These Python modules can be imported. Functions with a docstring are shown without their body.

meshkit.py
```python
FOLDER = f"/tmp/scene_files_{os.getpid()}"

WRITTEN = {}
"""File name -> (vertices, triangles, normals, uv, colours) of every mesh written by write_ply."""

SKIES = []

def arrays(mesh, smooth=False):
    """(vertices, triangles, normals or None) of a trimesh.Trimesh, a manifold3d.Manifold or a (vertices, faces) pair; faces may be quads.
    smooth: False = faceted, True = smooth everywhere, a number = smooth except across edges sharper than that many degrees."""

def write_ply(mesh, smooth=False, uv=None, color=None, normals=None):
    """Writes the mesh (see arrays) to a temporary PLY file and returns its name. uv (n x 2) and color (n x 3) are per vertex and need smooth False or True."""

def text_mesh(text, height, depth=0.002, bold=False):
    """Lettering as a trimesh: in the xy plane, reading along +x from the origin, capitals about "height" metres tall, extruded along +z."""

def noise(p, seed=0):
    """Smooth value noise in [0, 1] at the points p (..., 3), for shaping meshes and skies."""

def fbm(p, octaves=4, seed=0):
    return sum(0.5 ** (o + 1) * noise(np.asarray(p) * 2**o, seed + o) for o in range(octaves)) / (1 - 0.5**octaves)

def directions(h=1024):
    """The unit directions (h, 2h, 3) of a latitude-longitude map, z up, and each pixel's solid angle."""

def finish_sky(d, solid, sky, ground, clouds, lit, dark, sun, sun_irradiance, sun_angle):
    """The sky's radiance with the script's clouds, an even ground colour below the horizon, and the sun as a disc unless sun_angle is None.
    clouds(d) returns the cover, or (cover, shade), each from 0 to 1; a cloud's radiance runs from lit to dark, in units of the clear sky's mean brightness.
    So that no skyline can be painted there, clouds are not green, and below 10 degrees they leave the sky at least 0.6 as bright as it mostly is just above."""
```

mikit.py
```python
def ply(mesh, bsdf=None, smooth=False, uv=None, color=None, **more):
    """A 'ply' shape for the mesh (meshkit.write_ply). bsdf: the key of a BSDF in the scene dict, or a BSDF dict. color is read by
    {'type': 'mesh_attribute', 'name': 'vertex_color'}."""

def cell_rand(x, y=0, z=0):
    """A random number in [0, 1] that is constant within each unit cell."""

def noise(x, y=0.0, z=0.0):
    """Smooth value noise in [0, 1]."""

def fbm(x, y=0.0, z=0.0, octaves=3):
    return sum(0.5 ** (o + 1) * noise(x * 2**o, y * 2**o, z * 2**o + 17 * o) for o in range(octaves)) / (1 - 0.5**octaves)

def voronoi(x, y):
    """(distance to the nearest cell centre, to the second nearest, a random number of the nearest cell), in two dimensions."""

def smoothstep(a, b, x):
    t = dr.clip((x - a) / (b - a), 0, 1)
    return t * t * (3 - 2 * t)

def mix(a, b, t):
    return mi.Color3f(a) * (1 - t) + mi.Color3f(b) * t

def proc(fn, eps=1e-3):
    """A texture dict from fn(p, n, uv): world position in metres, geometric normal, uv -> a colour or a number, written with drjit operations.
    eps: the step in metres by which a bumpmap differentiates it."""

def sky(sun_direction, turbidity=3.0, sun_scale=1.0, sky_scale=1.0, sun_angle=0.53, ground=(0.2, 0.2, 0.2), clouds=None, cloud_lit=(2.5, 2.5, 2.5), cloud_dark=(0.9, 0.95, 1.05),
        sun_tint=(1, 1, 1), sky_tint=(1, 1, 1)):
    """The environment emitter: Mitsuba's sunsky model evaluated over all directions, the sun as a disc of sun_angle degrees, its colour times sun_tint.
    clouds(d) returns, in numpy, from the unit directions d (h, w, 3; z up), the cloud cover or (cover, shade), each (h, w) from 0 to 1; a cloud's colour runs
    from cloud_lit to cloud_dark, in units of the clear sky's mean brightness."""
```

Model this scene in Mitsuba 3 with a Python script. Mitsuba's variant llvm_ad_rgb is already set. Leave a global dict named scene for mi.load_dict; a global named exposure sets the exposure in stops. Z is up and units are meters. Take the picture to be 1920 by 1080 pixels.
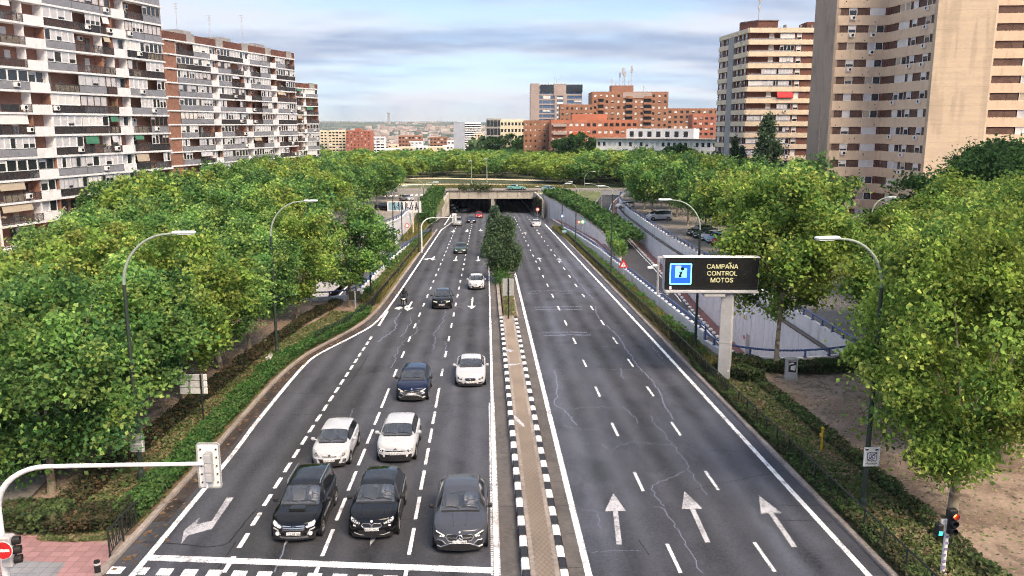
# A multi-lane city road seen from a camera mast, morning overcast. Units are metres, +Y runs along the road, z up.
import math
import numpy as np
import trimesh
import drjit as dr
import mitsuba as mi
import mikit
import meshkit
from mikit import noise, fbm, voronoi, smoothstep, mix, cell_rand, proc
from shapely.geometry import Polygon, LineString, box as sbox
from shapely.ops import unary_union

# ---------------------------------------------------------------- camera, sky, exposure
FOC, SLOPE, CAMZ = 1580.0, 0.038, 14.0            # focal length in photo pixels, fall of the road, height of the mast camera
PITCH, YAW = math.atan(307 / FOC), math.atan2(50, 1597.7)
FWD = np.array([math.sin(YAW), math.cos(YAW), 0]); RGT = np.array([math.cos(YAW), -math.sin(YAW), 0]); ZUP = np.array([0, 0, 1.0])
CF = FWD * math.cos(PITCH) - ZUP * math.sin(PITCH); CU = ZUP * math.cos(PITCH) + FWD * math.sin(PITCH)
CAM = np.array([0, 0, CAMZ])
T = mi.ScalarTransform4f
scene, labels = {}, {}
scene['camera'] = {'type': 'perspective', 'fov': math.degrees(2 * math.atan(960 / FOC)), 'near_clip': 0.5, 'far_clip': 40000.0,
                   'to_world': T().look_at(origin=CAM.tolist(), target=(CAM + CF).tolist(), up=[0, 0, 1])}


def cloud_cover(d):
    e = np.maximum(d[..., 2], 0.02)
    p = np.stack([d[..., 0] / (e + 0.12), d[..., 1] / (e + 0.12), e * 0], -1)
    a = meshkit.fbm(p * [0.55, 1.1, 1] + [3.1, 7.7, 0], 5, 11)
    b = meshkit.fbm(p * [1.6, 4.2, 1] + [9.0, 2.0, 0], 4, 23)
    c = np.clip((a * 0.7 + b * 0.3 - 0.36) * 4.2, 0, 1)
    low = np.clip(1 - e / 0.10, 0, 1)
    f3 = meshkit.fbm(p * [3.4, 7.5, 1] + [1.0, 4.0, 9], 4, 57)
    cover = np.clip(0.26 + 0.66 * c + 0.35 * (f3 - 0.5) + 0.3 * low, 0, 0.96)
    shade = np.clip((meshkit.fbm(p * [0.9, 2.4, 1] + [5, 5, 3], 5, 31) * 0.72 + f3 * 0.28 - 0.36) * 3.2, 0, 1)
    return cover, shade


scene['sky_light'] = mikit.sky((0.36, -0.60, 0.72), turbidity=3, sun_scale=0.72, sun_angle=32, clouds=cloud_cover, cloud_lit=(1.70, 1.75, 1.93), cloud_dark=(0.84, 1.02, 1.42),
                               sun_tint=(1.0, 0.985, 0.96))
exposure = 2.5


# ---------------------------------------------------------------- helpers
def ray(px, py):
    return CF * FOC + RGT * (px - 960) + CU * (540 - py)


def G(px, py, h=0.0):
    """The road-plane point (raised by h) at a place measured in the photograph."""
    d = ray(px, py)
    return CAM + d * ((h - CAMZ) / (d[2] + SLOPE * d[1]))


def ZP(px, py, z):
    d = ray(px, py)
    return CAM + d * ((z - CAMZ) / d[2])


def DP(px, py, dep):
    d = ray(px, py)
    return CAM + d * (dep / (d @ FWD))


def zm(y):
    return -SLOPE * y


STREET = -2.45
HAZE = 5e-5


def zside(x, y):
    """Height of the streets and verges beside the carriageways."""
    w = np.clip((np.abs(x) - 15.0) / 8.0, 0, 1)
    z0 = -SLOPE * y
    return np.where(y < 57, z0, z0 * (1 - w) + np.maximum(z0, STREET) * w)


class MB:
    """Collects faces of one mesh."""

    def __init__(self):
        self.v, self.f, self.n = [], [], 0

    def add(self, v, f):
        v = np.asarray(v, float); f = np.asarray(f, int)
        if f.shape[1] == 4:
            f = np.vstack([f[:, [0, 1, 2]], f[:, [0, 2, 3]]])
        self.v.append(v); self.f.append(f + self.n); self.n += len(v)
        return self

    def quad(self, a, b, c, d):
        return self.add([a, b, c, d], [[0, 1, 2, 3]])

    def box(self, c, s, rz=0.0):
        v = (BOXV * np.asarray(s, float))
        if rz:
            ca, sa = math.cos(rz), math.sin(rz)
            v = v @ np.array([[ca, sa, 0], [-sa, ca, 0], [0, 0, 1]])
        return self.add(v + np.asarray(c, float), BOXF)

    def span(self, x0, x1, y0, y1, z0, z1):
        return self.box(((x0 + x1) / 2, (y0 + y1) / 2, (z0 + z1) / 2), (x1 - x0, y1 - y0, z1 - z0))

    def cbox(self, c, s, b=0.02, rz=0.0):
        """A box with chamfered vertical and horizontal edges."""
        h = np.asarray(s, float) / 2
        pts = []
        for ax in range(3):
            for sg in np.ndindex(2, 2, 2):
                q = (np.array(sg) * 2 - 1) * (h - b)
                q[ax] = (sg[ax] * 2 - 1) * h[ax]
                pts.append(q)
        hull = trimesh.convex.convex_hull(np.array(pts))
        v = np.array(hull.vertices)
        if rz:
            ca, sa = math.cos(rz), math.sin(rz)
            v = v @ np.array([[ca, sa, 0], [-sa, ca, 0], [0, 0, 1]])
        return self.add(v + np.asarray(c, float), hull.faces)

    def tube(self, path, r, n=8, cap=True):
        p = np.asarray(path, float); m = len(p)
        r = np.broadcast_to(np.asarray(r, float), (m,))
        t = np.gradient(p, axis=0); t /= np.linalg.norm(t, axis=1, keepdims=True) + 1e-12
        up = np.array([0, 0, 1.0]) if abs(t[0][2]) < 0.9 else np.array([1.0, 0, 0])
        x = np.cross(t[0], up); x /= np.linalg.norm(x)
        a = np.arange(n) * 2 * np.pi / n
        rows = []
        for i in range(m):
            x = x - t[i] * (x @ t[i]); x /= np.linalg.norm(x) + 1e-12
            y = np.cross(t[i], x)
            rows.append(p[i] + r[i] * (np.cos(a)[:, None] * x + np.sin(a)[:, None] * y))
        v = np.vstack(rows); f = []
        i = np.arange(n)
        for k in range(m - 1):
            f.append(np.stack([k * n + i, k * n + (i + 1) % n, (k + 1) * n + (i + 1) % n, (k + 1) * n + i], 1))
        self.add(v, np.vstack(f))
        if cap:
            for k, s in ((0, -1), (m - 1, 1)):
                ring = rows[k]
                self.add(np.vstack([ring, p[k]]), [[j, (j + 1) % n, n] if s > 0 else [(j + 1) % n, j, n] for j in range(n)])
        return self

    def lathe(self, prof, axis_o, axis=(0, 0, 1), n=16):
        """prof: (radius, height) pairs."""
        prof = np.asarray(prof, float); ax = np.asarray(axis, float)
        x = np.cross(ax, [0, 0, 1] if abs(ax[2]) < 0.9 else [1, 0, 0]); x /= np.linalg.norm(x); y = np.cross(ax, x)
        a = np.arange(n) * 2 * np.pi / n
        ring = np.cos(a)[:, None] * x + np.sin(a)[:, None] * y
        v = np.vstack([np.asarray(axis_o, float) + r * ring + h * ax for r, h in prof])
        i = np.arange(n); f = []
        for k in range(len(prof) - 1):
            f.append(np.stack([k * n + i, k * n + (i + 1) % n, (k + 1) * n + (i + 1) % n, (k + 1) * n + i], 1))
        return self.add(v, np.vstack(f))

    def prism(self, poly, z0, z1):
        m = trimesh.creation.extrude_polygon(poly if hasattr(poly, 'exterior') else Polygon(poly), z1 - z0, engine='earcut')
        return self.add(np.array(m.vertices) + [0, 0, z0], m.faces)

    def tri(self, m):
        return self.add(m.vertices, m.faces)

    def map(self, M):
        """Applies a 4x4 matrix to all vertices collected so far."""
        self.v = [v @ M[:3, :3].T + M[:3, 3] for v in self.v]
        return self

    def get(self):
        return np.vstack(self.v), np.vstack(self.f)


BOXV = np.array([[x, y, z] for x in (-.5, .5) for y in (-.5, .5) for z in (-.5, .5)])
BOXF = np.array([[0, 1, 3, 2], [4, 6, 7, 5], [0, 4, 5, 1], [2, 3, 7, 6], [0, 2, 6, 4], [1, 5, 7, 3]])
_count = {}


def numbered(name):
    n = _count.get(name, -1) + 1
    _count[name] = n
    return name if n == 0 else f'{name}_{n:03d}'


def thing(name, label, cat, group=None):
    key = numbered(name)
    labels[key] = {'label': label, 'category': cat}
    if group:
        labels[key]['group'] = group
    return key


def put(key, mesh, m, smooth=False, tw=None, label=None, kind=None, color=None):
    if isinstance(mesh, dict):
        d = dict(mesh)
        d['bsdf'] = {'type': 'ref', 'id': m}
    else:
        if isinstance(mesh, MB):
            mesh = mesh.get()
        d = mikit.ply(mesh, m, smooth=smooth, color=color)
    if tw is not None:
        d['to_world'] = T(np.asarray(tw).tolist()) if not isinstance(tw, T) else tw
    scene[key] = d
    if label or kind:
        labels.setdefault(key, {})
        if label:
            labels[key]['label'] = label
        if kind:
            labels[key]['kind'] = kind
    return key


def part(parent, name, mesh, m, smooth=False, tw=None, label=None, kind=None, color=None):
    return put(numbered(parent + '__' + name), mesh, m, smooth, tw, label, kind, color)


def struct(name, mesh, m, label=None, smooth=False, color=None):
    return put(numbered(name), mesh, m, smooth, None, label, 'structure', color)


def sheet(poly, zf, cell=14.0):
    """A polygon draped over the height function zf(x, y)."""
    mb = MB()
    x0, y0, x1, y1 = poly.bounds
    nx, ny = max(1, math.ceil((x1 - x0) / cell)), max(1, math.ceil((y1 - y0) / cell))
    for i in range(nx):
        for j in range(ny):
            c = sbox(x0 + (x1 - x0) * i / nx, y0 + (y1 - y0) * j / ny, x0 + (x1 - x0) * (i + 1) / nx, y0 + (y1 - y0) * (j + 1) / ny)
            q = poly.intersection(c)
            for g in getattr(q, 'geoms', [q]):
                if g.geom_type == 'Polygon' and g.area > 1e-4:
                    v, f = trimesh.creation.triangulate_polygon(g, engine='earcut')
                    v = np.asarray(v)
                    mb.add(np.column_stack([v, zf(v[:, 0], v[:, 1])]), f)
    return mb


def ribbon(path, w, zf, off=0.0):
    """A flat line of width w along a path of (x, y), draped with zf."""
    p = np.asarray(path, float)
    t = np.gradient(p, axis=0); t /= np.linalg.norm(t, axis=1, keepdims=True)
    n = np.column_stack([-t[:, 1], t[:, 0]])
    a, b = p + n * (off + w / 2), p + n * (off - w / 2)
    v = np.vstack([np.column_stack([a, zf(a[:, 0], a[:, 1])]), np.column_stack([b, zf(b[:, 0], b[:, 1])])])
    m = len(p); i = np.arange(m - 1)
    return MB().add(v, np.stack([i + m, i + m + 1, i + 1, i], 1))


def wallrib(path, z0f, z1f, th):
    """A wall of thickness th along (x, y), from z0f(y) to z1f(y)."""
    p = np.asarray(path, float); m = len(p)
    t = np.gradient(p, axis=0); t /= np.linalg.norm(t, axis=1, keepdims=True)
    n = np.column_stack([-t[:, 1], t[:, 0]]) * th / 2
    a, b = p + n, p - n
    z0 = np.array([z0f(q[0], q[1]) for q in p], float); z1 = np.array([z1f(q[0], q[1]) for q in p], float)
    rows = [np.column_stack([b, z0]), np.column_stack([b, z1]), np.column_stack([a, z1]), np.column_stack([a, z0])]
    v = np.vstack(rows); f = []; i = np.arange(m - 1)
    for k in range(4):
        k2 = (k + 1) % 4
        f.append(np.stack([k * m + i, k * m + i + 1, k2 * m + i + 1, k2 * m + i], 1))
    f.append([[0, m, 2 * m, 3 * m], [m - 1, 4 * m - 1, 3 * m - 1, 2 * m - 1]])
    return MB().add(v, np.vstack(f))


def resample(path, step):
    ls = LineString(path)
    n = max(2, int(round(ls.length / step)) + 1)
    return np.array([ls.interpolate(s, normalized=True).coords[0] for s in np.linspace(0, 1, n)])


def smoothpath(path, step=1.0):
    """Catmull-Rom through the points, resampled."""
    p = np.asarray(path, float)
    q = np.vstack([2 * p[0] - p[1], p, 2 * p[-1] - p[-2]]); out = []
    for i in range(1, len(q) - 2):
        for t in np.linspace(0, 1, 12, endpoint=False):
            out.append(0.5 * (2 * q[i] + (q[i + 1] - q[i - 1]) * t + (2 * q[i - 1] - 5 * q[i] + 4 * q[i + 1] - q[i + 2]) * t ** 2 + (3 * q[i] - q[i - 1] - 3 * q[i + 1] + q[i + 2]) * t ** 3))
    out.append(p[-1])
    return resample(np.array(out)[:, :2], step) if p.shape[1] == 2 else np.array(out)


def rotz(a, loc=(0, 0, 0), pitch=0.0):
    """4x4: rotate about z by a, after tilting along local y by pitch, then move."""
    ca, sa = math.cos(a), math.sin(a)
    R = np.array([[ca, -sa, 0], [sa, ca, 0], [0, 0, 1]])
    cp, sp = math.cos(pitch), math.sin(pitch)
    R = R @ np.array([[1, 0, 0], [0, cp, -sp], [0, sp, cp]])
    M = np.eye(4); M[:3, :3] = R; M[:3, 3] = loc
    return M


# ---------------------------------------------------------------- materials
def mat(name, rgb, rough=0.6, metallic=0.0, spec=0.4, clear=0.0, bump=None, bscale=1.0, two=True, **kw):
    c = mikit.proc(rgb) if callable(rgb) else {'type': 'rgb', 'value': list(map(float, rgb))}
    b = {'type': 'principled', 'base_color': c, 'roughness': rough, 'specular': spec}
    if metallic:
        b['metallic'] = metallic
    if clear:
        b['clearcoat'] = clear; b['clearcoat_gloss'] = 0.95
    b.update(kw)
    if bump is not None:
        b = {'type': 'bumpmap', 'arbitrary': mikit.proc(bump, eps=0.01), 'scale': bscale, 'bsdf': b}
    scene[name] = {'type': 'twosided', 'bsdf': b} if two else b


def speckle(base, var=0.25, sc=1.0, fine=0.12, fs=18.0):
    base = np.array(base, float)

    def fn(p, n, uv):
        a = fbm(p.x * sc, p.y * sc, p.z * sc, 3) - 0.5
        b = noise(p.x * fs, p.y * fs, p.z * fs) - 0.5
        return mi.Color3f(*base.tolist()) * (1 + 2 * var * a + 2 * fine * b)
    return fn


def stained(base, dark, sc=0.35, amt=0.6):
    """Concrete or render with drips that run down."""
    def fn(p, n, uv):
        a = fbm(p.x * 1.7, p.y * 1.7, p.z * sc, 3)
        b = noise(p.x * 9, p.y * 9, p.z * 9)
        t = smoothstep(0.48, 0.8, a) * amt
        return mix(base, dark, t) * (0.93 + 0.14 * b)
    return fn


def asphalt(base, tint, x_off, lane):
    def fn(p, n, uv):
        big = fbm(p.x * 0.35, p.y * 0.045, 0.0, 3)
        med = fbm(p.x * 1.3, p.y * 0.5, 3.0, 3)
        fine = noise(p.x * 22, p.y * 22, 0.0)
        u = (p.x - x_off) / lane
        u = u - dr.floor(u)
        track = dr.exp(-dr.square((u - 0.27) / 0.11)) + dr.exp(-dr.square((u - 0.73) / 0.11))
        oil = dr.exp(-dr.square((u - 0.5) / 0.10))
        k = 0.80 + 0.30 * (big - 0.5) + 0.36 * (med - 0.5) + 0.36 * (fine - 0.5) + 0.22 * track - 0.17 * oil - 0.14 * smoothstep(0.60, 0.70, fbm(p.x * 0.8, p.y * 0.33, 7.0, 3))
        return mix(base, tint, smoothstep(0.35, 0.7, big)) * dr.maximum(k, 0.3) * 1.04
    return fn


mat('asphalt_old', asphalt((0.058, 0.059, 0.068), (0.072, 0.075, 0.092), 0.35, 3.12), 0.75, spec=0.3)
mat('asphalt_blue', asphalt((0.064, 0.067, 0.082), (0.080, 0.087, 0.114), 3.48, 3.15), 0.75, spec=0.3)
mat('asphalt_ramp', speckle((0.062, 0.062, 0.070), 0.2, 0.5, 0.16, 14), 0.8)
mat('street_asphalt', speckle((0.17, 0.155, 0.145), 0.25, 0.3, 0.15, 9), 0.85)
mat('gutter_concrete', speckle((0.105, 0.095, 0.092), 0.35, 0.7, 0.22, 9), 0.8)


def paint_fn(p, n, uv):
    wear = fbm(p.x * 3.1, p.y * 2.3, 1.0, 3)
    w2 = noise(p.x * 26, p.y * 26, 2.0)
    return mix((0.84, 0.83, 0.86), (0.30, 0.30, 0.33), smoothstep(0.52, 0.78, wear * 0.7 + w2 * 0.3))


def paint_worn_fn(p, n, uv):
    wear = fbm(p.x * 2.1, p.y * 1.7, 1.0, 3)
    w2 = noise(p.x * 20, p.y * 20, 2.0)
    return mix((0.50, 0.50, 0.54), (0.22, 0.22, 0.25), smoothstep(0.38, 0.72, wear * 0.55 + w2 * 0.45))


mat('road_paint', paint_fn, 0.6)
mat('road_paint_worn', paint_worn_fn, 0.7)
mat('crack_seal', (0.155, 0.17, 0.24), 0.55)
mat('tar_joint', (0.022, 0.022, 0.026), 0.6)
mat('kerb_stone', speckle((0.27, 0.235, 0.215), 0.45, 0.8, 0.3, 12), 0.85)
mat('kerb_white', speckle((0.80, 0.79, 0.80), 0.10, 2.0, 0.10, 14), 0.6)
mat('kerb_black', speckle((0.022, 0.021, 0.025), 0.3, 2.0, 0.3, 14), 0.5)


def median_fn(p, n, uv):
    x, y = p.x * 5.2, p.y * 5.2
    u, v = x + y * 0.5, x - y * 0.5
    lu, lv = dr.abs(u - dr.floor(u) - 0.5), dr.abs(v - dr.floor(v) - 0.5)
    line = smoothstep(0.40, 0.48, dr.maximum(lu, lv))
    a = fbm(p.x * 0.9, p.y * 0.5, 0.0, 3)
    worn = smoothstep(0.40, 0.62, fbm(p.x * 0.4, p.y * 0.16, 8.0, 3))
    return mix((0.235, 0.19, 0.155), (0.10, 0.08, 0.07), line * worn * 0.8) * (0.75 + 0.5 * a)


mat('median_paving', median_fn, 0.85)


def earth_fn(p, n, uv):
    a = fbm(p.x * 0.35, p.y * 0.35, 0.0, 4)
    b = fbm(p.x * 2.1, p.y * 2.1, 4.0, 3)
    d1, d2, r = voronoi(p.x * 4.5, p.y * 4.5)
    peb = smoothstep(0.16, 0.10, d1) * smoothstep(0.55, 0.7, r)
    c = mix((0.31, 0.235, 0.19), (0.20, 0.145, 0.115), smoothstep(0.36, 0.62, a))
    c = mix(c, (0.13, 0.095, 0.075), smoothstep(0.56, 0.74, b) * 0.7)
    return mix(c, (0.42, 0.36, 0.31), peb * 0.7) * (0.82 + 0.36 * noise(p.x * 11, p.y * 11, 2.0))


mat('earth', earth_fn, 0.95)


def litter_fn(p, n, uv):
    a = fbm(p.x * 0.8, p.y * 0.8, 0.0, 3)
    d1, d2, r = voronoi(p.x * 7, p.y * 7)
    leaf = smoothstep(0.30, 0.22, d1) * smoothstep(0.45, 0.55, r)
    c = mix((0.14, 0.105, 0.07), (0.095, 0.10, 0.04), smoothstep(0.4, 0.65, a))
    return mix(c, (0.30, 0.17, 0.075), leaf * 0.8) * (0.75 + 0.5 * noise(p.x * 15, p.y * 15, 1.0))


mat('verge_soil', litter_fn, 0.95)
mat('far_ground', speckle((0.10, 0.115, 0.055), 0.5, 0.06, 0.2, 0.5), 0.95)
mat('sand_path', speckle((0.42, 0.35, 0.25), 0.2, 0.2, 0.15, 2), 0.95)


def pave_fn(p, n, uv):
    x, y = p.x * 2.5, p.y * 2.5
    g = dr.maximum(dr.abs(x - dr.floor(x) - 0.5), dr.abs(y - dr.floor(y) - 0.5))
    r = cell_rand(dr.floor(x), dr.floor(y))
    return mi.Color3f(0.335, 0.19, 0.195) * (0.8 + 0.25 * r + 0.2 * fbm(p.x * 1.2, p.y * 1.2)) * (1 - 0.35 * smoothstep(0.44, 0.49, g))


mat('pink_paving', pave_fn, 0.9)


def grey_pave_fn(p, n, uv):
    x, y = p.x * 2.5, p.y * 2.5
    g = dr.maximum(dr.abs(x - dr.floor(x) - 0.5), dr.abs(y - dr.floor(y) - 0.5))
    return mi.Color3f(0.27, 0.27, 0.29) * (0.75 + 0.5 * fbm(p.x * 1.7, p.y * 1.7)) * (1 - 0.4 * smoothstep(0.44, 0.49, g))


mat('grey_paving', grey_pave_fn, 0.9)
mat('concrete', stained((0.42, 0.39, 0.35), (0.20, 0.18, 0.16)), 0.85)
mat('white_wall', stained((0.66, 0.66, 0.69), (0.42, 0.41, 0.41), 0.3, 0.7), 0.75)
mat('wall_panel', stained((0.64, 0.64, 0.70), (0.48, 0.48, 0.53), 0.2, 0.5), 0.6)
mat('red_kerb', speckle((0.24, 0.115, 0.10), 0.35, 1.0, 0.25, 8), 0.85)
mat('blue_rail', (0.05, 0.09, 0.24), 0.35, spec=0.5)
mat('black', (0.012, 0.012, 0.014), 0.5)
mat('dark_iron', (0.02, 0.024, 0.022), 0.5)
mat('lamp_green', (0.035, 0.05, 0.042), 0.45)
mat('lamp_pale', (0.30, 0.36, 0.30), 0.45)
mat('lamp_head', (0.62, 0.68, 0.70), 0.35)
mat('white_paint', speckle((0.80, 0.80, 0.81), 0.06, 1.5, 0.05, 12), 0.45)
mat('grey_paint', speckle((0.44, 0.44, 0.46), 0.15, 1.5, 0.08, 12), 0.5)
mat('steel', (0.55, 0.56, 0.58), 0.35, metallic=0.9)
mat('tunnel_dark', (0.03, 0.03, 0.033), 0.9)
# ================================================================ the setting
LEFT_EDGE = smoothpath([(-12.05, -40), (-12.05, 28), (-12.33, 44), (-12.44, 53.3), (-12.3, 57.6), (-11.75, 60.5), (-10.42, 65.6), (-9.45, 71.3), (-9.12, 84.7), (-8.9, 120), (-8.6, 178), (-8.5, 206)], 1.2)
LEFT_KERB = smoothpath([(-13.2, -40), (-13.15, 28), (-13.3, 43), (-13.35, 52), (-12.95, 58.2), (-12.1, 62.5), (-10.9, 68), (-10.2, 74), (-9.95, 85), (-9.75, 120), (-9.5, 165)], 1.2)
RIGHT_KERB = resample([(13.65, -40), (13.65, 150), (13.6, 175)], 1.5)
PORTAL_Y = 211.0
zroad = lambda x, y: -SLOPE * y
lift = lambda h: (lambda x, y: -SLOPE * y + h)

# carriageways: one asphalt sheet each, reaching into the tunnel
lk = np.vstack([LEFT_KERB, [(-10.2, 172), (-12.0, 185), (-8.9, 206), (-8.9, 330)]])
left_poly = Polygon(np.vstack([[(1.15, -40)], [(1.15, 330)], lk[::-1]])).buffer(0)
right_poly = Polygon([(2.75, -40), (13.65, -40), (13.65, 176), (14.6, 186), (11.9, 206), (11.9, 330), (2.85, 330)])
road = struct('road', sheet(left_poly, zroad, 20), 'asphalt_old', 'left carriageway of dark worn asphalt with oncoming traffic')
road2 = struct('road', sheet(right_poly, zroad, 20), 'asphalt_blue', 'right carriageway of bluish asphalt, nearly empty')


def mark(owner, name, mb, m='road_paint', **kw):
    return part(owner, name, mb, m, **kw)


ML = lift(0.004)
mark(road, 'edge_line', ribbon(LEFT_EDGE, 0.22, ML))
mark(road, 'merge_line', ribbon([(-9.04, 69.2), (-9.06, 76)], 0.2, lift(0.008)))
mark(road, 'edge_line', ribbon([(0.27, -40), (0.3, 40), (0.42, 113), (0.45, 195)], 0.17, ML))
mark(road2, 'edge_line', ribbon([(3.4, -40), (3.42, 30), (3.54, 113), (3.6, 210)], 0.24, ML))
mark(road2, 'edge_line', ribbon([(12.83, -40), (12.9, 60), (12.63, 147), (12.5, 176)], 0.22, ML))
rib = MB()                                                       # the knobbly studs beside the inner edge line
for k in range(150):
    y = 22.5 + k * 0.16
    for sx in (-0.125, 0.125):
        rib.span(0.275 + sx - 0.04, 0.275 + sx + 0.04, y, y + 0.07, -SLOPE * y - 0.01, -SLOPE * y + 0.012)
mark(road, 'rumble_stud', rib, kind='stuff')
# lane dashes
YD = [25.87 + 2.98 * k for k in range(8)] + [48.75, 53.5, 58.7] + [63.94 + 5.15 * k for k in range(26)]
for yc in YD:
    for x0, x1 in ((-2.80, -2.93), (-5.87, -6.0)):
        L = 2.2 if yc < 47 else 1.9
        x = x0 + (x1 - x0) * min(1, (yc - 28) / 25)
        mark(road, 'lane_dash', ribbon([(x, yc - L / 2), (x, yc + L / 2)], 0.14, ML))
for k in range(21):
    yc = 27.25 + 1.855 * k
    x = np.interp(yc, [28, 34, 42, 65], [-9.0, -9.1, -9.16, -9.06])
    mark(road, 'lane_dash', ribbon([(x, yc - .6), (x, yc + .6)], 0.17, ML))
for k in range(-1, 25):
    for x0, x1 in ((6.56, 6.78), (9.79, 9.93)):
        yc = 27.2 + 7.12 * k
        x = x0 + (x1 - x0) * min(1, max(0, (yc - 27) / 36))
        mark(road2, 'lane_dash', ribbon([(x, yc - 1.1), (x, yc + 1.1)], 0.13, ML))
# stop line and crossing squares
mark(road, 'stop_line', ribbon([(-12.0, 27.85), (0.15, 26.5)], 0.42, lift(0.006)))
for k in range(16):
    mark(road, 'crossing_block', sheet(Polygon([(x0, y0) for x0, y0 in ((-13.0 + k * 0.86, 26.72 - k * 0.085), (-12.5 + k * 0.86, 26.68 - k * 0.085), (-12.5 + k * 0.86, 27.18 - k * 0.085), (-13.0 + k * 0.86, 27.22 - k * 0.085))]), ML))


def arrow(x, y, L, w, head, dirn, m, owner, turn=0):
    """A straight road arrow; dirn +1 points away from the camera; turn adds a side head."""
    s = []
    a = [(-w / 2, 0), (w / 2, 0), (w / 2, L - head), (w * 2.6, L - head), (0, L), (-w * 2.6, L - head), (-w / 2, L - head)]
    pol = Polygon([(x + q[0], y + dirn * q[1]) for q in a])
    mark(owner, 'lane_arrow', sheet(pol, lift(0.005), 5), m)
    if turn:
        b = [(0, L * 0.35), (turn * w * 2.6, L * 0.62), (turn * w * 2.6, L * 0.50), (turn * w * 4.6, L * 0.72), (turn * w * 2.6, L * 0.92), (turn * w * 2.6, L * 0.78), (0, L * 0.55)]
        mark(owner, 'lane_arrow', sheet(Polygon([(x + q[0], y + dirn * q[1]) for q in b]), lift(0.007), 5), m)


for px, py, px2, py2 in ((1161, 1021, 1150, 925), (1327, 1017, 1283, 921), (1490, 1026, 1423, 929)):
    a, b = G(px, py), G(px2, py2)
    x0, xs = b[0], (a[0] - b[0])
    L = b[1] - a[1]
    tail = [(-0.10, 0), (0.10, 0), (0.10, L * 0.62), (0.42, L * 0.62), (0.0, L), (-0.42, L * 0.62), (-0.10, L * 0.62)]
    pol = Polygon([(a[0] + (b[0] - a[0]) * q[1] / L + q[0], a[1] + q[1]) for q in tail])
    mark(road2, 'lane_arrow', sheet(pol, lift(0.005), 5), 'road_paint_worn')
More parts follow.
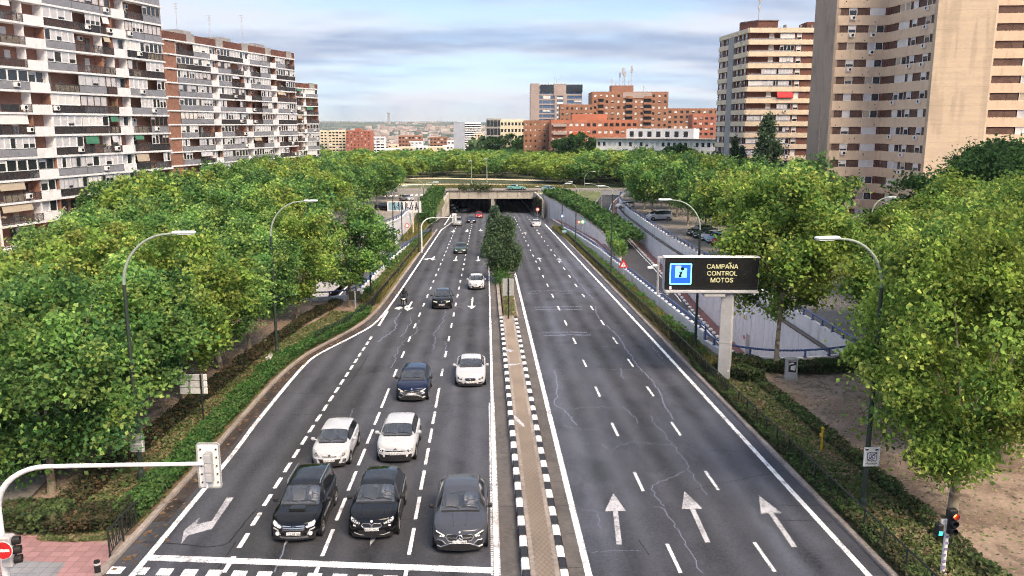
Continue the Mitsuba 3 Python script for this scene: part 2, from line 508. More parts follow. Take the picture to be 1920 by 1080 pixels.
# the bent arrow of the left-turn lane, traced on the road
bent = [(438, 933), (425, 933), (397, 977), (368, 983), (375, 970), (345, 995), (340, 1020), (352, 1004), (397, 992)]
mark(road, 'turn_arrow', sheet(Polygon([tuple(G(*q)[:2]) for q in bent]).buffer(0), lift(0.005), 5), 'road_paint_worn')
for px, py0, py1 in ((886, 560, 575), (897, 481, 488), (856, 481, 488)):
    a, b = G(px, py0), G(px, py1)
    arrow(a[0], a[1] + 0.6, a[1] - b[1] + 1.8, 0.16, 1.6, -1, 'road_paint', road)
for px, py, tn in ((813, 484, 1), (768, 574, 1)):
    a = G(px, py)
    arrow(a[0], a[1] + 2.5, 5.0, 0.18, 1.6, -1, 'road_paint', road, turn=-1.6)
for px, py in ((850, 433), (876, 432), (901, 431)):
    a = G(px, py)
    arrow(a[0], a[1] + 2.5, 5.5, 0.2, 1.8, -1, 'road_paint', road)
for px, py in ((1012, 487), (1050, 488), (985, 438), (1010, 438)):
    a = G(px, py)
    arrow(a[0], a[1] - 2.0, 4.5, 0.16, 1.6, 1, 'road_paint_worn', road2)
for q in ((533, 1022), (694, 1022)):                                      # worn arrow tips peeping out in front of the cars
    a = G(*q)
    mark(road, 'lane_arrow', sheet(Polygon([(a[0], a[1] - 0.1), (a[0] + 0.22, a[1] + 0.9), (a[0] - 0.1, a[1] + 0.9)]), lift(0.005), 5), 'road_paint_worn')

# sealed cracks: poured bands that wander over the asphalt
rng = np.random.default_rng(5)


def crack(owner, pts, w, m='crack_seal', jit=0.07, step=0.3):
    p = resample([tuple(G(*q)[:2]) for q in pts], step)
    p = p + np.cumsum(rng.normal(0, jit, p.shape), 0) * 0.5 + rng.normal(0, jit * 0.6, p.shape)
    return ribbon(p, w * .8, lift(0.003))


cs = MB()
for pts, w in [([(1040, 694), (1052, 740), (1048, 757), (1060, 765), (1080, 792)], 0.10), ([(1058, 766), (1130, 763), (1172, 764)], 0.05), ([(1170, 764), (1192, 795)], 0.05),
               ([(1085, 830), (1123, 832), (1145, 845), (1190, 830)], 0.04), ([(1052, 798), (1085, 803), (1122, 807)], 0.045), ([(1184, 829), (1268, 833)], 0.04),
               ([(1280, 884), (1255, 895), (1217, 910), (1222, 935), (1237, 950)], 0.055), ([(1237, 950), (1265, 1000), (1290, 1048), (1300, 1075)], 0.055), ([(1092, 956), (1118, 957), (1130, 985)], 0.045),
               ([(1110, 1034), (1203, 1034)], 0.035), ([(1117, 575), (1130, 605), (1165, 645), (1190, 690), (1215, 715), (1235, 760), (1255, 790)], 0.09), ([(1040, 470), (1060, 500), (1080, 530), (1100, 560)], 0.09),
               ([(1165, 690), (1168, 712)], 0.07), ([(1222, 650), (1238, 672)], 0.05), ([(1120, 692), (1200, 694)], 0.04), ([(1140, 630), (1170, 630)], 0.06), ([(1130, 650), (1160, 651)], 0.05),
               ([(1222, 780), (1250, 815), (1290, 870), (1320, 930)], 0.045), ([(1225, 950), (1252, 953)], 0.04)]:
    v, f = crack(road2, pts, w).get(); cs.add(v, f)
for yy in (546, 551, 575, 581, 623, 629):                                   # pale skid bars across the lanes
    for xx in (990, 1022, 1050):
        a = G(xx + rng.uniform(-3, 3) + (yy - 546) * 0.35, yy + rng.uniform(-1, 1))
        L = rng.uniform(1.0, 1.7)
        v, f = ribbon([(a[0], a[1]), (a[0] + L / 2, a[1] + .05), (a[0] + L, a[1])], 0.22, lift(0.003)).get(); cs.add(v, f)
mark(road2, 'crack_seal', cs, 'crack_seal', kind='stuff')
cs = MB()
for pts, w in [([(752, 585), (741, 600), (738, 610), (730, 618), (718, 628), (708, 640)], 0.12), ([(770, 595), (758, 615), (748, 632)], 0.08), ([(783, 600), (777, 622), (760, 640), (748, 662), (735, 690)], 0.06),
               ([(835, 580), (837, 596), (825, 620), (818, 655)], 0.06), ([(665, 765), (655, 785), (640, 815)], 0.05), ([(835, 640), (828, 660), (820, 672)], 0.06), ([(535, 1022), (522, 1045), (505, 1075)], 0.07)]:
    v, f = crack(road, pts, w).get(); cs.add(v, f)
mark(road, 'crack_seal', cs, 'crack_seal', kind='stuff')
cs = MB()
for pts, w in [([(262, 1016), (330, 1020), (395, 1026), (430, 1020), (455, 985), (480, 955)], 0.09), ([(400, 1080), (440, 1015)], 0.07), ([(525, 737), (622, 738)], 0.06), ([(622, 738), (655, 720), (675, 690), (690, 665)], 0.07), ([(490, 779), (630, 776), (850, 770)], 0.05),
               ([(740, 975), (960, 970)], 0.05), ([(790, 755), (960, 768)], 0.04)]:
    v, f = crack(road, pts, w, jit=0.02).get(); cs.add(v, f)
mark(road, 'tar_joint', cs, 'tar_joint', kind='stuff')
cs = MB()
for pts, w in [([(1290, 920), (1470, 883)], 0.05), ([(1330, 845), (1410, 847)], 0.05), ([(1460, 948), (1530, 949)], 0.05), ([(1465, 976), (1560, 978)], 0.06), ([(1195, 1012), (1215, 1040)], 0.05)]:
    v, f = crack(road2, pts, w, jit=0.03).get(); cs.add(v, f)
mark(road2, 'tar_joint', cs, 'tar_joint', kind='stuff')

# ---- median: concrete gutters with joints, black and white kerb blocks, paved top, then a planted strip
med = struct('median', sheet(sbox(1.42, -40, 2.42, 72.0), lift(0.27), 14), 'median_paving', 'narrow paved median with black and white kerbs')
part(med, 'gutter', sheet(sbox(0.42, -40, 1.15, 195), lift(0.006), 20), 'gutter_concrete')
part(med, 'gutter', sheet(sbox(2.75, -40, 3.30, 210), lift(0.006), 20), 'gutter_concrete')
gj = MB()
for k in range(26):
    yy = 24 + k * 2.6
    gj.add(*ribbon([(2.76, yy), (3.29, yy + 0.03)], 0.035, lift(0.009)).get())
    if k % 3 == 0:
        gj.add(*ribbon([(0.43, yy), (1.14, yy)], 0.03, lift(0.009)).get())
part(med, 'gutter_joint', gj, 'tar_joint', kind='stuff')
bw = {}
for side in (0, 1):
    x = 1.29 if side == 0 else 2.55
    for k in range(58):
        L = 0.86
        y0 = 22.6 + k * L
        if y0 + L > 72.2:
            break
        ww = 0.28
        mb = MB().cbox((0, 0, 0.13), (ww, L - 0.012, 0.30), 0.035) if not bw else None
        if mb is not None:
            bw['blk'] = mikit.ply(mb.get())
        white = (k + side) % 2 == 0
        part(med, 'kerb_block', bw['blk'], 'kerb_white' if white else 'kerb_black', tw=rotz(rng.normal(0, 0.004), (x + rng.normal(0, .006), y0 + L / 2, zm(y0 + L / 2) + rng.normal(0, .004)), math.atan(-SLOPE)))
part(med, 'edging', ribbon([(1.52, -40), (1.52, 72)], 0.14, lift(0.275)), 'kerb_stone')
part(med, 'edging', ribbon([(2.32, -40), (2.32, 72)], 0.14, lift(0.275)), 'kerb_stone')
MPATCH = MB()
for pts in ([(942, 655), (955, 655), (962, 658), (957, 660)], [(952, 683), (975, 682), (957, 686)], [(965, 780), (980, 795), (982, 800), (968, 788)]):
    MPATCH.tri(trimesh.Trimesh(*sheet(Polygon([tuple(G(q[0], q[1], .27)[:2]) for q in pts]).buffer(0.05), lift(0.279), 6).get(), process=False))
part(med, 'paint_patch', MPATCH, 'road_paint_worn')
# planted part of the median
part(med, 'planted_soil', sheet(sbox(1.55, 72.0, 2.75, 208), lift(0.22), 20), 'verge_soil')
part(med, 'side_kerb', wallrib([(1.27, 72.2), (1.27, 208)], lambda x, y: zm(y) - 0.05, lambda x, y: zm(y) + 0.27, 0.3), 'kerb_stone')
part(med, 'side_kerb', wallrib([(2.75, 72.2), (2.82, 208)], lambda x, y: zm(y) - 0.05, lambda x, y: zm(y) + 0.24, 0.16), 'kerb_stone')

# ---- kerbs along both verges, in stones
def kerbstones(owner_name, path, label, w=0.24, h=0.14, off=0.0, y0=20, y1=150, m='kerb_stone', L=1.0):
    key = numbered(owner_name)
    p = resample([q for q in path if y0 - 3 < q[1] < y1 + 3], L)
    base = mikit.ply(MB().cbox((0, 0, 0), (w, L - 0.015, h + 0.2), 0.03).get())
    p_far, nk = [], 0
    for a, b in zip(p[:-1], p[1:]):
        c = (a + b) / 2
        if c[1] < y0 or c[1] > y1:
            continue
        ang = math.atan2(b[0] - a[0], b[1] - a[1])
        if nk < 75:
            part(key, 'kerb_stone', base, m, tw=rotz(-ang + rng.normal(0, .006), (c[0] + off, c[1], zm(c[1]) + h / 2 - 0.1 + rng.normal(0, .006)), math.atan(-SLOPE)))
        else:
            p_far.append(c + [off, 0])
        nk += 1
    if len(p_far) > 1:
        part(key, 'kerb_run', wallrib(p_far, lambda x, y: zm(y) - 0.1, lambda x, y: zm(y) + h, w), m)
    labels[key] = {'label': label, 'kind': 'structure'}
    return key


kerbstones('kerb', LEFT_KERB, 'stone kerb along the left verge', y1=165)
kerbstones('kerb', RIGHT_KERB, 'stone kerb along the right verge', y1=172)
# leaf-strewn dirt along the left kerb
dirt = MB()
for k in range(500):
    i = rng.integers(48, len(LEFT_KERB) - 62)
    q = LEFT_KERB[i] + [0.15 + abs(rng.normal(0, 0.32)), rng.uniform(-.6, .6)]
    s = rng.uniform(0.05, 0.16)
    a = rng.uniform(0, 6.3)
    c, d = np.array([math.cos(a), math.sin(a)]) * s, np.array([-math.sin(a), math.cos(a)]) * s * 0.6
    z = zm(q[1]) + 0.008
    dirt.add([[*(q + c), z + .03], [*(q + d), z], [*(q - c), z + .01], [*(q - d), z + .02]], [[0, 1, 2, 3]])
mat('dead_leaf', speckle((0.16, 0.10, 0.055), 0.8, 3.0, 0.5, 9), 0.9)
put('fallen_leaves', dirt, 'dead_leaf', label='dry leaves and dirt lying along the left kerb', kind='stuff')
labels['fallen_leaves']['category'] = 'leaves'
silt = ribbon([q + [0.42, 0] for q in LEFT_KERB if 30 < q[1] < 70], 0.62, lift(0.0035))
mat('gutter_silt', speckle((0.045, 0.036, 0.034), 0.6, 1.5, 0.4, 10), 0.95)
part('road', 'gutter_silt', silt, 'gutter_silt')

# ---- ground beside the road
lkn = [tuple(q) for q in LEFT_KERB if -40 <= q[1] <= 80] + [tuple(q) for q in LEFT_KERB if q[1] > 80][:1]
near_left = Polygon(lkn + [(-12.2, 81), (-21.0, 81), (-21.0, 92), (-140, 92), (-140, -40)]).buffer(0)
earth_l = struct('ground', sheet(near_left, lambda x, y: zside(x, y) + 0.0, 10), 'earth', 'bare earth strip beneath the plane trees on the left')
near_right = Polygon([(13.65, -40), (150, -40), (150, 57.0), (27.2, 57.0), (25.5, 56.2), (22, 55.0), (19, 55.2), (17, 56.4), (16.4, 58.5), (13.65, 58.5)])
earth_r = struct('ground', sheet(near_right, lambda x, y: zside(x, y), 10), 'earth', 'bare earth beneath the plane trees on the right')
# planted bands (soil with litter) between kerb and earth
bl = [tuple(q) for q in LEFT_KERB if 29.5 < q[1] < 80]
struct('verge', sheet(Polygon([(q[0] - 0.12, q[1]) for q in bl] + [(-14.0, 80), (-15.6, 72), (-16.4, 60), (-16.8, 45), (-17.2, 31.5), (-15.5, 30.2)][:]).buffer(0), lambda x, y: zside(x, y) + 0.012, 6), 'verge_soil', 'left verge of soil, leaves and ground cover')
struct('verge', sheet(Polygon([(13.77, 22), (16.9, 22), (17.1, 40), (17.0, 54.5), (16.4, 58.5), (16.2, 100), (15.4, 150), (14.2, 170), (13.77, 171)]), lambda x, y: zm(y) + 0.05, 10), 'verge_soil', 'right verge of dry grass and ground cover')
struct('verge', sheet(Polygon([(q[0] - 0.12, q[1]) for q in LEFT_KERB if 79 < q[1] < 160] + [(-10.4, 160), (-12.4, 125), (-12.7, 81)]).buffer(0), lambda x, y: zm(y) + 0.04, 10), 'verge_soil', 'left verge of dry grass beyond the trees')
# pink paving at the lower left
pk = Polygon([tuple(G(*q)[:2]) for q in ((0, 1004), (130, 1003), (215, 1025), (205, 1050), (190, 1080), (150, 1130), (-400, 1130), (-300, 1004))])
pink = struct('pavement', sheet(pk, lambda x, y: zside(x, y) + 0.016, 6), 'pink_paving', 'pink paved footway at the lower left corner')
part(pink, 'grey_slab', sheet(Polygon([tuple(G(*q)[:2]) for q in ((28, 1052), (124, 1056), (98, 1090), (0, 1090))]), lambda x, y: zside(x, y) + 0.024, 6), 'grey_paving')
struct('path', sheet(Polygon([tuple(G(*q)[:2]) for q in ((0, 915), (60, 895), (100, 893), (50, 948), (-40, 950))]), lambda x, y: zside(x, y) + 0.15, 8), 'street_asphalt', 'raised asphalt strip under the parked car at the far left')

# ---- the right ramp trench
FX = [57, 66, 85, 100, 112, 122, 139, 160, 185, 205]
FZ = [-9.4, -9.2, -8.7, -8.0, -6.9, -6.3, -5.9, -5.5, -4.6, STREET]
zf = lambda x, y: np.interp(y, FX, FZ)
WALL_X = smoothpath([(26.2, 56.5), (26.2, 80), (26.0, 105), (25.9, 122), (26.2, 140), (27.0, 165), (29.5, 188), (34, 202)], 2.0)
ramp_l = smoothpath([(16.6, 56), (16.6, 95), (18.6, 110), (20.0, 122), (20.6, 140), (21.8, 165), (24.5, 188), (28, 203)], 2.0)
ramp_poly = Polygon(np.vstack([ramp_l, WALL_X[::-1]])).buffer(0)
rampr = struct('ramp_road', sheet(ramp_poly, zf, 6), 'asphalt_ramp', 'slip road that dips into the underpass on the right')
# exit lane from the right carriageway down to the ramp
EXZ = lambda x, y: np.interp(y, [57, 85, 100, 112, 125, 140, 160, 178], [-9.4, -8.7, -8.0, -7.1, -6.6, -6.2, -6.4, zm(178)])
ex_poly = Polygon([(16.6, 92), (16.6, 120), (15.6, 150), (13.6, 172), (13.6, 190), (15.0, 186), (17.0, 170), (19.0, 150), (19.7, 130), (19.6, 118), (18.5, 108), (17.5, 100)])
exl = struct('ramp_road', sheet(ex_poly, lambda x, y: EXZ(x, y) + 0.01, 5), 'asphalt_ramp', 'narrow exit lane leaving the right carriageway')
part(rampr, 'edge_line', ribbon([(x - 1.65, y) for x, y in WALL_X], 0.16, lambda x, y: zf(x, y) + 0.008), 'road_paint')
part(rampr, 'edge_line', ribbon([(17.0, 58), (17.0, 95), (18.3, 106), (20.3, 122), (20.9, 140), (22.1, 165), (24.6, 186)], 0.14, lambda x, y: zf(x, y) + 0.02), 'road_paint')
part(exl, 'edge_line', ribbon([(16.95, 95), (16.9, 120), (15.9, 150), (13.9, 172)], 0.13, lambda x, y: EXZ(x, y) + 0.02), 'road_paint')
# red kerb strip with white teeth at the foot of the tall wall
part(rampr, 'red_strip', ribbon([(x - 0.6, y) for x, y in WALL_X], 1.0, lambda x, y: zf(x, y) + 0.12), 'red_kerb')
tooth = mikit.ply(MB().cbox((0, 0, 0), (0.32, 0.62, 0.3), 0.03).get())
for x, y in resample([(x - 1.2, y) for x, y in WALL_X], 1.35)[:95]:
    part(rampr, 'kerb_tooth', tooth, 'kerb_white', tw=rotz(0.02, (x, y, float(zf(x, y)) + 0.03), -0.05))
# striped nose island between exit lane and ramp
nose = struct('traffic_island', sheet(Polygon([(19.5, 118), (20.3, 122), (20.6, 140), (19.6, 140), (19.8, 130)]), lambda x, y: zf(x, y) + 0.14, 5), 'red_kerb', 'red paved nose between exit lane and ramp')
for k in range(12):
    yy = 107.5 + k * 1.1
    xl, xr = np.interp(yy, [100, 108, 118, 122], [17.6, 18.5, 19.5, 20.0]), np.interp(yy, [100, 110, 122], [17.7, 19.1, 20.4])
    part(nose, 'stripe', sheet(Polygon([(xl, yy), (xr, yy + .6), (xr, yy + 1.0), (xl, yy + .42)]), lambda x, y: zf(x, y) + 0.035, 5), 'road_paint')
part(nose, 'outline', ribbon([(17.1, 84), (17.6, 99), (18.5, 108), (19.6, 118.5)], 0.3, lambda x, y: zf(x, y) + 0.03), 'road_paint')
part(nose, 'outline', ribbon([(17.2, 84), (18.0, 100), (19.2, 110), (20.4, 121)], 0.3, lambda x, y: zf(x, y) + 0.03), 'road_paint')
for sgn, pth in ((0, [(19.75, 124), (19.75, 132), (19.3, 148), (17.4, 168), (15.4, 185)]),):
    part(nose, 'red_strip', ribbon(pth, 0.9, lambda x, y: EXZ(x, y) + 0.10), 'red_kerb')
    for x, y in resample([(x - .45, y) for x, y in pth], 1.4):
        part(nose, 'kerb_tooth', tooth, 'kerb_white', tw=rotz(0.1, (x, y, float(EXZ(x, y)) + 0.02), 0.0))

# tall panelled retaining wall of the ramp, with ledge, upper parapet and blue guard rail
wall = thing('retaining_wall', 'tall white panelled retaining wall along the right side of the ramp', 'wall')
WB = resample([(x, y) for x, y in WALL_X], 0.05)
LEDGE = -3.15
part(wall, 'backing', wallrib([(x + 0.35, y) for x, y in WALL_X], lambda x, y: float(zf(x, y)) - 1.5, lambda x, y: LEDGE - 0.01, 0.5), 'concrete')
pw = resample([(x, y) for x, y in WALL_X], 1.25)
for a, b in zip(pw[:-1], pw[1:]):
    c = (a + b) / 2
    z0, z1 = float(zf(c[0], c[1])) - 0.05, LEDGE
    if z1 - z0 < 0.25:
        continue
    ang = math.atan2(b[0] - a[0], b[1] - a[1])
    Lp = float(np.linalg.norm(b - a))
    w_ = part(wall, 'panel', MB().cbox((0, 0, (z1 - z0) / 2), (0.12, Lp - 0.05, z1 - z0), 0.02), 'wall_panel', tw=rotz(-ang, (c[0] + 0.02 + rng.normal(0, .006), c[1], z0)))
part(wall, 'ledge', wallrib([(x + 0.10, y) for x, y in WALL_X], lambda x, y: LEDGE + 0.0, lambda x, y: LEDGE + 0.14, 0.42), 'gutter_concrete')
part(wall, 'parapet', wallrib([(x + 0.52, y) for x, y in WALL_X], lambda x, y: LEDGE - 0.01, lambda x, y: -1.75, 0.32), 'white_wall')


def guard_rail(path, zbase, label, h=0.55, post=2.0, off=0.0):
    g = thing('guard_rail', label, 'guard rail', 'blue guard rails on the parapets')
    p = np.asarray(path, float)
    z = np.array([zbase(*q) for q in p])
    part(g, 'rail', MB().tube(np.column_stack([p, z + h]), 0.075, 8), 'blue_rail', smooth=40)
    pp = resample(p, post)
    pm = mikit.ply(MB().box((0, 0, h / 2), (0.10, 0.16, h)).box((0, 0, 0.03), (0.2, 0.3, 0.06)).get())
    for q in pp:
        part(g, 'post', pm, 'blue_rail', tw=rotz(0, (q[0], q[1], zbase(*q))))
    return g


guard_rail([(x + 0.52, y) for x, y in WALL_X if y < 196], lambda x, y: -1.75, 'blue guard rail along the top of the tall panelled wall', 0.5)
# portal parapet of the underpass, curved, and the left parapet of the trench
PAR = smoothpath([(26.9, 57.4), (25.5, 56.4), (23, 55.4), (20.5, 55.1), (18.4, 55.8), (16.9, 57.6), (16.45, 61)], 0.6)
par = thing('parapet', 'curved white parapet over the underpass mouth on the right', 'wall')
part(par, 'base_wall', wallrib(PAR, lambda x, y: -8.5, lambda x, y: zm(y) + 0.42, 0.3), 'white_wall')
part(par, 'beam', wallrib([(x, y + .25) for x, y in PAR[3:-6]], lambda x, y: -5.0, lambda x, y: zm(y) - 0.3, 0.3), 'concrete')
guard_rail(PAR, lambda x, y: zm(y) + 0.42, 'blue guard rail curving over the underpass mouth', 0.5)
lp_path = smoothpath([(16.45, 61), (16.4, 80), (16.4, 100), (16.3, 120), (15.5, 145), (14.7, 158)], 1.0)
parl = thing('parapet', 'low white parapet between the right verge and the sunken ramp', 'wall')
seg = resample(lp_path, 3.0)
for a, b in zip(seg[:-1], seg[1:]):
    c = (a + b) / 2
    part(parl, 'block', MB().cbox((0, 0, 0), (0.34, float(np.linalg.norm(b - a)) - 0.03, 1.5), 0.03), 'white_wall', tw=rotz(-math.atan2(b[0] - a[0], b[1] - a[1]), (c[0], c[1], zm(c[1]) + 0.25), math.atan(-SLOPE)))
part(parl, 'trench_face', wallrib(lp_path, lambda x, y: float(EXZ(x, y)) - 0.6, lambda x, y: zm(y) - 0.4, 0.25), 'white_wall')
guard_rail(lp_path, lambda x, y: zm(y) + 1.0, 'blue guard rail along the low parapet beside the right verge', 0.42, 1.6)
# underpass inside: floor runs on in the dark, side walls and roof slab
und = thing('underpass', 'dark mouth of the underpass below the curved parapet', 'tunnel')
part(und, 'floor', sheet(sbox(15.5, 20, 27, 58), lambda x, y: zf(57.0 + x * 0, y) - 0.02, 12), 'asphalt_ramp')
part(und, 'side_wall', wallrib([(16.2, 20), (16.2, 62)], lambda x, y: -9.6, lambda x, y: -3.2, 0.5), 'wall_panel')
part(und, 'side_wall', wallrib([(26.6, 20), (26.6, 57)], lambda x, y: -9.6, lambda x, y: -3.2, 0.5), 'wall_panel')
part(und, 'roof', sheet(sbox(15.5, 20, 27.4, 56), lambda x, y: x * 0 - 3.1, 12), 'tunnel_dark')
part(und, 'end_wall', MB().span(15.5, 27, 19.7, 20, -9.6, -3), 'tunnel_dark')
# white wall of the wedge between exit lane and upper ramp, and the wedge ground
WEDGE = smoothpath([(20.1, 124), (20.2, 132), (19.9, 148), (18.2, 168), (16.0, 188), (13.2, 206)], 1.5)
wz = lambda x, y: np.interp(y, [124, 140, 160, 185, 206], [-5.6, -4.4, -3.7, -3.1, -2.6])
ww = thing('retaining_wall', 'white retaining wall between the exit lane and the hedge', 'wall')
part(ww, 'face', wallrib(WEDGE, lambda x, y: -8.5, lambda x, y: float(wz(x, y)), 0.35), 'white_wall')
part(ww, 'coping', wallrib(WEDGE, lambda x, y: float(wz(x, y)) + .002, lambda x, y: float(wz(x, y)) + 0.12, 0.5), 'concrete')
wedge_poly = Polygon(np.vstack([WEDGE, [(12.5, 212), (28.5, 212)], ramp_l[::-1][0:22]])).buffer(0)
struct('embankment', sheet(wedge_poly, lambda x, y: np.maximum(wz(x, y), zf(x, y)) - 0.05, 5), 'far_ground', 'planted wedge between exit lane and upper ramp')

# street level on the right behind the wall
st = Polygon(np.vstack([[(x + 0.6, y) for x, y in WALL_X], [(34.6, 213), (170, 213), (170, 57), (26.8, 57)]])).buffer(0)
struct('street', sheet(st, lambda x, y: x * 0 + STREET - 0.0, 16), 'street_asphalt', 'side street with parked cars behind the retaining wall')
struct('ground', sheet(sbox(41.5, 57.5, 165, 212), lambda x, y: x * 0 + STREET + 0.02, 30), 'earth', 'earth under the trees behind the parked cars')

# ---- left trench
lr = smoothpath([(-8.9, 192), (-10.6, 165), (-13.6, 139), (-16.4, 116), (-17.2, 97), (-17.0, 70)], 2.0)
LZ = lambda x, y: np.interp(y, [70, 97, 116, 139, 165, 192], [-8.6, -8.4, -7.2, zm(139) - .6, zm(165), zm(192) - .02])
rl = struct('ramp_road', ribbon(lr, 4.6, lambda x, y: LZ(x, y) + 0.012), 'asphalt_ramp', 'slip road leaving the left carriageway into the left underpass')
part(rl, 'edge_line', ribbon(lr, 0.15, lambda x, y: LZ(x, y) + 0.024, off=-2.0), 'road_paint')
part(rl, 'edge_line', ribbon(lr, 0.15, lambda x, y: LZ(x, y) + 0.024, off=2.0), 'road_paint')
lpar = smoothpath([(-10.6, 152), (-12.3, 125), (-12.9, 104), (-12.95, 88), (-13.3, 83.5), (-14.6, 81.2), (-17.5, 80.6), (-21.2, 80.8)], 0.8)
pl = thing('parapet', 'low white parapet beside the left verge, curving over the left underpass mouth', 'wall')
part(pl, 'wall', wallrib(lpar, lambda x, y: float(LZ(x, y)) - .8 if y > 84 else -6.2, lambda x, y: zm(y) + 0.62, 0.3), 'white_wall')
guard_rail(lpar, lambda x, y: zm(y) + 0.62, 'blue guard rail along the parapet of the left underpass', 0.45)
lw = thing('retaining_wall', 'grey retaining wall along the outer side of the left ramp', 'wall')
LW = smoothpath([(-21.2, 80.6), (-21.4, 105), (-20.4, 122), (-17.3, 137), (-15.4, 147), (-14.9, 158), (-14.9, 172)], 1.2)
for a, b in zip(resample(LW, 2.4)[:-1], resample(LW, 2.4)[1:]):
    c = (a + b) / 2
    part(lw, 'panel', MB().cbox((0, 0, 0), (0.3, float(np.linalg.norm(b - a)) - 0.04, 6.2), 0.03), 'wall_panel', tw=rotz(-math.atan2(b[0] - a[0], b[1] - a[1]), (c[0], c[1], -5.4)))
part(lw, 'coping', wallrib(LW, lambda x, y: -2.3, lambda x, y: -2.12, 0.5), 'white_wall')
guard_rail(LW[:-8], lambda x, y: -2.12, 'dark blue guard rail on the outer wall of the left ramp', 0.5)
wl_poly = Polygon([(-11.6, 160), (-14.6, 138), (-15.2, 147), (-14.8, 158), (-14.8, 172), (-14.8, 200), (-10.5, 205), (-9.2, 192)]).buffer(0)
struct('embankment', sheet(wl_poly, lambda x, y: np.interp(y, [138, 150, 170, 185, 205], [-6.0, -6.0, -5.6, -4.2, -2.6]), 5), 'far_ground', 'grassy wedge between left carriageway and left ramp')
lst = Polygon(np.vstack([[(-21.0, 92), (-140, 92), (-140, 213), (-11, 213), (-11.5, 205), (-14.9, 200), (-14.9, 172)], LW[::-1]])).buffer(0)
struct('street', sheet(lst, lambda x, y: x * 0 + STREET, 16), 'street_asphalt', 'side street beneath the trees on the left')
for k in range(9):
    part('street_001', 'crossing_bar', MB().add(*sheet(sbox(-23.5 + k * 1.15, 196 + k * .5, -22.9 + k * 1.15, 199.5 + k * .5), lambda x, y: x * 0 + STREET + 0.012, 9).get()), 'road_paint')

# ---- tunnel portal
tp = thing('tunnel_portal', 'concrete double tunnel portal at the end of the road', 'tunnel')
z0 = zm(PORTAL_Y)
ZB, ZT = z0 + 3.75, z0 + 5.55
for k in range(9):
    x0 = -9.0 + k * 2.42
    part(tp, 'lintel_panel', MB().cbox((x0 + 1.2, PORTAL_Y - 0.3, (ZB + ZT) / 2), (2.37, 0.5, ZT - ZB), 0.03), 'concrete')
part(tp, 'lintel_core', MB().span(-9.2, 12.9, PORTAL_Y - 0.05, PORTAL_Y + 1, ZB + 0.03, ZT - 0.05), 'gutter_concrete')
part(tp, 'coping', MB().span(-9.4, 13.0, PORTAL_Y - 0.75, PORTAL_Y + 0.6, ZT + 0.003, ZT + 0.3), 'gutter_concrete')
part(tp, 'central_pier', MB().span(1.35, 2.0, PORTAL_Y - 0.4, PORTAL_Y + 40, z0 - 3, ZB), 'concrete')
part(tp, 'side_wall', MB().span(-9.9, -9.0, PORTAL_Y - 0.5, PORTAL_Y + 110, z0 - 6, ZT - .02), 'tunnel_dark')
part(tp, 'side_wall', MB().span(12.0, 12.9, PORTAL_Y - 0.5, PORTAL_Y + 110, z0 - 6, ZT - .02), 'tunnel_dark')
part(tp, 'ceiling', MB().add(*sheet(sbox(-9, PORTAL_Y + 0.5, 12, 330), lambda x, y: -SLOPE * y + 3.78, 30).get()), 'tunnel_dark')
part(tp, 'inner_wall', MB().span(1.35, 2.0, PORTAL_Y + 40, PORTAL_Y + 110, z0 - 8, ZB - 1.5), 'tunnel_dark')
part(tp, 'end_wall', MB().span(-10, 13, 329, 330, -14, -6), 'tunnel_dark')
part(tp, 'wing_wall', wallrib([(-9.3, PORTAL_Y - .6), (-9.9, 204), (-10.4, 196)], lambda x, y: zm(y) - 1, lambda x, y: np.interp(y, [196, 211], [zm(196) + 2.9, ZT - .03]), 0.5), 'concrete')
part(tp, 'wing_wall', wallrib([(12.3, PORTAL_Y - .6), (12.9, 205), (13.4, 196)], lambda x, y: zm(y) - 1, lambda x, y: np.interp(y, [196, 211], [zm(196) + 4.1, ZT - .03]), 0.5), 'concrete')
part(tp, 'side_kerb', wallrib([(11.75, 210), (11.75, 330)], lambda x, y: zm(y) - .1, lambda x, y: zm(y) + .35, 0.4), 'kerb_stone')

# ---- roundabout plateau and far terrain
def zfar(x, y):
    z = np.interp(y, [205, 340, 420, 600, 1000, 1700, 2600, 3600, 5000, 6500, 8000, 9500, 14000], [STREET, STREET, -4, -14, -32, -52, -62, -56, -30, 2, 30, 40, 20])
    bump = meshkit.fbm(np.stack([x / 900.0, y / 1400.0, x * 0], -1), 4, 3) - 0.5
    return z + bump * np.interp(y, [500, 1500, 4000, 8000], [0, 6, 34, 46])


xs = np.concatenate([np.linspace(-9000, -400, 30), np.linspace(-380, 380, 26), np.linspace(400, 9000, 30)])
ys = np.concatenate([np.linspace(212.0, 420, 14), np.geomspace(440, 14000, 60)])
X, Y = np.meshgrid(xs, ys)
zz = zfar(X, Y)
nx = len(xs)
i, j = np.meshgrid(np.arange(nx - 1), np.arange(len(ys) - 1))
q = (j * nx + i).ravel()


def hill_fn(p, n, uv):
    a = fbm(p.x * 0.004, p.y * 0.0016, 0.0, 4)
    b = fbm(p.x * 0.03, p.y * 0.012, 5.0, 3)
    woods = mix((0.035, 0.05, 0.025), (0.11, 0.11, 0.06), smoothstep(0.4, 0.66, a))
    return mix(woods, (0.02, 0.03, 0.015), smoothstep(0.42, 0.6, b) * 0.7)


mat('hill_land', hill_fn, 0.95)
struct('terrain', (np.column_stack([X.ravel(), Y.ravel(), zz.ravel()]), np.stack([q, q + 1, q + nx + 1, q + nx], 1)), 'hill_land', 'plain and wooded hills reaching to the horizon', smooth=True)
under = MB().quad((-9000, -300, -14), (9000, -300, -14), (9000, 215, -14), (-9000, 215, -14))
struct('ground', under, 'earth', 'ground far to both sides')
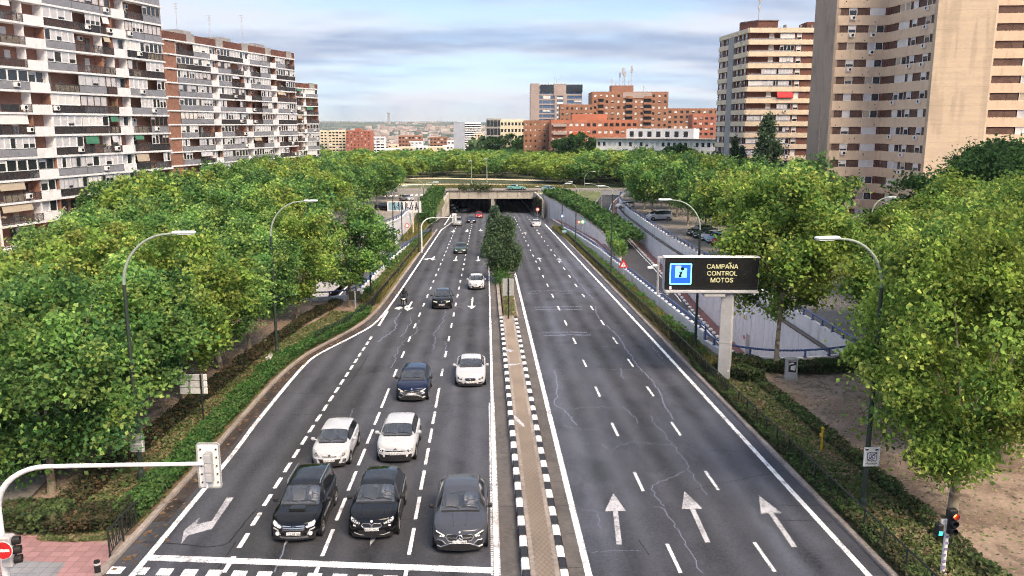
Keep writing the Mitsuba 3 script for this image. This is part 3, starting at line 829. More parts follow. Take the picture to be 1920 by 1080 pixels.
# things laid on the plateau: ring road, sandy island
ring = ribbon([(-70, 222), (-40, 219), (-11, 217), (20, 217.5), (40, 216), (70, 214)], 9.0, lambda x, y: x * 0 + STREET + 0.02)
struct('street', ring, 'street_asphalt', 'roundabout carriageway passing over the tunnel portal')
struct('path', ribbon([(-60, 240), (-20, 236), (0, 236), (14, 232), (22, 229)], 5, lambda x, y: x * 0 + STREET + 0.03), 'sand_path', 'sandy path on the roundabout island')
struct('path', ribbon([(-30, 265), (-8, 262), (10, 255), (24, 247)], 5, lambda x, y: x * 0 + STREET + 0.03), 'sand_path', 'second sandy path further back on the island')
# ================================================================ buildings
mat('brick_brown', speckle((0.29, 0.15, 0.11), 0.2, 0.4, 0.22, 9), 0.85)
mat('brick_dark', speckle((0.155, 0.07, 0.055), 0.25, 0.5, 0.30, 8), 0.85)
mat('brick_red', speckle((0.36, 0.135, 0.095), 0.2, 0.3, 0.2, 6), 0.85)
mat('brick_orange', speckle((0.42, 0.16, 0.10), 0.2, 0.3, 0.15, 5), 0.85)
mat('brick_mid', speckle((0.31, 0.155, 0.10), 0.2, 0.3, 0.2, 5), 0.85)
mat('tan_brick', speckle((0.40, 0.29, 0.19), 0.3, 0.5, 0.3, 6), 0.85)
mat('slab_white', stained((0.80, 0.80, 0.84), (0.58, 0.57, 0.59), 0.5, 0.5), 0.7)
mat('frame_white', (0.78, 0.78, 0.80), 0.5)
mat('shutter_grey', speckle((0.54, 0.54, 0.59), 0.15, 0.9, 0.08, 20), 0.6)
mat('shutter_pale', (0.70, 0.69, 0.70), 0.6)
mat('glass_dark', (0.022, 0.026, 0.034), 0.08, spec=0.7)
mat('glass_blue', (0.08, 0.14, 0.26), 0.08, spec=0.8)
mat('rail_grey', speckle((0.25, 0.255, 0.295), 0.2, 1.2, 0.1, 9), 0.4)
mat('rail_dark', (0.06, 0.06, 0.07), 0.4)
mat('render_cream', stained((0.66, 0.525, 0.40), (0.50, 0.39, 0.30), 0.4, 0.5), 0.85)
mat('render_pale', stained((0.72, 0.60, 0.46), (0.50, 0.42, 0.34), 0.6, 0.5), 0.85)
mat('render_shaded', stained((0.36, 0.295, 0.25), (0.26, 0.21, 0.18), 0.3, 0.7), 0.85)  # darker, greyer render: the shade on the tower end wall is in the colour


def tile_fn(p, n, uv):
    row = noise((p.x - p.y) * 0.35, p.z * 3.0, 1.0)
    fine_ = noise((p.x + p.y) * 3.0, p.z * 11.0, 2.0)
    run = fbm((p.x + p.y) * 1.1, p.z * 0.12, 3.0, 3)
    zj = p.z / 2.8
    joint = smoothstep(0.485, 0.497, dr.abs(zj - dr.floor(zj) - 0.5))
    return mi.Color3f(0.535, 0.43, 0.325) * (0.90 + 0.12 * row + 0.12 * fine_ - 0.16 * smoothstep(0.5, 0.75, run)) * (1 - 0.18 * joint)


mat('tile_wall', tile_fn, 0.85)
mat('frame_brown', (0.16, 0.10, 0.07), 0.5)
mat('frame_grey', (0.34, 0.35, 0.37), 0.5)
mat('awning_green', (0.06, 0.20, 0.13), 0.8)
mat('panel_brown', speckle((0.115, 0.068, 0.055), 0.35, 1.2, 0.35, 6), 0.8)
mat('cream_wall', speckle((0.70, 0.61, 0.46), 0.1, 0.3, 0.06, 3), 0.85)
mat('grey_clad', speckle((0.33, 0.32, 0.32), 0.12, 0.3, 0.08, 3), 0.7)
mat('mauve_clad', speckle((0.40, 0.32, 0.30), 0.12, 0.3, 0.08, 3), 0.7)
mat('roof_grey', speckle((0.20, 0.19, 0.19), 0.3, 0.3, 0.2, 3), 0.9)
mat('awning_red', (0.62, 0.05, 0.06), 0.8)
mat('awning_orange', (0.55, 0.13, 0.05), 0.8)
mat('cloth_beige', (0.46, 0.39, 0.31), 0.9)
mat('pot_green', speckle((0.05, 0.085, 0.03), 0.5, 3, 0.4, 9), 0.9)
R2 = np.random.default_rng(77)


def frame_of(p0, p1):
    """Local frame of a facade: u along it, v outwards (to the right of u), w up."""
    p0, p1 = np.asarray(p0, float)[:2], np.asarray(p1, float)[:2]
    u = (p1 - p0); L = float(np.linalg.norm(u)); u /= L
    M = np.eye(4); M[:2, 0] = u; M[:2, 1] = (u[1], -u[0]); M[:2, 3] = p0
    # right-handed in u, -v, w: keep v outward by mirroring the meshes' winding (double-sided materials)
    return M, L


def tr(x, y, z, s=(1, 1, 1)):
    m = np.eye(4); m[0, 0], m[1, 1], m[2, 2] = s; m[:3, 3] = (x, y, z)
    return m


# --- shared window pieces: a glazed enclosure of n sashes, each about 0.85 m wide, 1.45 m tall, origin at lower left, facing +v
SW, SH = 0.82, 1.42
WIN = {}
for n in (1, 2, 3, 4):
    fr = MB()
    W = n * SW
    fr.span(0, W, -0.05, 0.03, 0, 0.07).span(0, W, -0.05, 0.03, SH - 0.08, SH)
    for k in range(n + 1):
        fr.span(max(0, k * SW - 0.045), min(W, k * SW + 0.045), -0.05, 0.031, 0.07, SH - 0.08)
    WIN['frame', n] = mikit.ply(fr.get())
    WIN['pane', n] = mikit.ply(MB().span(0.02, W - 0.02, -0.09, -0.07, 0.03, SH - 0.03).get())
    for v in range(5):
        sh = MB()
        for k in range(n):
            d = [1.0, 1.0, 0.75, 0.6, 0.0][R2.integers(0, 5)] if v < 4 else [0, 0, 0.3][R2.integers(0, 3)]
            if d > 0:
                z1 = SH - 0.08; z0_ = z1 - (z1 - 0.07) * d
                sh.span(k * SW + 0.05, (k + 1) * SW - 0.05, -0.06, -0.035, z0_, z1)
        if sh.n == 0:
            sh.span(0.05, SW - 0.05, -0.06, -0.035, SH - 0.4, SH - 0.08)
        WIN['shutter', n, v] = mikit.ply(sh.get())
UNIT = mikit.ply(MB().box((0, 0, 0), (1, 1, 1)).get())
acm = MB().cbox((0, 0, 0), (0.85, 0.34, 0.62), 0.03)
AC_BODY = mikit.ply(acm.get())
AC_FAN = mikit.ply(MB().lathe([(0.23, 0.0), (0.23, 0.02), (0.20, 0.03), (0.0, 0.025)], (0.1, 0.17, 0), (0, 1, 0), 14).get())
RAILS = {}
for n_ in range(1, 11):
    mb_ = MB()
    for k in range(n_ * 7):
        mb_.span(k / 7 + .05, k / 7 + .085, -.02, .02, .06, .97)
    for k in range(n_ * 1 + 1):
        mb_.span(max(0, k - .03), min(n_, k + .03), -.03, .03, 0.0, .98)
    mb_.span(0, n_, -.025, .025, .02, .08)
    RAILS['bars', n_] = mikit.ply(mb_.get())
    mb_ = MB()
    for k in range(n_):
        mb_.span(k + .02, k + .98, -.02, .02, .05, .97)
        mb_.span(k + .98, min(n_, k + 1.02), -.03, .03, 0.0, .98)
    RAILS['panels', n_] = mikit.ply(mb_.get())
DOOR = mikit.ply(MB().span(0, 0.9, -0.04, 0.02, 0, 2.1).get())


def ubox(b, name, M, x0, x1, y0, y1, z0, z1, m, **kw):
    return part(b, name, UNIT, m, tw=M @ tr((x0 + x1) / 2, (y0 + y1) / 2, (z0 + z1) / 2, (x1 - x0, y1 - y0, z1 - z0)), **kw)


def window(b, M, x, y, z, n, v=None, sm=None, scale=1.0):
    w = part(b, 'window', WIN['frame', n], ['frame_white', 'frame_white', 'frame_white', 'frame_white', 'frame_grey', 'frame_brown'][int(R2.integers(0, 6))], tw=M @ tr(x, y, z, (scale, 1, 1)))
    part(w, 'pane', WIN['pane', n], 'glass_dark', tw=M @ tr(x, y, z, (scale, 1, 1)))
    part(w, 'shutter', WIN['shutter', n, int(R2.integers(0, 5)) if v is None else v], sm or ('shutter_grey' if R2.random() < 0.75 else 'shutter_pale'), tw=M @ tr(x, y, z, (scale, 1, 1)))
    return w


def ac(b, M, x, y, z):
    a = part(b, 'air_conditioner', AC_BODY, 'frame_white', tw=M @ tr(x, y, z))
    part(a, 'fan', AC_FAN, 'black', tw=M @ tr(x, y, z))


def balcony_block(name, label, p0, p1, slabs, segs, brick='brick_brown', depth=13.0, H=2.8, top=None, pier=0.0, group=None, detail=True):
    b = thing(name, label, 'apartment block', group)
    M, L = frame_of(p0, p1)
    z_lo, z_hi = min(slabs) - H, max(slabs)
    ubox(b, 'wall', M, 0.02, L - 0.02, -depth, -1.45, z_lo - 6, z_hi, brick)
    ubox(b, 'end_wall', M, L - 0.25, L - 0.02, -1.44, -0.12, z_lo - 6, z_hi - .25, brick)
    if pier:
        ubox(b, 'pier', M, 0.0, pier, -1.44, -0.1, z_lo - 6, z_hi - .25, brick)
        ubox(b, 'pilaster', M, pier * .38, pier * .46, -0.1, -0.04, z_lo - 6, z_hi - .25, brick)
    for k, zs in enumerate(slabs):
        ubox(b, 'slab', M, -0.05, L + 0.05, -1.44, 0.14 + (k % 2) * 0.002, zs - 0.27, zs, 'slab_white')
        if k == 0 and top is not None:
            continue
        z = zs
        for si, (kind, a0, a1) in enumerate(segs):
            x0, x1 = pier + (L - pier) * a0, pier + (L - pier) * a1
            # partition wall between bays
            ubox(b, 'partition', M, x0 - 0.06, x0 + 0.06, -1.43, -0.08, z + 0.002, z + H - 0.28, 'slab_white' if R2.random() < .6 else brick)
            if kind == 'solid':
                ubox(b, 'parapet', M, x0, x1, -0.12, 0.12, z + 0.002, z + 1.02, 'slab_white')
                if R2.random() < 0.45:
                    n = 2
                    window(b, M, x0 + (x1 - x0) * .1, -0.2 - 0.4 * R2.random(), z + 1.04, n, scale=(x1 - x0) * .8 / (n * SW))
                else:
                    part(b, 'balcony_door', DOOR, 'glass_dark' if R2.random() < .5 else 'shutter_pale', tw=M @ tr(x0 + 0.6, -1.4, z + 0.02))
                continue
            dark = R2.random() < 0.35
            # split the bay in flats
            m = max(1, int(round((x1 - x0) / 5.0)))
            for q in range(m):
                y0, y1 = x0 + (x1 - x0) * q / m, x0 + (x1 - x0) * (q + 1) / m
                g = R2.random() < {'glz': 0.84, 'mix': 0.6, 'open': 0.3}[kind]
                nr = int(np.clip(round(y1 - y0), 1, 10))
                style = 'panels' if (g and not dark) else 'bars'
                part(b, 'railing', RAILS[style, nr], 'rail_grey' if style == 'panels' else 'rail_dark', tw=M @ tr(y0 + .05, .045, z, ((y1 - y0 - .1) / nr, 1, 1)))
                if style == 'bars' and R2.random() < .6:
                    c0_ = y0 + .08 + (y1 - y0) * R2.uniform(0, .3)
                    ubox(b, 'railing_screen', M, c0_, c0_ + (y1 - c0_ - .1) * R2.uniform(.5, 1), .0, .012, z + .1, z + .93, ['rail_grey', 'cloth_beige', 'rail_grey', 'brick_dark', 'glass_dark'][R2.integers(0, 5)])
                ubox(b, 'handrail', M, y0 + 0.03, y1 - 0.03, 0.0, 0.09, z + 0.981, z + 1.04, 'rail_dark')
                if g:
                    W = y1 - y0 - 0.15
                    if R2.random() < 0.4 and W > 3:
                        cut = R2.uniform(0.4, 0.65) * W
                        spans = [(y0 + 0.08, y0 + 0.08 + cut - .1), (y0 + 0.08 + cut, y0 + 0.08 + W)]
                    else:
                        spans = [(y0 + 0.08, y0 + 0.08 + W)]
                    if R2.random() < 0.28 and len(spans) == 2:
                        spans = spans[:1] if R2.random() < .5 else spans[1:]
                    for s0, s1 in spans:
                        w_ = s1 - s0
                        n = int(np.clip(round(w_ / 0.95), 1, 4))
                        window(b, M, s0, -0.03, z + 1.045, n, scale=w_ / (n * SW))
                else:
                    for t in range(int(R2.integers(1, 3))):
                        xx = R2.uniform(y0 + 0.3, max(y0 + 0.35, y1 - 1.3))
                        part(b, 'balcony_door', DOOR, ['glass_dark', 'shutter_pale', 'cloth_beige', 'glass_dark'][R2.integers(0, 4)], tw=M @ tr(xx, -1.4, z + 0.02))
                    if R2.random() < 0.35:
                        ac(b, M, R2.uniform(y0 + .5, y1 - .5), -1.2, z + 1.9)
                    if detail and R2.random() < 0.5:
                        xx = R2.uniform(y0 + .3, y1 - .6)
                        tuft = MB()
                        for _ in range(14):
                            c = np.array([xx, -0.15, z + 1.0]) + R2.normal(0, (.25, .1, .2))
                            tuft.box(c, R2.uniform(.08, .2, 3), R2.uniform(0, 3))
                        part(b, 'balcony_plant', tuft.map(M), ['pot_green', 'cloth_beige', 'rail_dark'][R2.integers(0, 3)])
                if not g and R2.random() < 0.35:
                    a0_, a1_ = y0 + .25, y0 + .25 + (y1 - y0 - .5) * R2.uniform(.5, 1)
                    dz_ = R2.uniform(.6, 1.3)
                    aw = MB().quad((a0_, .0, z + 2.45), (a1_, .0, z + 2.45), (a1_, .18, z + 2.45 - dz_), (a0_, .18, z + 2.45 - dz_))
                    part(b, 'awning', aw.map(M), ['awning_green', 'cloth_beige', 'shutter_grey', 'shutter_pale', 'cloth_beige'][R2.integers(0, 5)])
                if R2.random() < 0.18:
                    ac(b, M, R2.uniform(y0 + .5, y1 - .5), 0.28, z + 0.62)
    if top:
        x = 0.0; k = 0
        while x < L:
            w = min(L - x, 7.6 if k % 2 == 0 else 3.4)
            br = k % 2 == 0
            ubox(b, 'roof_parapet', M, x, x + w - .01, -0.6 - 0.002 * k, -0.04 - (0 if br else .25), max(slabs), max(slabs) + (1.5 if br else 1.75), 'brick_dark' if br else 'grey_clad')
            x += w; k += 1
    ubox(b, 'roof', M, -0.02, L + 0.02, -depth - .1, -0.62, z_hi + .002, z_hi + 0.4, 'roof_grey')
    return b, M, L


SEG1 = [('open', 0, .195), ('solid', .195, .29), ('glz', .29, .60), ('open', .60, .665), ('solid', .665, .745), ('glz', .745, .992)]
b1p0, b1p1 = (-60.2, 106.4), (-51.2, 140.9)
B1, M1, L1 = balcony_block('apartment_block', 'nearest brick apartment block on the left with white balcony slabs, cut by the photo top', b1p0, b1p1,
                           [23.9 + 2.8 * k for k in range(4, -12, -1)], SEG1, depth=14)
SEG2 = [('glz', 0, .235), ('solid', .235, .29), ('glz', .29, .50), ('solid', .50, .555), ('glz', .555, .745), ('solid', .745, .80), ('mix', .80, .995)]
B2, M2, L2 = balcony_block('apartment_block', 'second brick apartment block on the left with a roof parapet of alternating brick and grey', (-63.9, 176.7), (-50.1, 231.0),
                           [30.85 - 2.8 * k for k in range(0, 14)], SEG2, depth=14, top=True, pier=3.6)
for k in range(3):
    xx = 9 + k * 16
    ubox(B2, 'roof_hut', M2, xx, xx + 5, -8, -3, 31.3, 33.6, 'grey_clad')
SEG3 = [('open', 0, .3), ('solid', .3, .42), ('mix', .42, .99)]
B3, M3, L3 = balcony_block('apartment_block', 'furthest and lowest apartment block of the row on the left', (-59.9, 276.2), (-55.2, 287.5),
                           [25.45 - 2.8 * k for k in range(0, 12)], SEG3, depth=14, top=True)
# tan block beside the nearest apartment block
tb = thing('apartment_block', 'tan brick wall at the left photo edge beside the nearest apartment block', 'apartment block')
ubox(tb, 'wall', M1, -16, -0.12, -12, -0.3, -9, 12.6, 'tan_brick')
ubox(tb, 'coping', M1, -16.1, -0.1, -12.1, -0.2, 12.602, 12.9, 'grey_clad')
for k in range(6):
    window(tb, M1, -2.2 - 1.6 * (k % 2), -0.22, -4 + 2.8 * k, 1)
# antennas on block two
for k, (px, py0, py1) in enumerate(((332, 50, 4), (394, 70, 28), (455, 78, 28))):
    a = thing('antenna', ['tall roof antenna at the near end of the second apartment block', 'middle of three roof antennas on the second apartment block', 'third roof antenna, towards the far end of the second apartment block'][k], 'antenna', 'roof antennas of the second apartment block')
    d_ = 190 + 12 * k
    p, q_ = DP(px, py0, d_), DP(px, py1, d_)
    part(a, 'mast', MB().tube([(p[0], p[1], 31.2), (p[0], p[1], q_[2])], 0.07, 6), 'grey_paint')
    ca = MB()
    for j in range(4):
        ca.box((p[0], p[1], q_[2] - 0.2 - j * 0.35), (1.3 - j * .2, 0.06, 0.06))
    part(a, 'crossbar', ca, 'grey_paint')

# ---- right tower with cream bands
t_ = lambda px, py, d: DP(px, py, d)[:2]
PA0, PA1, PB1 = t_(1561, 145, 147.6), t_(1657, 145, 147.2), t_(1744, 145, 132.9)
PC0, PC1 = t_(1745.5, 145, 132.2), t_(1854, 145, 131.5)
PD0, PD1 = t_(1855, 145, 144.7), t_(1985, 145, 143.5)
PE0 = t_(1523, 145, 152.0)
tw_ = thing('apartment_tower', 'tall cream apartment tower on the right with brown window bands and a blank wall', 'apartment tower')
ZTOP, ZBOT = 46.0, -6.0


def face(p0, p1):
    # v outward must point to the camera: these faces run left to right as seen, so outward is to the right of u
    return frame_of(p0, p1)


core = Polygon([PE0, PA0 + [0, .6], PA1 + [.1, .7], PB1 + [.5, .4], PC1 + [-.2, .5], PD0 + [.2, .6], PD1 + [0, .5], PD1 + [12, 30], PE0 + [15, 30]]).buffer(0)
part(tw_, 'core', MB().prism(core, ZBOT, ZTOP - 1), 'panel_brown')
MA, LA = face(PA0, PA1); MBm, LB = face(PA1, PB1); MC, LC = face(PC0, PC1); MD, LD = face(PD0, PD1); ME, LE = face(PE0, PA0)
ubox(tw_, 'blank_wall', MC, 0, LC, -0.8, 0.35, ZBOT, ZTOP, 'tile_wall')
ubox(tw_, 'wall_edge', MC, LC - .05, LC + .25, -12, 0.34, ZBOT, ZTOP - .02, 'render_cream')
ubox(tw_, 'blank_wall', ME, 0.0, LE + .15, -0.8, 0.30, ZBOT, ZTOP, 'render_shaded')  # end wall turned from the light, its shade painted by the darker render
ubox(tw_, 'wall_rib', ME, LE * .58, LE * .64, 0.3, 0.36, ZBOT, ZTOP - .02, 'render_shaded')
WB0 = 31.93
for k in range(-4, 14):
    zb = WB0 - 2.8 * k                       # bottom of the window band
    for Mx, Lx, nm in ((MA, LA, 'A'), (MBm, LB, 'B'), (MD, LD, 'D')):
        ubox(tw_, 'spandrel', Mx, -0.02, Lx + 0.02, -0.5, 0.05 + (0.003 if nm == 'A' else 0), zb - 1.58, zb, 'render_cream')
        lo, hi = zb + 0.002, zb + 1.215
        if nm == 'A':
            cols = [('p', 0.0, .235), ('w1', .235, .395), ('p', .395, .60), ('j', .60, .63), ('w2', .635, .94), ('j', .945, 1.0)]
        elif nm == 'B':
            cols = [('j', 0.0, .03), ('p', .03, .22), ('w2', .24, .47), ('p', .48, .53), ('w1', .53, .63), ('p', .64, .79), ('w1', .80, .91), ('p', .915, 1.0)]
        else:
            cols = [('p', 0.0, .28), ('p', .28, .45), ('w2', .46, .68), ('p', .69, .99)]
        for kind, a0, a1 in cols:
            x0, x1 = Lx * a0, Lx * a1
            if kind == 'p':
                ubox(tw_, 'infill', Mx, x0 + .02, x1 - .02, -0.5, -0.16, lo, hi, 'panel_brown')
            elif kind == 'j':
                ubox(tw_, 'jamb', Mx, x0 + .02, x1 - .02, -0.5, -0.02, lo, hi, 'brick_dark')
            else:
                n = 1 if kind == 'w1' else 2
                sc = (x1 - x0 - .06) / (n * SW)
                w = part(tw_, 'window', WIN['frame', n], 'frame_white', tw=Mx @ tr(x0 + .03, -0.1, zb - .02, (sc, 1, 0.87)))
                part(w, 'pane', WIN['pane', n], 'glass_dark', tw=Mx @ tr(x0 + .03, -0.1, zb - .02, (sc, 1, 0.87)))
                part(w, 'shutter', WIN['shutter', n, int(R2.integers(0, 5))], ['shutter_pale', 'shutter_grey', 'cloth_beige', 'shutter_pale'][R2.integers(0, 4)], tw=Mx @ tr(x0 + .03, -0.1, zb - .02, (sc, 1, 0.87)))
                if R2.random() < 0.26:
                    ac(tw_, Mx, x0 + .6, 0.28, zb - 0.42)
    vent = MB()
    for _ in range(3):
        vent.box((R2.uniform(.5, LA - .5), 0.06, zb - R2.uniform(.3, 1.3)), (0.16, 0.05, 0.16))
    part(tw_, 'vent', vent.map(MA), 'rail_dark')
for Mx, Lx in ((MA, LA), (MBm, LB), (MD, LD)):
    ubox(tw_, 'roof_band', Mx, -0.02, Lx + .02, -0.5, 0.06, WB0 + 2.8 * 4 + 1.22, ZTOP, 'render_cream')

# ---- the lower banded block left of the tower
r2 = thing('apartment_block', 'cream and brown banded apartment block left of the tall tower', 'apartment block')
QL, QC, QR = t_(1347.5, 145, 236.0), t_(1401, 145, 213.7), t_(1530, 145, 213.7)
MF, LF = face(QC, QR); ML_, LL = face(QL, QC)
part(r2, 'core', MB().prism(Polygon([QL + [.2, .9], QC + [.3, .9], QR + [0, .9], QR + [0, 22], QL + [8, 22]]), -8, 36.4), 'brick_dark')
Z2 = 34.3
for k in range(0, 14):
    zb = Z2 - 2.8 * k
    for Mx, Lx, nm in ((MF, LF, 'F'), (ML_, LL, 'L')):
        pr = 0.32 if nm == 'F' else 0.30
        ubox(r2, 'band', Mx, -0.05, Lx + .05, -0.9, pr, zb - 1.16, zb, 'render_pale')
        lo, hi = zb + 0.002, zb + 1.635
        if nm == 'F':
            st = R2.random()
            ubox(r2, 'infill', Mx, Lx * .765, Lx * .99, -0.9, -0.1, lo, hi, 'brick_dark')
            part(w := part(r2, 'window', WIN['frame', 1], 'frame_white', tw=Mx @ tr(Lx * .69, -0.15, zb, (Lx * .07 / SW, 1, 1.05))), 'shutter', WIN['shutter', 1, int(R2.integers(0, 4))], 'shutter_pale', tw=Mx @ tr(Lx * .69, -0.15, zb, (Lx * .07 / SW, 1, 1.05)))
            part(w, 'pane', WIN['pane', 1], 'glass_dark', tw=Mx @ tr(Lx * .69, -0.15, zb, (Lx * .07 / SW, 1, 1.05)))
            ubox(r2, 'infill', Mx, Lx * .655, Lx * .685, -0.9, -0.12, lo, hi, 'brick_dark')
            if k == 5:
                aw = MB().add([[Lx * .44, 0.1, zb + 1.6], [Lx * .67, 0.1, zb + 1.6], [Lx * .67, 0.75, zb + .35], [Lx * .44, 0.75, zb + .35], [Lx * .67, 0.74, zb + .1], [Lx * .44, 0.74, zb + .1]], [[0, 1, 2, 3], [3, 2, 4, 5]])
                part(r2, 'awning', aw.map(Mx), 'awning_red', label='red awning')
            else:
                n = 4
                window(r2, Mx, Lx * .45, 0.0, zb + .1, n, scale=Lx * .205 / (n * SW))
            if st < 0.6:
                n = 4
                a0 = R2.choice([.02, .02, .2])
                window(r2, Mx, Lx * a0, 0.0, zb + .1, n, scale=Lx * (.42 - a0) / (n * SW))
                if a0 < .1:
                    window(r2, Mx, Lx * .23, 0.06, zb + .1, n, scale=Lx * .2 / (n * SW))
            else:
                part(r2, 'balcony_door', DOOR, 'shutter_pale', tw=Mx @ tr(Lx * .3, -0.8, zb, (1.4, 1, .75)))
            ubox(r2, 'handrail', Mx, Lx * .01, Lx * .655, 0.2, 0.28, zb + .02, zb + .30, 'rail_grey')
            if R2.random() < .4:
                ac(r2, Mx, Lx * R2.uniform(.3, .75), .5, zb - .3)
        else:
            for a0, n in ((.03, 2), (.22, 1), (.62, 1), (.76, 1), (.88, 1)):
                window(r2, Mx, Lx * a0, -0.1, zb + .12, n, scale=1.15)
            ubox(r2, 'stair_glass', Mx, Lx * .36, Lx * .55, -0.9, 0.36, zb - 1.16, zb + 1.64, 'grey_clad')
            if R2.random() < .5:
                ac(r2, Mx, Lx * .8, .5, zb - .3)
ubox(r2, 'roof_band', MF, -0.05, LF + .05, -0.9, 0.34, Z2 + 1.64, Z2 + 2.75, 'render_pale')
ubox(r2, 'roof_band', ML_, -0.05, LL + .05, -0.9, 0.31, Z2 + 1.64, Z2 + 2.75, 'render_pale')
hut = part(r2, 'roof_hut', MB().prism(Polygon([(LF * .0, -8), (LF * .17, -3.2), (LF * .46, -3.2), (LF * .46, -10), (LF * .02, -11)]), Z2 + 2.2, Z2 + 4.75).map(MF), 'brick_dark')
part(hut, 'coping', MB().prism(Polygon([(LF * .0 - .2, -8), (LF * .17, -3), (LF * .47, -3), (LF * .47, -10.1), (LF * .02, -11.2)]), Z2 + 4.752, Z2 + 5.0).map(MF), 'roof_grey')
ubox(r2, 'roof_hut', MF, LF * .9, LF * 1.04, -9, -4, Z2 + 2.0, Z2 + 4.6, 'brick_dark')
cp = MB()
for a0 in (.56, .79, .95):
    cp.span(LF * a0, LF * a0 + .6, -4.3, -3.7, Z2 + 2.5, Z2 + 3.9)
part(r2, 'chimney', cp.map(MF), 'roof_grey')
an = thing('antenna', 'thin antenna mast on the roof hut of the banded block', 'antenna')
p = (MF @ [LF * .22, -6, 0, 1])[:3]
part(an, 'mast', MB().tube([(p[0], p[1], Z2 + 4.9), (p[0], p[1], Z2 + 10.2)], 0.1, 6), 'grey_paint')
part(an, 'dish', MB().box((p[0], p[1], Z2 + 8.2), (.5, .4, 1.1)).box((p[0] + .2, p[1], Z2 + 10), (.7, .3, .9)), 'grey_paint')


# ---- buildings further away, each with storeys, window openings and roofs
def far_block(name, label, px0, px1, ytop, ybase, dep, wallm, floors, cols, glass='glass_dark', winh=0.55, winw=0.6, skew=0.0, group=None, band=None, shutter=0.3, depth=None, cat='building', side_m=None, parapet=0.5):
    """Front between photo columns px0..px1 at distance dep (skew: how much further its right end is)."""
    b = thing(name, label, cat, group)
    p0, p1 = DP(px0, (ytop + ybase) / 2, dep), DP(px1, (ytop + ybase) / 2, dep + skew)
    zt, zb = DP(px0, ytop, dep)[2], DP(px0, ybase, dep)[2]
    M, L = frame_of(p0, p1)
    dpt = depth or min(16.0, L * .8)
    ubox(b, 'core', M, 0.02, L - .02, -dpt + .02, -0.35, zb - 4, zt - .02, glass)
    fh = (zt - zb) / floors
    sp = MB(); pi = MB()
    ph = fh * (1 - winh)
    ubox(b, 'wall', M, 0, L, -dpt, -0.36, zt - ph * .6, zt + parapet, wallm)
    for k in range(floors + 1):
        z = zb + k * fh
        sp.span(0, L, -0.34, 0.0, z - ph / 2, z + ph / 2 if k < floors else zt)
        sp.span(-.05, 0.33, -dpt, -0.36, z - ph / 2, z + ph / 2 if k < floors else zt - ph * .6 - .01)
        sp.span(L - .33, L + .05, -dpt, -0.36, z - ph / 2, z + ph / 2 if k < floors else zt - ph * .6 - .01)
    cw = L / cols
    if winw < 1:
        for c in range(cols + 1):
            x0, x1 = max(0, c * cw - cw * (1 - winw) / 2), min(L, c * cw + cw * (1 - winw) / 2)
            pi.span(x0, x1, -0.34, -0.02, zb - 3.9, zt - .03)
        part(b, 'pier', pi.map(M), band or wallm)
    ubox(b, 'side_wall', M, L - .02, L + .02, -dpt, -0.3, zb - 4, zt - .1, side_m or wallm)
    ubox(b, 'side_wall', M, -.02, .02, -dpt, -0.3, zb - 4, zt - .1, side_m or wallm)
    part(b, 'spandrel', sp.map(M), wallm)
    cnt = 0
    for k in range(floors):
        for c in range(cols):
            if cnt > 280:
                break
            x0, x1 = c * cw + cw * (1 - winw) / 2, (c + 1) * cw - cw * (1 - winw) / 2
            z0_, z1_ = zb + k * fh + ph / 2, zb + (k + 1) * fh - ph / 2
            r = R2.random()
            if r < shutter:
                ubox(b, 'window', M, x0 + .05, x1 - .05, -0.33, -0.2, z0_ + .05 + (z1_ - z0_) * R2.choice([0, 0, .4]), z1_ - .03, 'shutter_pale')
            elif r < shutter + 0.25:
                ubox(b, 'window', M, x0 + .05, x1 - .05, -0.33, -0.25, z0_ + .05, z1_ - .03, glass)
            cnt += 1
    return b, M, L, zt, zb, dpt


# office tower in the middle distance
ot, Mo, Lo, zt, zb, dp_ = far_block('office_tower', 'office tower with blue glass bands and grey stone piers in the middle distance', 1003, 1091, 160, 222, 470, 'mauve_clad', 7, 6, 'glass_blue', 0.7, 0.95, depth=24, band='grey_clad', shutter=0.05)
ubox(ot, 'stair_pier', Mo, -2.4, 2.3, -20, .8, zb - 4, zt + 1.0, 'mauve_clad')
ubox(ot, 'stair_pier', Mo, Lo * .40, Lo * .66, -3, .5, zt - 5.5, zt + .8, 'mauve_clad')
ubox(ot, 'stair_pier', Mo, Lo * .42, Lo * .47, -3, .4, zb - 4, zt - 5.51, 'mauve_clad')
ubox(ot, 'stair_pier', Mo, Lo * .60, Lo * .68, -3, .4, zb - 4, zt - 5.51, 'mauve_clad')
for k in range(7):
    ubox(ot, 'white_band', Mo, Lo * .47, Lo * .60, -.3, .3, zb + k * (zt - zb) / 7 + .2, zb + k * (zt - zb) / 7 + 1.2, 'slab_white')
ubox(ot, 'roof_band', Mo, Lo * .12, Lo * .40, -3, .45, zt - 3.6, zt + .3, 'glass_dark')
ubox(ot, 'roof_band', Mo, Lo * .66, Lo * 1.01, -3, .45, zt - 3.6, zt + .3, 'glass_dark')
mm = MB()
for a0, h in ((.42, 5), (.47, 4), (.55, 5.5), (.3, 2)):
    mm.tube([(Lo * a0, -8, zt), (Lo * a0, -8, zt + h)], .12, 5)
part(ot, 'roof_mast', mm.map(Mo), 'grey_paint')
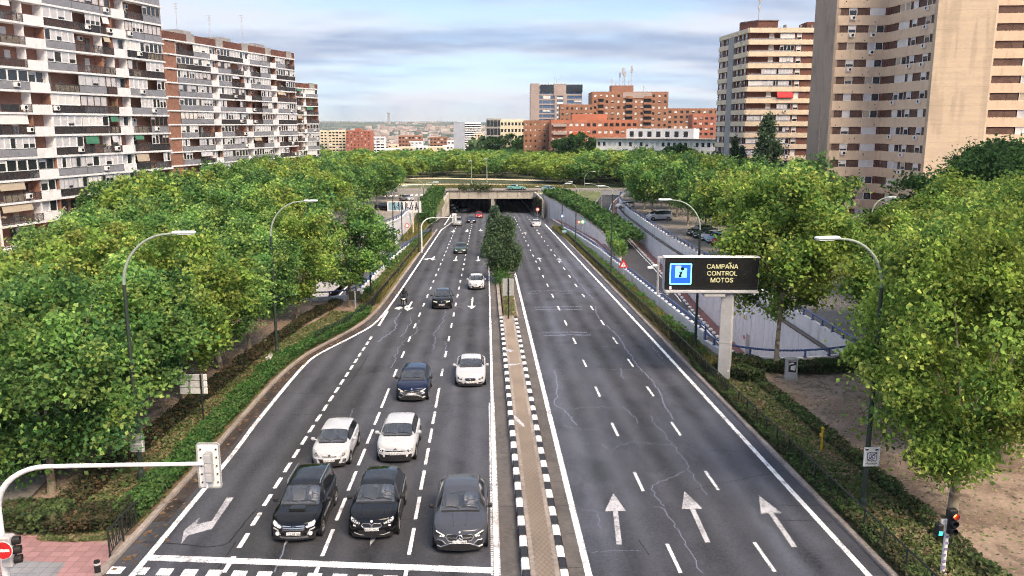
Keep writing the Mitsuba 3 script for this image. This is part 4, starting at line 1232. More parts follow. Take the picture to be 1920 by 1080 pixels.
# brown brick complex with telecom masts
bc, Mb, Lb, zt, zb, dp_ = far_block('brick_complex', 'large brown brick apartment complex under a cluster of telecom masts', 1110, 1252, 174, 262, 390, 'brick_mid', 8, 13, 'glass_dark', 0.42, 0.42, shutter=0.5, depth=20, cat='apartment block')
ubox(bc, 'grey_band', Mb, Lb * .40, Lb * .78, -.3, .25, zt - 2.3, zt + .2, 'mauve_clad')
for a0, a1 in ((.08, .15), (.44, .53), (.68, .78)):
    ubox(bc, 'balcony_shaft', Mb, Lb * a0, Lb * a1, -.3, .08, zb, zt - 2.4, 'glass_dark')
    for k in range(8):
        ubox(bc, 'balcony', Mb, Lb * a0, Lb * a1, .09, .7, zb + k * (zt - zb) / 8, zb + k * (zt - zb) / 8 + 1.1, 'brick_mid')
ubox(bc, 'roof_hut', Mb, Lb * .26, Lb * .55, -12, -3, zt + .5, zt + 3.4, 'brick_brown')
for k, (a0, h, rr) in enumerate(((.27, 6.5, .16), (.33, 5.0, .1), (.385, 9.5, .2), (.42, 11.5, .3), (.445, 10.0, .3), (.545, 12.5, .32), (.70, 3.5, .2), (.50, 6.0, .1))):
    q_ = (Mb @ [Lb * a0, -6 - (k % 3), 0, 1])[:3]
    a = thing('telecom_mast', ['leftmost short telecom mast on the brown brick complex', 'second, thin telecom mast from the left on the brown brick complex', 'third telecom mast from the left on the brown brick complex', 'tallest mast of the middle trio on the brown brick complex', 'right mast of the middle trio on the brown brick complex', 'tall lone telecom mast at the right end of the roof hut', 'short vent-like mast at the right part of the brick complex roof', 'thin mast between trio and tall lone mast on the brick complex'][k], 'antenna', 'telecom masts on the brown brick complex')
    part(a, 'mast', MB().tube([(q_[0], q_[1], zt + .4), (q_[0], q_[1], zt + h)], rr * .5, 6), 'grey_paint')
    part(a, 'aerial', MB().box((q_[0], q_[1], zt + h * .86), (rr * 3, rr * 3, h * .22)), 'grey_paint')
far_block('brick_wing', 'lower brick wing at the left of the brown brick complex', 1050, 1112, 198, 262, 380, 'brick_mid', 6, 7, 'glass_dark', 0.42, 0.45, shutter=0.5, cat='apartment block')
far_block('brick_wing', 'ochre brick wing at the right of the brown brick complex', 1250, 1348, 205, 262, 400, 'brick_mid', 6, 9, 'glass_dark', 0.5, 0.5, shutter=0.4, cat='apartment block')
far_block('apartment_block', 'small red brick block just left of the banded block', 1298, 1350, 217, 266, 330, 'brick_red', 5, 5, 'glass_dark', 0.45, 0.55, shutter=0.5, cat='apartment block')
ob, Mq, Lq, zt, zb, dp_ = far_block('apartment_block', 'long orange red apartment block with a red awning in the middle distance', 1033, 1195, 227, 282, 318, 'brick_orange', 4, 15, 'glass_dark', 0.42, 0.62, shutter=0.6, cat='apartment block')
ubox(ob, 'roof_hut', Mq, Lq * .25, Lq * .66, -12, -4, zt + .3, zt + 2.6, 'brick_orange')
ubox(ob, 'awning', Mq, Lq * .25, Lq * .42, .1, .6, zt - 5.3, zt - 3.8, 'awning_orange')
for k in range(4):
    ubox(ob, 'balcony', Mq, Lq * .02, Lq * .18, .05, 1.2, zb + k * 2.9, zb + k * 2.9 + 1.1, 'mauve_clad')
wl, Mw, Lw, zt, zb, dp_ = far_block('low_block', 'long low white building with a flat roof behind the right trees', 1118, 1345, 262, 292, 285, 'slab_white', 2, 22, 'glass_dark', 0.5, 0.55, skew=-20, depth=12)
ubox(wl, 'penthouse', Mw, Lw * .22, Lw * .78, -10, -4, zt + .2, zt + 3.6, 'frame_white')
for k in range(7):
    ubox(wl, 'penthouse_window', Mw, Lw * (.25 + .075 * k), Lw * (.285 + .075 * k), -4.01, -3.95, zt + 1.0, zt + 2.8, 'glass_dark')
ubox(wl, 'eaves', Mw, -.4, Lw + .4, -12.3, .9, zt + .3, zt + .52, 'roof_grey')
far_block('apartment_block', 'narrow brown brick block left of the orange red one', 982, 1034, 228, 290, 335, 'brick_mid', 6, 6, 'glass_dark', 0.36, 0.36, shutter=0.5, side_m='brick_dark', cat='apartment block')
far_block('office_block', 'cream office block with paired dark windows', 938, 984, 226, 288, 375, 'cream_wall', 5, 7, 'glass_dark', 0.45, 0.6, shutter=0.0)
far_block('office_block', 'dark glass office block left of the cream one', 912, 940, 224, 285, 420, 'grey_clad', 4, 4, 'glass_dark', 0.8, 0.9, shutter=0.0)
far_block('apartment_block', 'white striped apartment slab left of the dark office block', 872, 902, 231, 278, 560, 'slab_white', 11, 3, 'glass_dark', 0.5, 1.0, skew=10, shutter=0.0, cat='apartment block')
far_block('apartment_block', 'pink pale block in front of the white striped slab', 889, 906, 252, 280, 500, 'render_pale', 6, 3, 'glass_dark', 0.5, 0.6, cat='apartment block')
far_block('apartment_block', 'pale yellow apartment block beside the row on the left', 601, 614, 246, 290, 590, 'cream_wall', 8, 2, 'glass_dark', 0.45, 0.6, shutter=0.1, cat='apartment block')
far_block('apartment_block', 'cream and white apartment block left of the red one', 616, 648, 246, 290, 575, 'cream_wall', 8, 5, 'glass_dark', 0.5, 0.75, shutter=0.1, cat='apartment block')
rb_, Mr, Lr, zt, zb, dp_ = far_block('apartment_block', 'red brick apartment block on the left skyline', 649, 695, 246, 292, 560, 'brick_red', 8, 7, 'glass_dark', 0.35, 0.45, shutter=0.3, cat='apartment block')
ubox(rb_, 'roof_hut', Mr, Lr * .35, Lr * .6, -8, -2, zt, zt + 1.8, 'brick_red')
far_block('apartment_block', 'small white terraced block right of the red one', 697, 721, 258, 290, 640, 'slab_white', 6, 3, 'glass_dark', 0.45, 0.8, shutter=0.1, cat='apartment block')
LOWS = [(712, 748, 280, 306, 520, 'slab_white'), (746, 775, 277, 300, 560, 'render_pale'), (772, 800, 275, 298, 580, 'slab_white'), (798, 832, 276, 297, 600, 'render_pale'), (830, 870, 274, 294, 620, 'slab_white'), (728, 746, 272, 288, 690, 'render_pale'),
        (747, 790, 255, 276, 800, 'brick_mid'), (806, 838, 258, 276, 850, 'brick_mid'), (770, 792, 266, 280, 720, 'slab_white'), (838, 860, 265, 282, 700, 'slab_white'), (700, 728, 290, 302, 480, 'slab_white')]
WHERE = ['lowest white house at the left end of the low row', 'pinkish low house second in the low row', 'white low house in the middle of the low row', 'pinkish low house right of the middle of the low row', 'long white house at the right end of the low row',
         'pale house behind the left end of the low row', 'stepped brown villa block among the far trees', 'smaller brown villa block among the far trees', 'white house before the stepped brown villa block', 'white house behind the right end of the low row', 'white house nearest the left trees']
for (a, b_, c_, d_, e_, m_), lab in zip(LOWS, WHERE):
    far_block('low_house', lab, a, b_, c_, d_, e_, m_, 3, max(2, int((b_ - a) / 6)), 'glass_dark', 0.45, 0.6, shutter=0.2, cat='house', group='low houses of the far quarter')
# scattered houses of the suburbs on the far slopes
sub = MB()
rg = np.random.default_rng(3)
cnt = 0
for k in range(3600):
    y = rg.uniform(1500, 7600); x = rg.uniform(-2700, 3300)
    if meshkit.fbm(np.array([[x / 700., y / 900., 0]]), 3, 5)[0] < 0.52:
        continue
    s = rg.uniform(7, 22) * (1 + y / 9000)
    h = rg.uniform(5, 14) * (1 + (rg.random() < .1) * 1.2)
    z = float(zfar(np.array([x]), np.array([y]))[0])
    sub.box((x, y, z + h / 2 - 1), (s * 1.6, s, h + 2), rg.uniform(-.5, .5))
    cnt += 1
mat('suburb', lambda p, n, uv: mix((0.55, 0.50, 0.47), (0.33, 0.22, 0.18), cell_rand(p.x * .03, p.y * .03)), 0.9)
put('distant_suburb', sub, 'suburb', label='pale houses scattered over the far slopes below the horizon', kind='stuff')
labels['distant_suburb']['category'] = 'houses'
ft = thing('far_tower', 'tiny lone tower standing on the far horizon', 'tower')
q_ = DP(729, 226, 7000)
part(ft, 'shaft', MB().tube([(q_[0], q_[1], 10), (q_[0], q_[1], 95)], [13, 9], 8), 'grey_clad')
part(ft, 'head', MB().tube([(q_[0], q_[1], 95), (q_[0], q_[1], 108)], [13, 11], 8), 'grey_clad')
# ================================================================ trees and plants
LEAFC = {'type': 'mesh_attribute', 'name': 'vertex_color'}
scene['leaf'] = {'type': 'twosided', 'bsdf': {'type': 'principled', 'base_color': LEAFC, 'roughness': 0.55, 'specular': 0.35}}
scene['leaf_thin'] = {'type': 'principledthin', 'base_color': LEAFC, 'roughness': 0.6, 'diff_trans': 0.75, 'spec_trans': 0.0, 'eta': 1.35}


def bark_fn(p, n, uv):
    a = fbm(p.x * 2.2, p.y * 2.2, p.z * 1.6, 3)
    c = mix((0.30, 0.26, 0.20), (0.17, 0.13, 0.095), smoothstep(0.40, 0.55, a))
    return mix(c, (0.42, 0.39, 0.31), smoothstep(0.60, 0.68, a))


mat('bark', bark_fn, 0.9)
mat('bark_dark', speckle((0.06, 0.048, 0.038), 0.4, 1.5, 0.3, 9), 0.95)
GREENS = dict(
    plane=[(0.082, 0.152, 0.034), (0.056, 0.124, 0.030), (0.104, 0.176, 0.038), (0.178, 0.232, 0.056), (0.040, 0.090, 0.028), (0.092, 0.150, 0.046)],
    planey=[(0.150, 0.196, 0.034), (0.110, 0.168, 0.030), (0.220, 0.245, 0.055), (0.072, 0.128, 0.028), (0.128, 0.178, 0.034)],
    dark=[(0.030, 0.065, 0.018), (0.040, 0.080, 0.022), (0.050, 0.095, 0.025), (0.028, 0.055, 0.020)],
    grey=[(0.055, 0.085, 0.045), (0.070, 0.105, 0.055), (0.045, 0.070, 0.040)],
    conifer=[(0.034, 0.062, 0.022), (0.046, 0.078, 0.028), (0.024, 0.044, 0.018), (0.062, 0.092, 0.034)],
    fir=[(0.022, 0.042, 0.020), (0.030, 0.052, 0.026)],
    hedge=[(0.050, 0.112, 0.028), (0.068, 0.135, 0.034), (0.032, 0.080, 0.022), (0.090, 0.150, 0.042), (0.055, 0.09, 0.030)],
    hedgedark=[(0.050, 0.075, 0.026), (0.068, 0.098, 0.034), (0.090, 0.115, 0.042), (0.034, 0.052, 0.022), (0.10, 0.085, 0.045)],
    brown=[(0.070, 0.050, 0.032), (0.055, 0.060, 0.026), (0.110, 0.075, 0.040), (0.035, 0.035, 0.020), (0.050, 0.065, 0.024)],
    ivy=[(0.110, 0.130, 0.048), (0.150, 0.145, 0.070), (0.080, 0.110, 0.038), (0.180, 0.155, 0.090), (0.22, 0.165, 0.095), (0.095, 0.125, 0.045), (0.12, 0.135, 0.05)],
    dry=[(0.240, 0.220, 0.085), (0.165, 0.180, 0.055), (0.300, 0.250, 0.120), (0.110, 0.145, 0.040), (0.200, 0.190, 0.070)],
    woods=[(0.050, 0.080, 0.030), (0.062, 0.095, 0.036), (0.040, 0.066, 0.028), (0.078, 0.108, 0.038)])


def leaf_quads(pos, size, rg, tone, up=0.35, hues=None, thin=1.0, gain=None):
    """Folded four-cornered leaves at pos; tone: palette name; hues: palette index per leaf."""
    n = len(pos)
    nrm = rg.normal(0, 1, (n, 3)); nrm[:, 2] = np.abs(nrm[:, 2]) + up
    nrm /= np.linalg.norm(nrm, axis=1, keepdims=True)
    a = rg.normal(0, 1, (n, 3)); a -= nrm * (a * nrm).sum(1, keepdims=True); a /= np.linalg.norm(a, axis=1, keepdims=True)
    b = np.cross(nrm, a)
    s = (size * rg.uniform(0.65, 1.3, n))[:, None]
    v = np.stack([pos - a * s * .55, pos + b * s * .48 * thin + nrm * s * .14, pos + a * s * .62 - nrm * s * .10, pos - b * s * .48 * thin + nrm * s * .12], 1).reshape(-1, 3)
    k = np.arange(n) * 4
    f = np.vstack([np.stack([k, k + 1, k + 2], 1), np.stack([k, k + 2, k + 3], 1)])
    pal = np.array(GREENS[tone]) * ([2.0, 2.08, 2.3] if tone.startswith('plane') else [1.5, 1.6, 1.6]) + [0.004, 0.004, 0.010]
    h = rg.integers(0, len(pal), n) if hues is None else hues
    c = pal[h] * rg.uniform(0.75, 1.25, (n, 1)) * (1.0 if gain is None else gain[:, None])
    return v, f, np.repeat(c, 4, 0)


def crown(rg, H, R, n_clump, n_leaf, size, tone, z0=0.30, clump_r=0.75, shape='round', up=0.35):
    P, Hs, Gn = [], [], []
    pal = len(GREENS[tone])
    for k in range(n_clump):
        for _ in range(50):
            d = rg.normal(0, 1, 3); d /= np.linalg.norm(d)
            r = rg.uniform(0.25, 1.0) ** 0.45 * (1.0 if rg.random() < .84 else 1.13)
            q = d * r
            if shape == 'round':
                w = 1.0 - 0.18 * max(0, -q[2]); c = np.array([q[0] * R * w, q[1] * R * w, H * (z0 + (1 - z0) * (q[2] * .5 + .5))])
            elif shape == 'spire':
                t = rg.uniform(0, 1) ** 1.3; a_ = rg.uniform(0, 6.283); rr = R * (1 - t) * rg.uniform(.5, 1.0)
                c = np.array([rr * math.cos(a_), rr * math.sin(a_), H * (z0 + (1 - z0) * t)])
            else:                                                       # oval: widest at a third of its height
                t = rg.uniform(0, 1); a_ = rg.uniform(0, 6.283)
                prof = (1 - (1 - t / .35) ** 2 * .35) if t < .35 else max(0.06, 1 - ((t - .35) / .65) ** 1.7)
                rr = R * prof * rg.uniform(.55, 1.0)
                c = np.array([rr * math.cos(a_), rr * math.sin(a_), H * (z0 + (1 - z0) * t)])
            if meshkit.noise(c[None] * 0.5 + [0, 0, 7.7 * R], int(H * 10) % 97)[0] > 0.42:
                break
        m = int(n_leaf * rg.uniform(.6, 1.4))
        cr = clump_r * rg.uniform(.65, 1.3)
        if shape == 'round':
            p = c + rg.normal(0, 1, (m, 3)) * [cr * .62, cr * .62, cr * .45]
            drp = np.linalg.norm((p - c)[:, :2], axis=1)
            p[:, 2] -= drp ** 2 * .25
        else:
            p = c + rg.normal(0, 1, (m, 3)) * [cr * .45, cr * .45, cr * .65]
        P.append(p)
        base = rg.integers(0, pal)
        Gn.append(np.full(m, rg.uniform(.62, 1.32)))
        Hs.append(np.where(rg.random(m) < 0.62, base, rg.integers(0, pal, m)))
    return leaf_quads(np.vstack(P), size, rg, tone, up, np.concatenate(Hs), gain=np.concatenate(Gn))


def trunk(rg, H, R, r0, fork=0.28, limbs=6):
    mb = MB()
    zf_ = H * fork
    lean = rg.normal(0, .12, 2)
    mb.tube([(0, 0, -0.3), (lean[0] * .2, lean[1] * .2, zf_ * .35), (lean[0] * .6, lean[1] * .6, zf_ * .75), (lean[0], lean[1], zf_)], [r0 * 1.25, r0, r0 * .88, r0 * .82], 9)
    for k in range(limbs):
        a = 6.283 * (k + rg.uniform(-.3, .3)) / limbs
        out = R * rg.uniform(.45, .8); zt = H * rg.uniform(.6, .9)
        pts = [(lean[0], lean[1], zf_ - .1), (lean[0] + math.cos(a) * out * .35, lean[1] + math.sin(a) * out * .35, zf_ + (zt - zf_) * .35), (lean[0] + math.cos(a) * out, lean[1] + math.sin(a) * out, zt)]
        mb.tube(pts, [r0 * .55, r0 * .35, r0 * .08], 6)
    return mb


def tree_kind(key, seed, H, R, n_clump, n_leaf, size, tone, r0=0.16, z0=0.30, clump_r=0.75, shape='round', bark='bark', fork=0.28, limbs=6, up=0.35):
    rg = np.random.default_rng(seed)
    v, f, c = crown(rg, H, R, n_clump, n_leaf, size, tone, z0, clump_r, shape, up)
    scene[key] = {'type': 'shapegroup', 'trunk': mikit.ply(trunk(rg, H, R, r0, fork, limbs).get(), bark, smooth=40), 'crown': mikit.ply((v, f), 'leaf_thin', color=c)}


tree_kind('kind_plane_near_a', 1, 10.5, 4.5, 200, 125, 0.225, 'plane', 0.17, z0=.25, clump_r=.64)
tree_kind('kind_plane_near_b', 2, 10.5, 4.5, 200, 125, 0.225, 'plane', 0.16, z0=.25, clump_r=.64)
tree_kind('kind_plane_near_c', 3, 10.5, 4.5, 200, 125, 0.225, 'planey', 0.18, z0=.25, clump_r=.64)
tree_kind('kind_plane_near_d', 4, 12.5, 4.6, 270, 190, 0.18, 'planey', 0.22, z0=0.16, clump_r=.66)
tree_kind('kind_plane_mid_a', 5, 10.5, 4.5, 110, 60, 0.40, 'plane', 0.17, clump_r=.85)
tree_kind('kind_plane_mid_b', 6, 10.5, 4.5, 110, 60, 0.40, 'planey', 0.17, clump_r=.85)
tree_kind('kind_plane_mid_c', 7, 11.0, 4.6, 110, 60, 0.40, 'plane', 0.17, clump_r=.85)
tree_kind('kind_plane_far_a', 8, 10.0, 4.8, 80, 30, 0.62, 'plane', 0.17, z0=.26, clump_r=.95)
tree_kind('kind_plane_far_b', 9, 10.0, 4.8, 80, 30, 0.62, 'planey', 0.17, z0=.26, clump_r=.95)
tree_kind('kind_dark_far', 10, 12.0, 5.6, 110, 34, 0.62, 'dark', 0.2, z0=.2, clump_r=1.0, bark='bark_dark')
tree_kind('kind_plane_slim', 14, 13.2, 3.75, 220, 140, 0.22, 'planey', 0.15, z0=.29, clump_r=.7, fork=.4)
tree_kind('kind_plane_low', 15, 9.5, 4.6, 220, 160, 0.20, 'plane', 0.17, z0=.12, clump_r=.72)
tree_kind('kind_elm_near', 11, 12.0, 5.2, 190, 110, 0.27, 'dark', 0.2, z0=.22, bark='bark_dark')
tree_kind('kind_poplar', 12, 18.0, 3.2, 130, 60, 0.40, 'grey', 0.2, z0=.12, clump_r=.9, shape='oval', bark='bark_dark', limbs=3)
tree_kind('kind_cypress', 13, 13.0, 1.1, 60, 50, 0.35, 'fir', 0.15, z0=.06, clump_r=.6, shape='oval', bark='bark_dark', limbs=2)

TREE_GROUPS = {}


def tree(kind, name, x, y, label, group=None, s=1.0, sz=None, rot=None, z=None, cat='tree'):
    key = thing(name, label, cat, group)
    rg = np.random.default_rng(int(abs(x) * 131 + abs(y) * 977) + 5)
    a = rg.uniform(0, 360) if rot is None else rot
    z = (STREET if y > 205 else float(zside(np.array(x), np.array(y)))) if z is None else z
    scene[key] = {'type': 'instance', 'group': {'type': 'ref', 'id': kind}, 'to_world': T().translate([x, y, z]).rotate([0, 0, 1], a).scale([s, s, sz or s])}
    return key


RT = np.random.default_rng(41)
near = ['kind_plane_near_a', 'kind_plane_near_b', 'kind_plane_near_c']
mid = ['kind_plane_mid_a', 'kind_plane_mid_b', 'kind_plane_mid_c']
far = ['kind_plane_far_a', 'kind_plane_far_b']
ORD = ['nearest', 'second', 'third', 'fourth', 'fifth', 'sixth', 'seventh', 'eighth', 'ninth', 'tenth', 'eleventh', 'twelfth', 'thirteenth', 'fourteenth', 'fifteenth', 'sixteenth', 'seventeenth', 'eighteenth', 'nineteenth', 'twentieth']


def row(kinds, pts, label, group, s=1.0, dist=None):
    """pts in order from near to far; label has a slot for the ordinal."""
    pts = [(x, y) for x, y in pts if not (x > 0 and y > 70 and 1535 < 960 + FOC * (x * RGT[0] + y * RGT[1]) / (x * FWD[0] + y * FWD[1]) < 1735)]
    for k, (x, y) in enumerate(pts):
        kk = kinds[int(RT.integers(0, len(kinds)))] if y < 88 or kinds is far else (mid[int(RT.integers(0, 3))] if y < 200 else far[int(RT.integers(0, 2))])
        sc = s * RT.uniform(.92, 1.08) * np.interp(y, [90, 150], [1, .88])
        tree(kk, 'plane_tree', x, y, label.format(ORD[min(k, 19)] if k < 20 else f'{k + 1}th'), group, sc, sc * RT.uniform(.94, 1.06))


gl = 'plane trees on the left'
tree('kind_plane_low', 'plane_tree', -18.4, 33.9, 'low hanging plane tree with a pale trunk at the near end of the left verge', gl, .92, .98, 60)
tree('kind_plane_near_a', 'plane_tree', -12.9, 78.0, 'plane tree leaning towards the road at the left underpass mouth', gl, 1.0, .98, 200)
row(near, [(-18.2, 41.0), (-17.6, 47.6), (-17.7, 54.6), (-17.4, 60.5), (-16.2, 71.0)], '{} plane tree of the row behind the left verge hedge', gl, .86)
row(near, [(-21.5, 38.5), (-23.5, 47.5), (-24.0, 56.0), (-24.0, 64.5), (-23.5, 73.0), (-23.5, 82.0), (-24.5, 91.0), (-25.0, 100), (-25.0, 110), (-25, 121), (-25, 132), (-24.5, 144), (-24, 156)], '{} plane tree of the second row from the left verge', gl, .92)
row(near, [(-28.5, 51.0), (-29.0, 62.0), (-31.0, 72.0), (-32.0, 80.0), (-32.5, 88.0), (-33, 98), (-33, 109), (-33, 120), (-33, 132), (-33, 144), (-33, 157), (-33, 170), (-33, 184)], '{} plane tree of the third row from the left verge', gl, .92)
row(near, [(-38.0, 95), (-41, 109), (-41, 121), (-41, 134), (-41, 147), (-41, 160), (-41, 174), (-41, 188)], '{} plane tree of the fourth row from the left verge', gl)
row(near, [(-44.5, 104), (-45.5, 113), (-49, 152), (-49, 166), (-49, 180), (-49, 195)], '{} plane tree of the row before the left apartment blocks', gl, 0.95)
row(mid, [(-22.5, 176), (-22.0, 189), (-24, 201), (-29, 200), (-38, 206), (-48, 212), (-57, 240)], '{} plane tree beside the far end of the left side street', gl)
gr = 'plane trees on the right'
tree('kind_plane_near_d', 'plane_tree', 18.1, 30.0, 'tall bright plane tree with a pale trunk at the lower right, nearest on the right', gr, .84, .97, 20)
tree('kind_plane_slim', 'plane_tree', 19.0, 52.9, 'plane tree with a thin pale trunk right of the message sign', gr, 1.0, 1.0, 130)
for k, (x, y, s, l) in enumerate([(24.0, 36.5, 1.0, 'bright plane tree behind the nearest one at the right photo edge'), (24.8, 45.0, .98, 'plane tree behind the second street lamp on the right'), (29.5, 45.5, 1.05, 'plane tree at the right edge behind the lower right one'),
                                  (28.2, 53.0, 1.0, 'plane tree at the right end of the underpass parapet'), (33.5, 56.5, 1.05, 'plane tree at the near end of the side street on the right')]):
    tree(['kind_plane_near_d', 'kind_plane_near_c'][k % 2], 'plane_tree', x, y, l, gr, s)
row(['kind_plane_near_c', 'kind_plane_near_a'], [(33.0, 65.0), (32.0, 78), (32.4, 88), (32.6, 99.5), (32.8, 112), (33, 125), (33.5, 138), (34.5, 151), (36, 164), (37.5, 177), (39, 190)], '{} plane tree of the row between retaining wall and parked cars', gr, 1.0)
row(mid, [(30.2, 152), (31.2, 165), (33.2, 180), (36.5, 194), (41, 207), (47, 204), (53, 208)], '{} plane tree of the short row at the top of the ramp', gr, 1.15)
row(['kind_plane_near_c', 'kind_plane_near_a'], [(41, 62), (41.5, 73), (42, 85), (42.5, 97), (43, 109), (43, 122), (43.5, 135), (44, 149), (45, 163), (46, 177), (47, 192)], '{} plane tree of the row behind the parked cars', gr, 1.08)
row(['kind_plane_near_a', 'kind_plane_near_b'], [(51, 76), (52, 89), (53, 102), (53, 116), (53, 130), (54, 145), (55, 160), (55, 176), (56, 192)], '{} plane tree of the third row on the right', gr, 1.05)
for k, (x, y, s, l) in enumerate([(41.8, 75, 1.02, 'dark dense tree in front of the blank tower wall'), (46.5, 76, 1.2, 'tall dark tree at the right edge below the tower'), (52.5, 84, 1.25, 'second tall dark tree at the right edge below the tower'), (57, 87, 1.25, 'third tall dark tree at the right edge below the tower')]):
    tree('kind_elm_near', 'elm_tree', x, y, l, 'dark trees at the right edge', s)
# arc of trees beyond the roundabout
ga = 'plane trees beyond the roundabout'
pts = []
for k in range(2600):
    x, y = RT.uniform(-85, 120), RT.uniform(222, 350)
    if y < 262 + 0.0 * x and -22 < x < 36 and not (x > 16 and y > 234):
        continue
    if x < -20 and y < 240 or (x > 36 and y < 226):
        continue
    if any((x - a) ** 2 + (y - b) ** 2 < 6.6 ** 2 for a, b in pts):
        continue
    if not (-0.62 * y < x < .45 * y):
        continue
    pts.append((x, y))
TENS = ['twenty', 'thirty', 'forty', 'fifty', 'sixty']
ORDW = ['first'] + ORD[1:] + [f'{t}-{u}' for t in TENS for u in ['first'] + ORD[1:9]]
RANK = {}
for x, y in sorted(pts):
    RANK.setdefault(int((y - 222) // 13), []).append((x, y))
for rk, row_ in sorted(RANK.items()):
    for n_, (x, y) in enumerate(row_):
        s = RT.uniform(.80, 1.0) * (1.12 if x > 30 else 1.0)
        tree(far[int(RT.integers(0, 2))], 'plane_tree', x, y, f'{ORDW[n_]} plane tree from the left in the {ORDW[rk]} rank beyond the roundabout', ga, s, s * (.86 if x > 30 else .74))
for k, (px, py, d, s, l) in enumerate([(1085, 300, 300, 1.15, 'dark broad tree in front of the orange red block'), (1060, 300, 310, 1.0, 'dark tree just left of the broad dark one'), (1110, 302, 305, .9, 'dark tree just right of the broad dark one'), (985, 292, 360, 1.0, 'dark tree before the narrow brown block'),
                                       (955, 290, 375, 1.05, 'dark tree before the cream office block'), (925, 290, 380, .95, 'dark tree left of the cream office block'), (1270, 300, 250, .9, 'dark tree before the right end of the white low building'), (1020, 296, 340, .85, 'dark tree at the foot of the orange red block')]):
    q_ = DP(px, py, d)
    tree('kind_dark_far', 'dark_tree', q_[0], q_[1], l, 'dark trees before the middle buildings', s, z=STREET)
for k, (px, d, kk, s, l) in enumerate([(1437, 150, 'kind_poplar', .95, 'tall grey green poplar in front of the banded block'), (1376, 165, 'kind_cypress', 1.05, 'narrow dark cypress left of the poplar'), (1390, 185, 'kind_poplar', .62, 'small grey poplar between cypress and tall poplar'),
                                        (1352, 190, 'kind_cypress', .75, 'small cypress at the left foot of the banded block')]):
    q_ = DP(px, 300, d)
    tree(kk, 'poplar_tree' if 'pop' in kk else 'cypress_tree', q_[0], q_[1], l, None, s, z=STREET)

# the two conifers on the median
rg = np.random.default_rng(90)
cd = thing('cedar_tree', 'big bushy conifer standing on the median', 'tree')
pb = G(940, 527)
v, f, c = crown(rg, 8.4, 2.15, 330, 70, 0.17, 'conifer', 0.17, 0.50, 'oval', up=0.5)
put(cd + '__crown', (v + [1.9, pb[1], pb[2]], f), 'leaf', color=c)
put(cd + '__trunk', MB().tube([(1.9, pb[1], pb[2]), (1.95, pb[1], pb[2] + 2), (1.9, pb[1], pb[2] + 6)], [.22, .19, .08], 8).tube([(2.1, pb[1] + .2, pb[2]), (2.4, pb[1], pb[2] + 2.2)], [.14, .1], 7).get(), 'bark_dark', smooth=40)
sp = thing('fir_tree', 'slim dark spire shaped conifer behind the big one on the median', 'tree')
y_ = 118.0
v, f, c = crown(rg, 8.8, 2.3, 210, 60, 0.20, 'fir', 0.06, 0.40, 'spire', up=0.2)
put(sp + '__crown', (v + [0.85 + .5, y_, zm(y_)], f), 'leaf', color=c)
put(sp + '__trunk', MB().tube([(1.35, y_, zm(y_)), (1.35, y_, zm(y_) + 8.3)], [.17, .04], 7).get(), 'bark_dark', smooth=40)
sh = thing('shrub', 'bright green shrub at the foot of the median conifer', 'shrub')
rg = np.random.default_rng(91)
P = rg.normal(0, 1, (1500, 3)) * [.42, 1.4, .42] + [1.75, pb[1] - 2.2, pb[2] + .85]
v, f, c = leaf_quads(P, .17, rg, 'hedge')
put(sh + '__leaves', (v, f), 'leaf_thin', color=c)


# ---- hedges, ground cover and dry grass
def scatter_band(name, label, cat, path, w0, w1, h, n, size, tone, zfun, seed, thin=1.0, up=0.5, stuff=True, hmin=0.0, noise_h=0.5, stalk=False):
    """Leaves filling a band beside a path, between offsets w0 and w1 (to the left), up to height h with a lumpy top."""
    rg = np.random.default_rng(seed)
    p = resample(path, 0.5)
    t = np.gradient(p, axis=0); t /= np.linalg.norm(t, axis=1, keepdims=True)
    nn = np.column_stack([-t[:, 1], t[:, 0]])
    i = rg.integers(0, len(p), n)
    q = p[i] + t[i] * rg.uniform(-.3, .3, (n, 1)) + nn[i] * rg.uniform(w0, w1, (n, 1))
    lump = meshkit.fbm(np.column_stack([q * 0.8, q[:, :1] * 0]), 3, seed % 13)
    hh = h * (1 - noise_h + 2 * noise_h * lump)
    z = zfun(q[:, 0], q[:, 1]) + hmin + (hh - hmin) * rg.uniform(0, 1, n) ** 0.45
    pos = np.column_stack([q, z])
    pal = len(GREENS[tone])
    hu = (meshkit.noise(np.column_stack([q * 1.3, z * 0]), 3) * pal * 1.3 + rg.uniform(-.9, .9, n)).astype(int) % pal
    if stalk:
        s = size * rg.uniform(.6, 1.4, n)
        d = rg.normal(0, .25, (n, 2)); a = rg.uniform(0, 6.283, n)
        w = np.column_stack([np.cos(a), np.sin(a), a * 0]) * 0.05 * 1.0
        z0_ = zfun(q[:, 0], q[:, 1]); base = np.column_stack([q, z0_]); tip = base + np.column_stack([d * s[:, None], s])
        v = np.stack([base - w, base + w, tip + w * .2, tip - w * .2], 1).reshape(-1, 3)
        k = np.arange(n) * 4
        f = np.vstack([np.stack([k, k + 1, k + 2], 1), np.stack([k, k + 2, k + 3], 1)])
        c = np.repeat(np.array(GREENS[tone])[hu] * rg.uniform(.75, 1.25, (n, 1)), 4, 0)
    else:
        v, f, c = leaf_quads(pos, size, rg, tone, up, hu, thin)
    key = numbered(name)
    put(key, (v, f), 'leaf_thin', color=c, label=label, kind='stuff' if stuff else None)
    labels[key]['category'] = cat
    return key


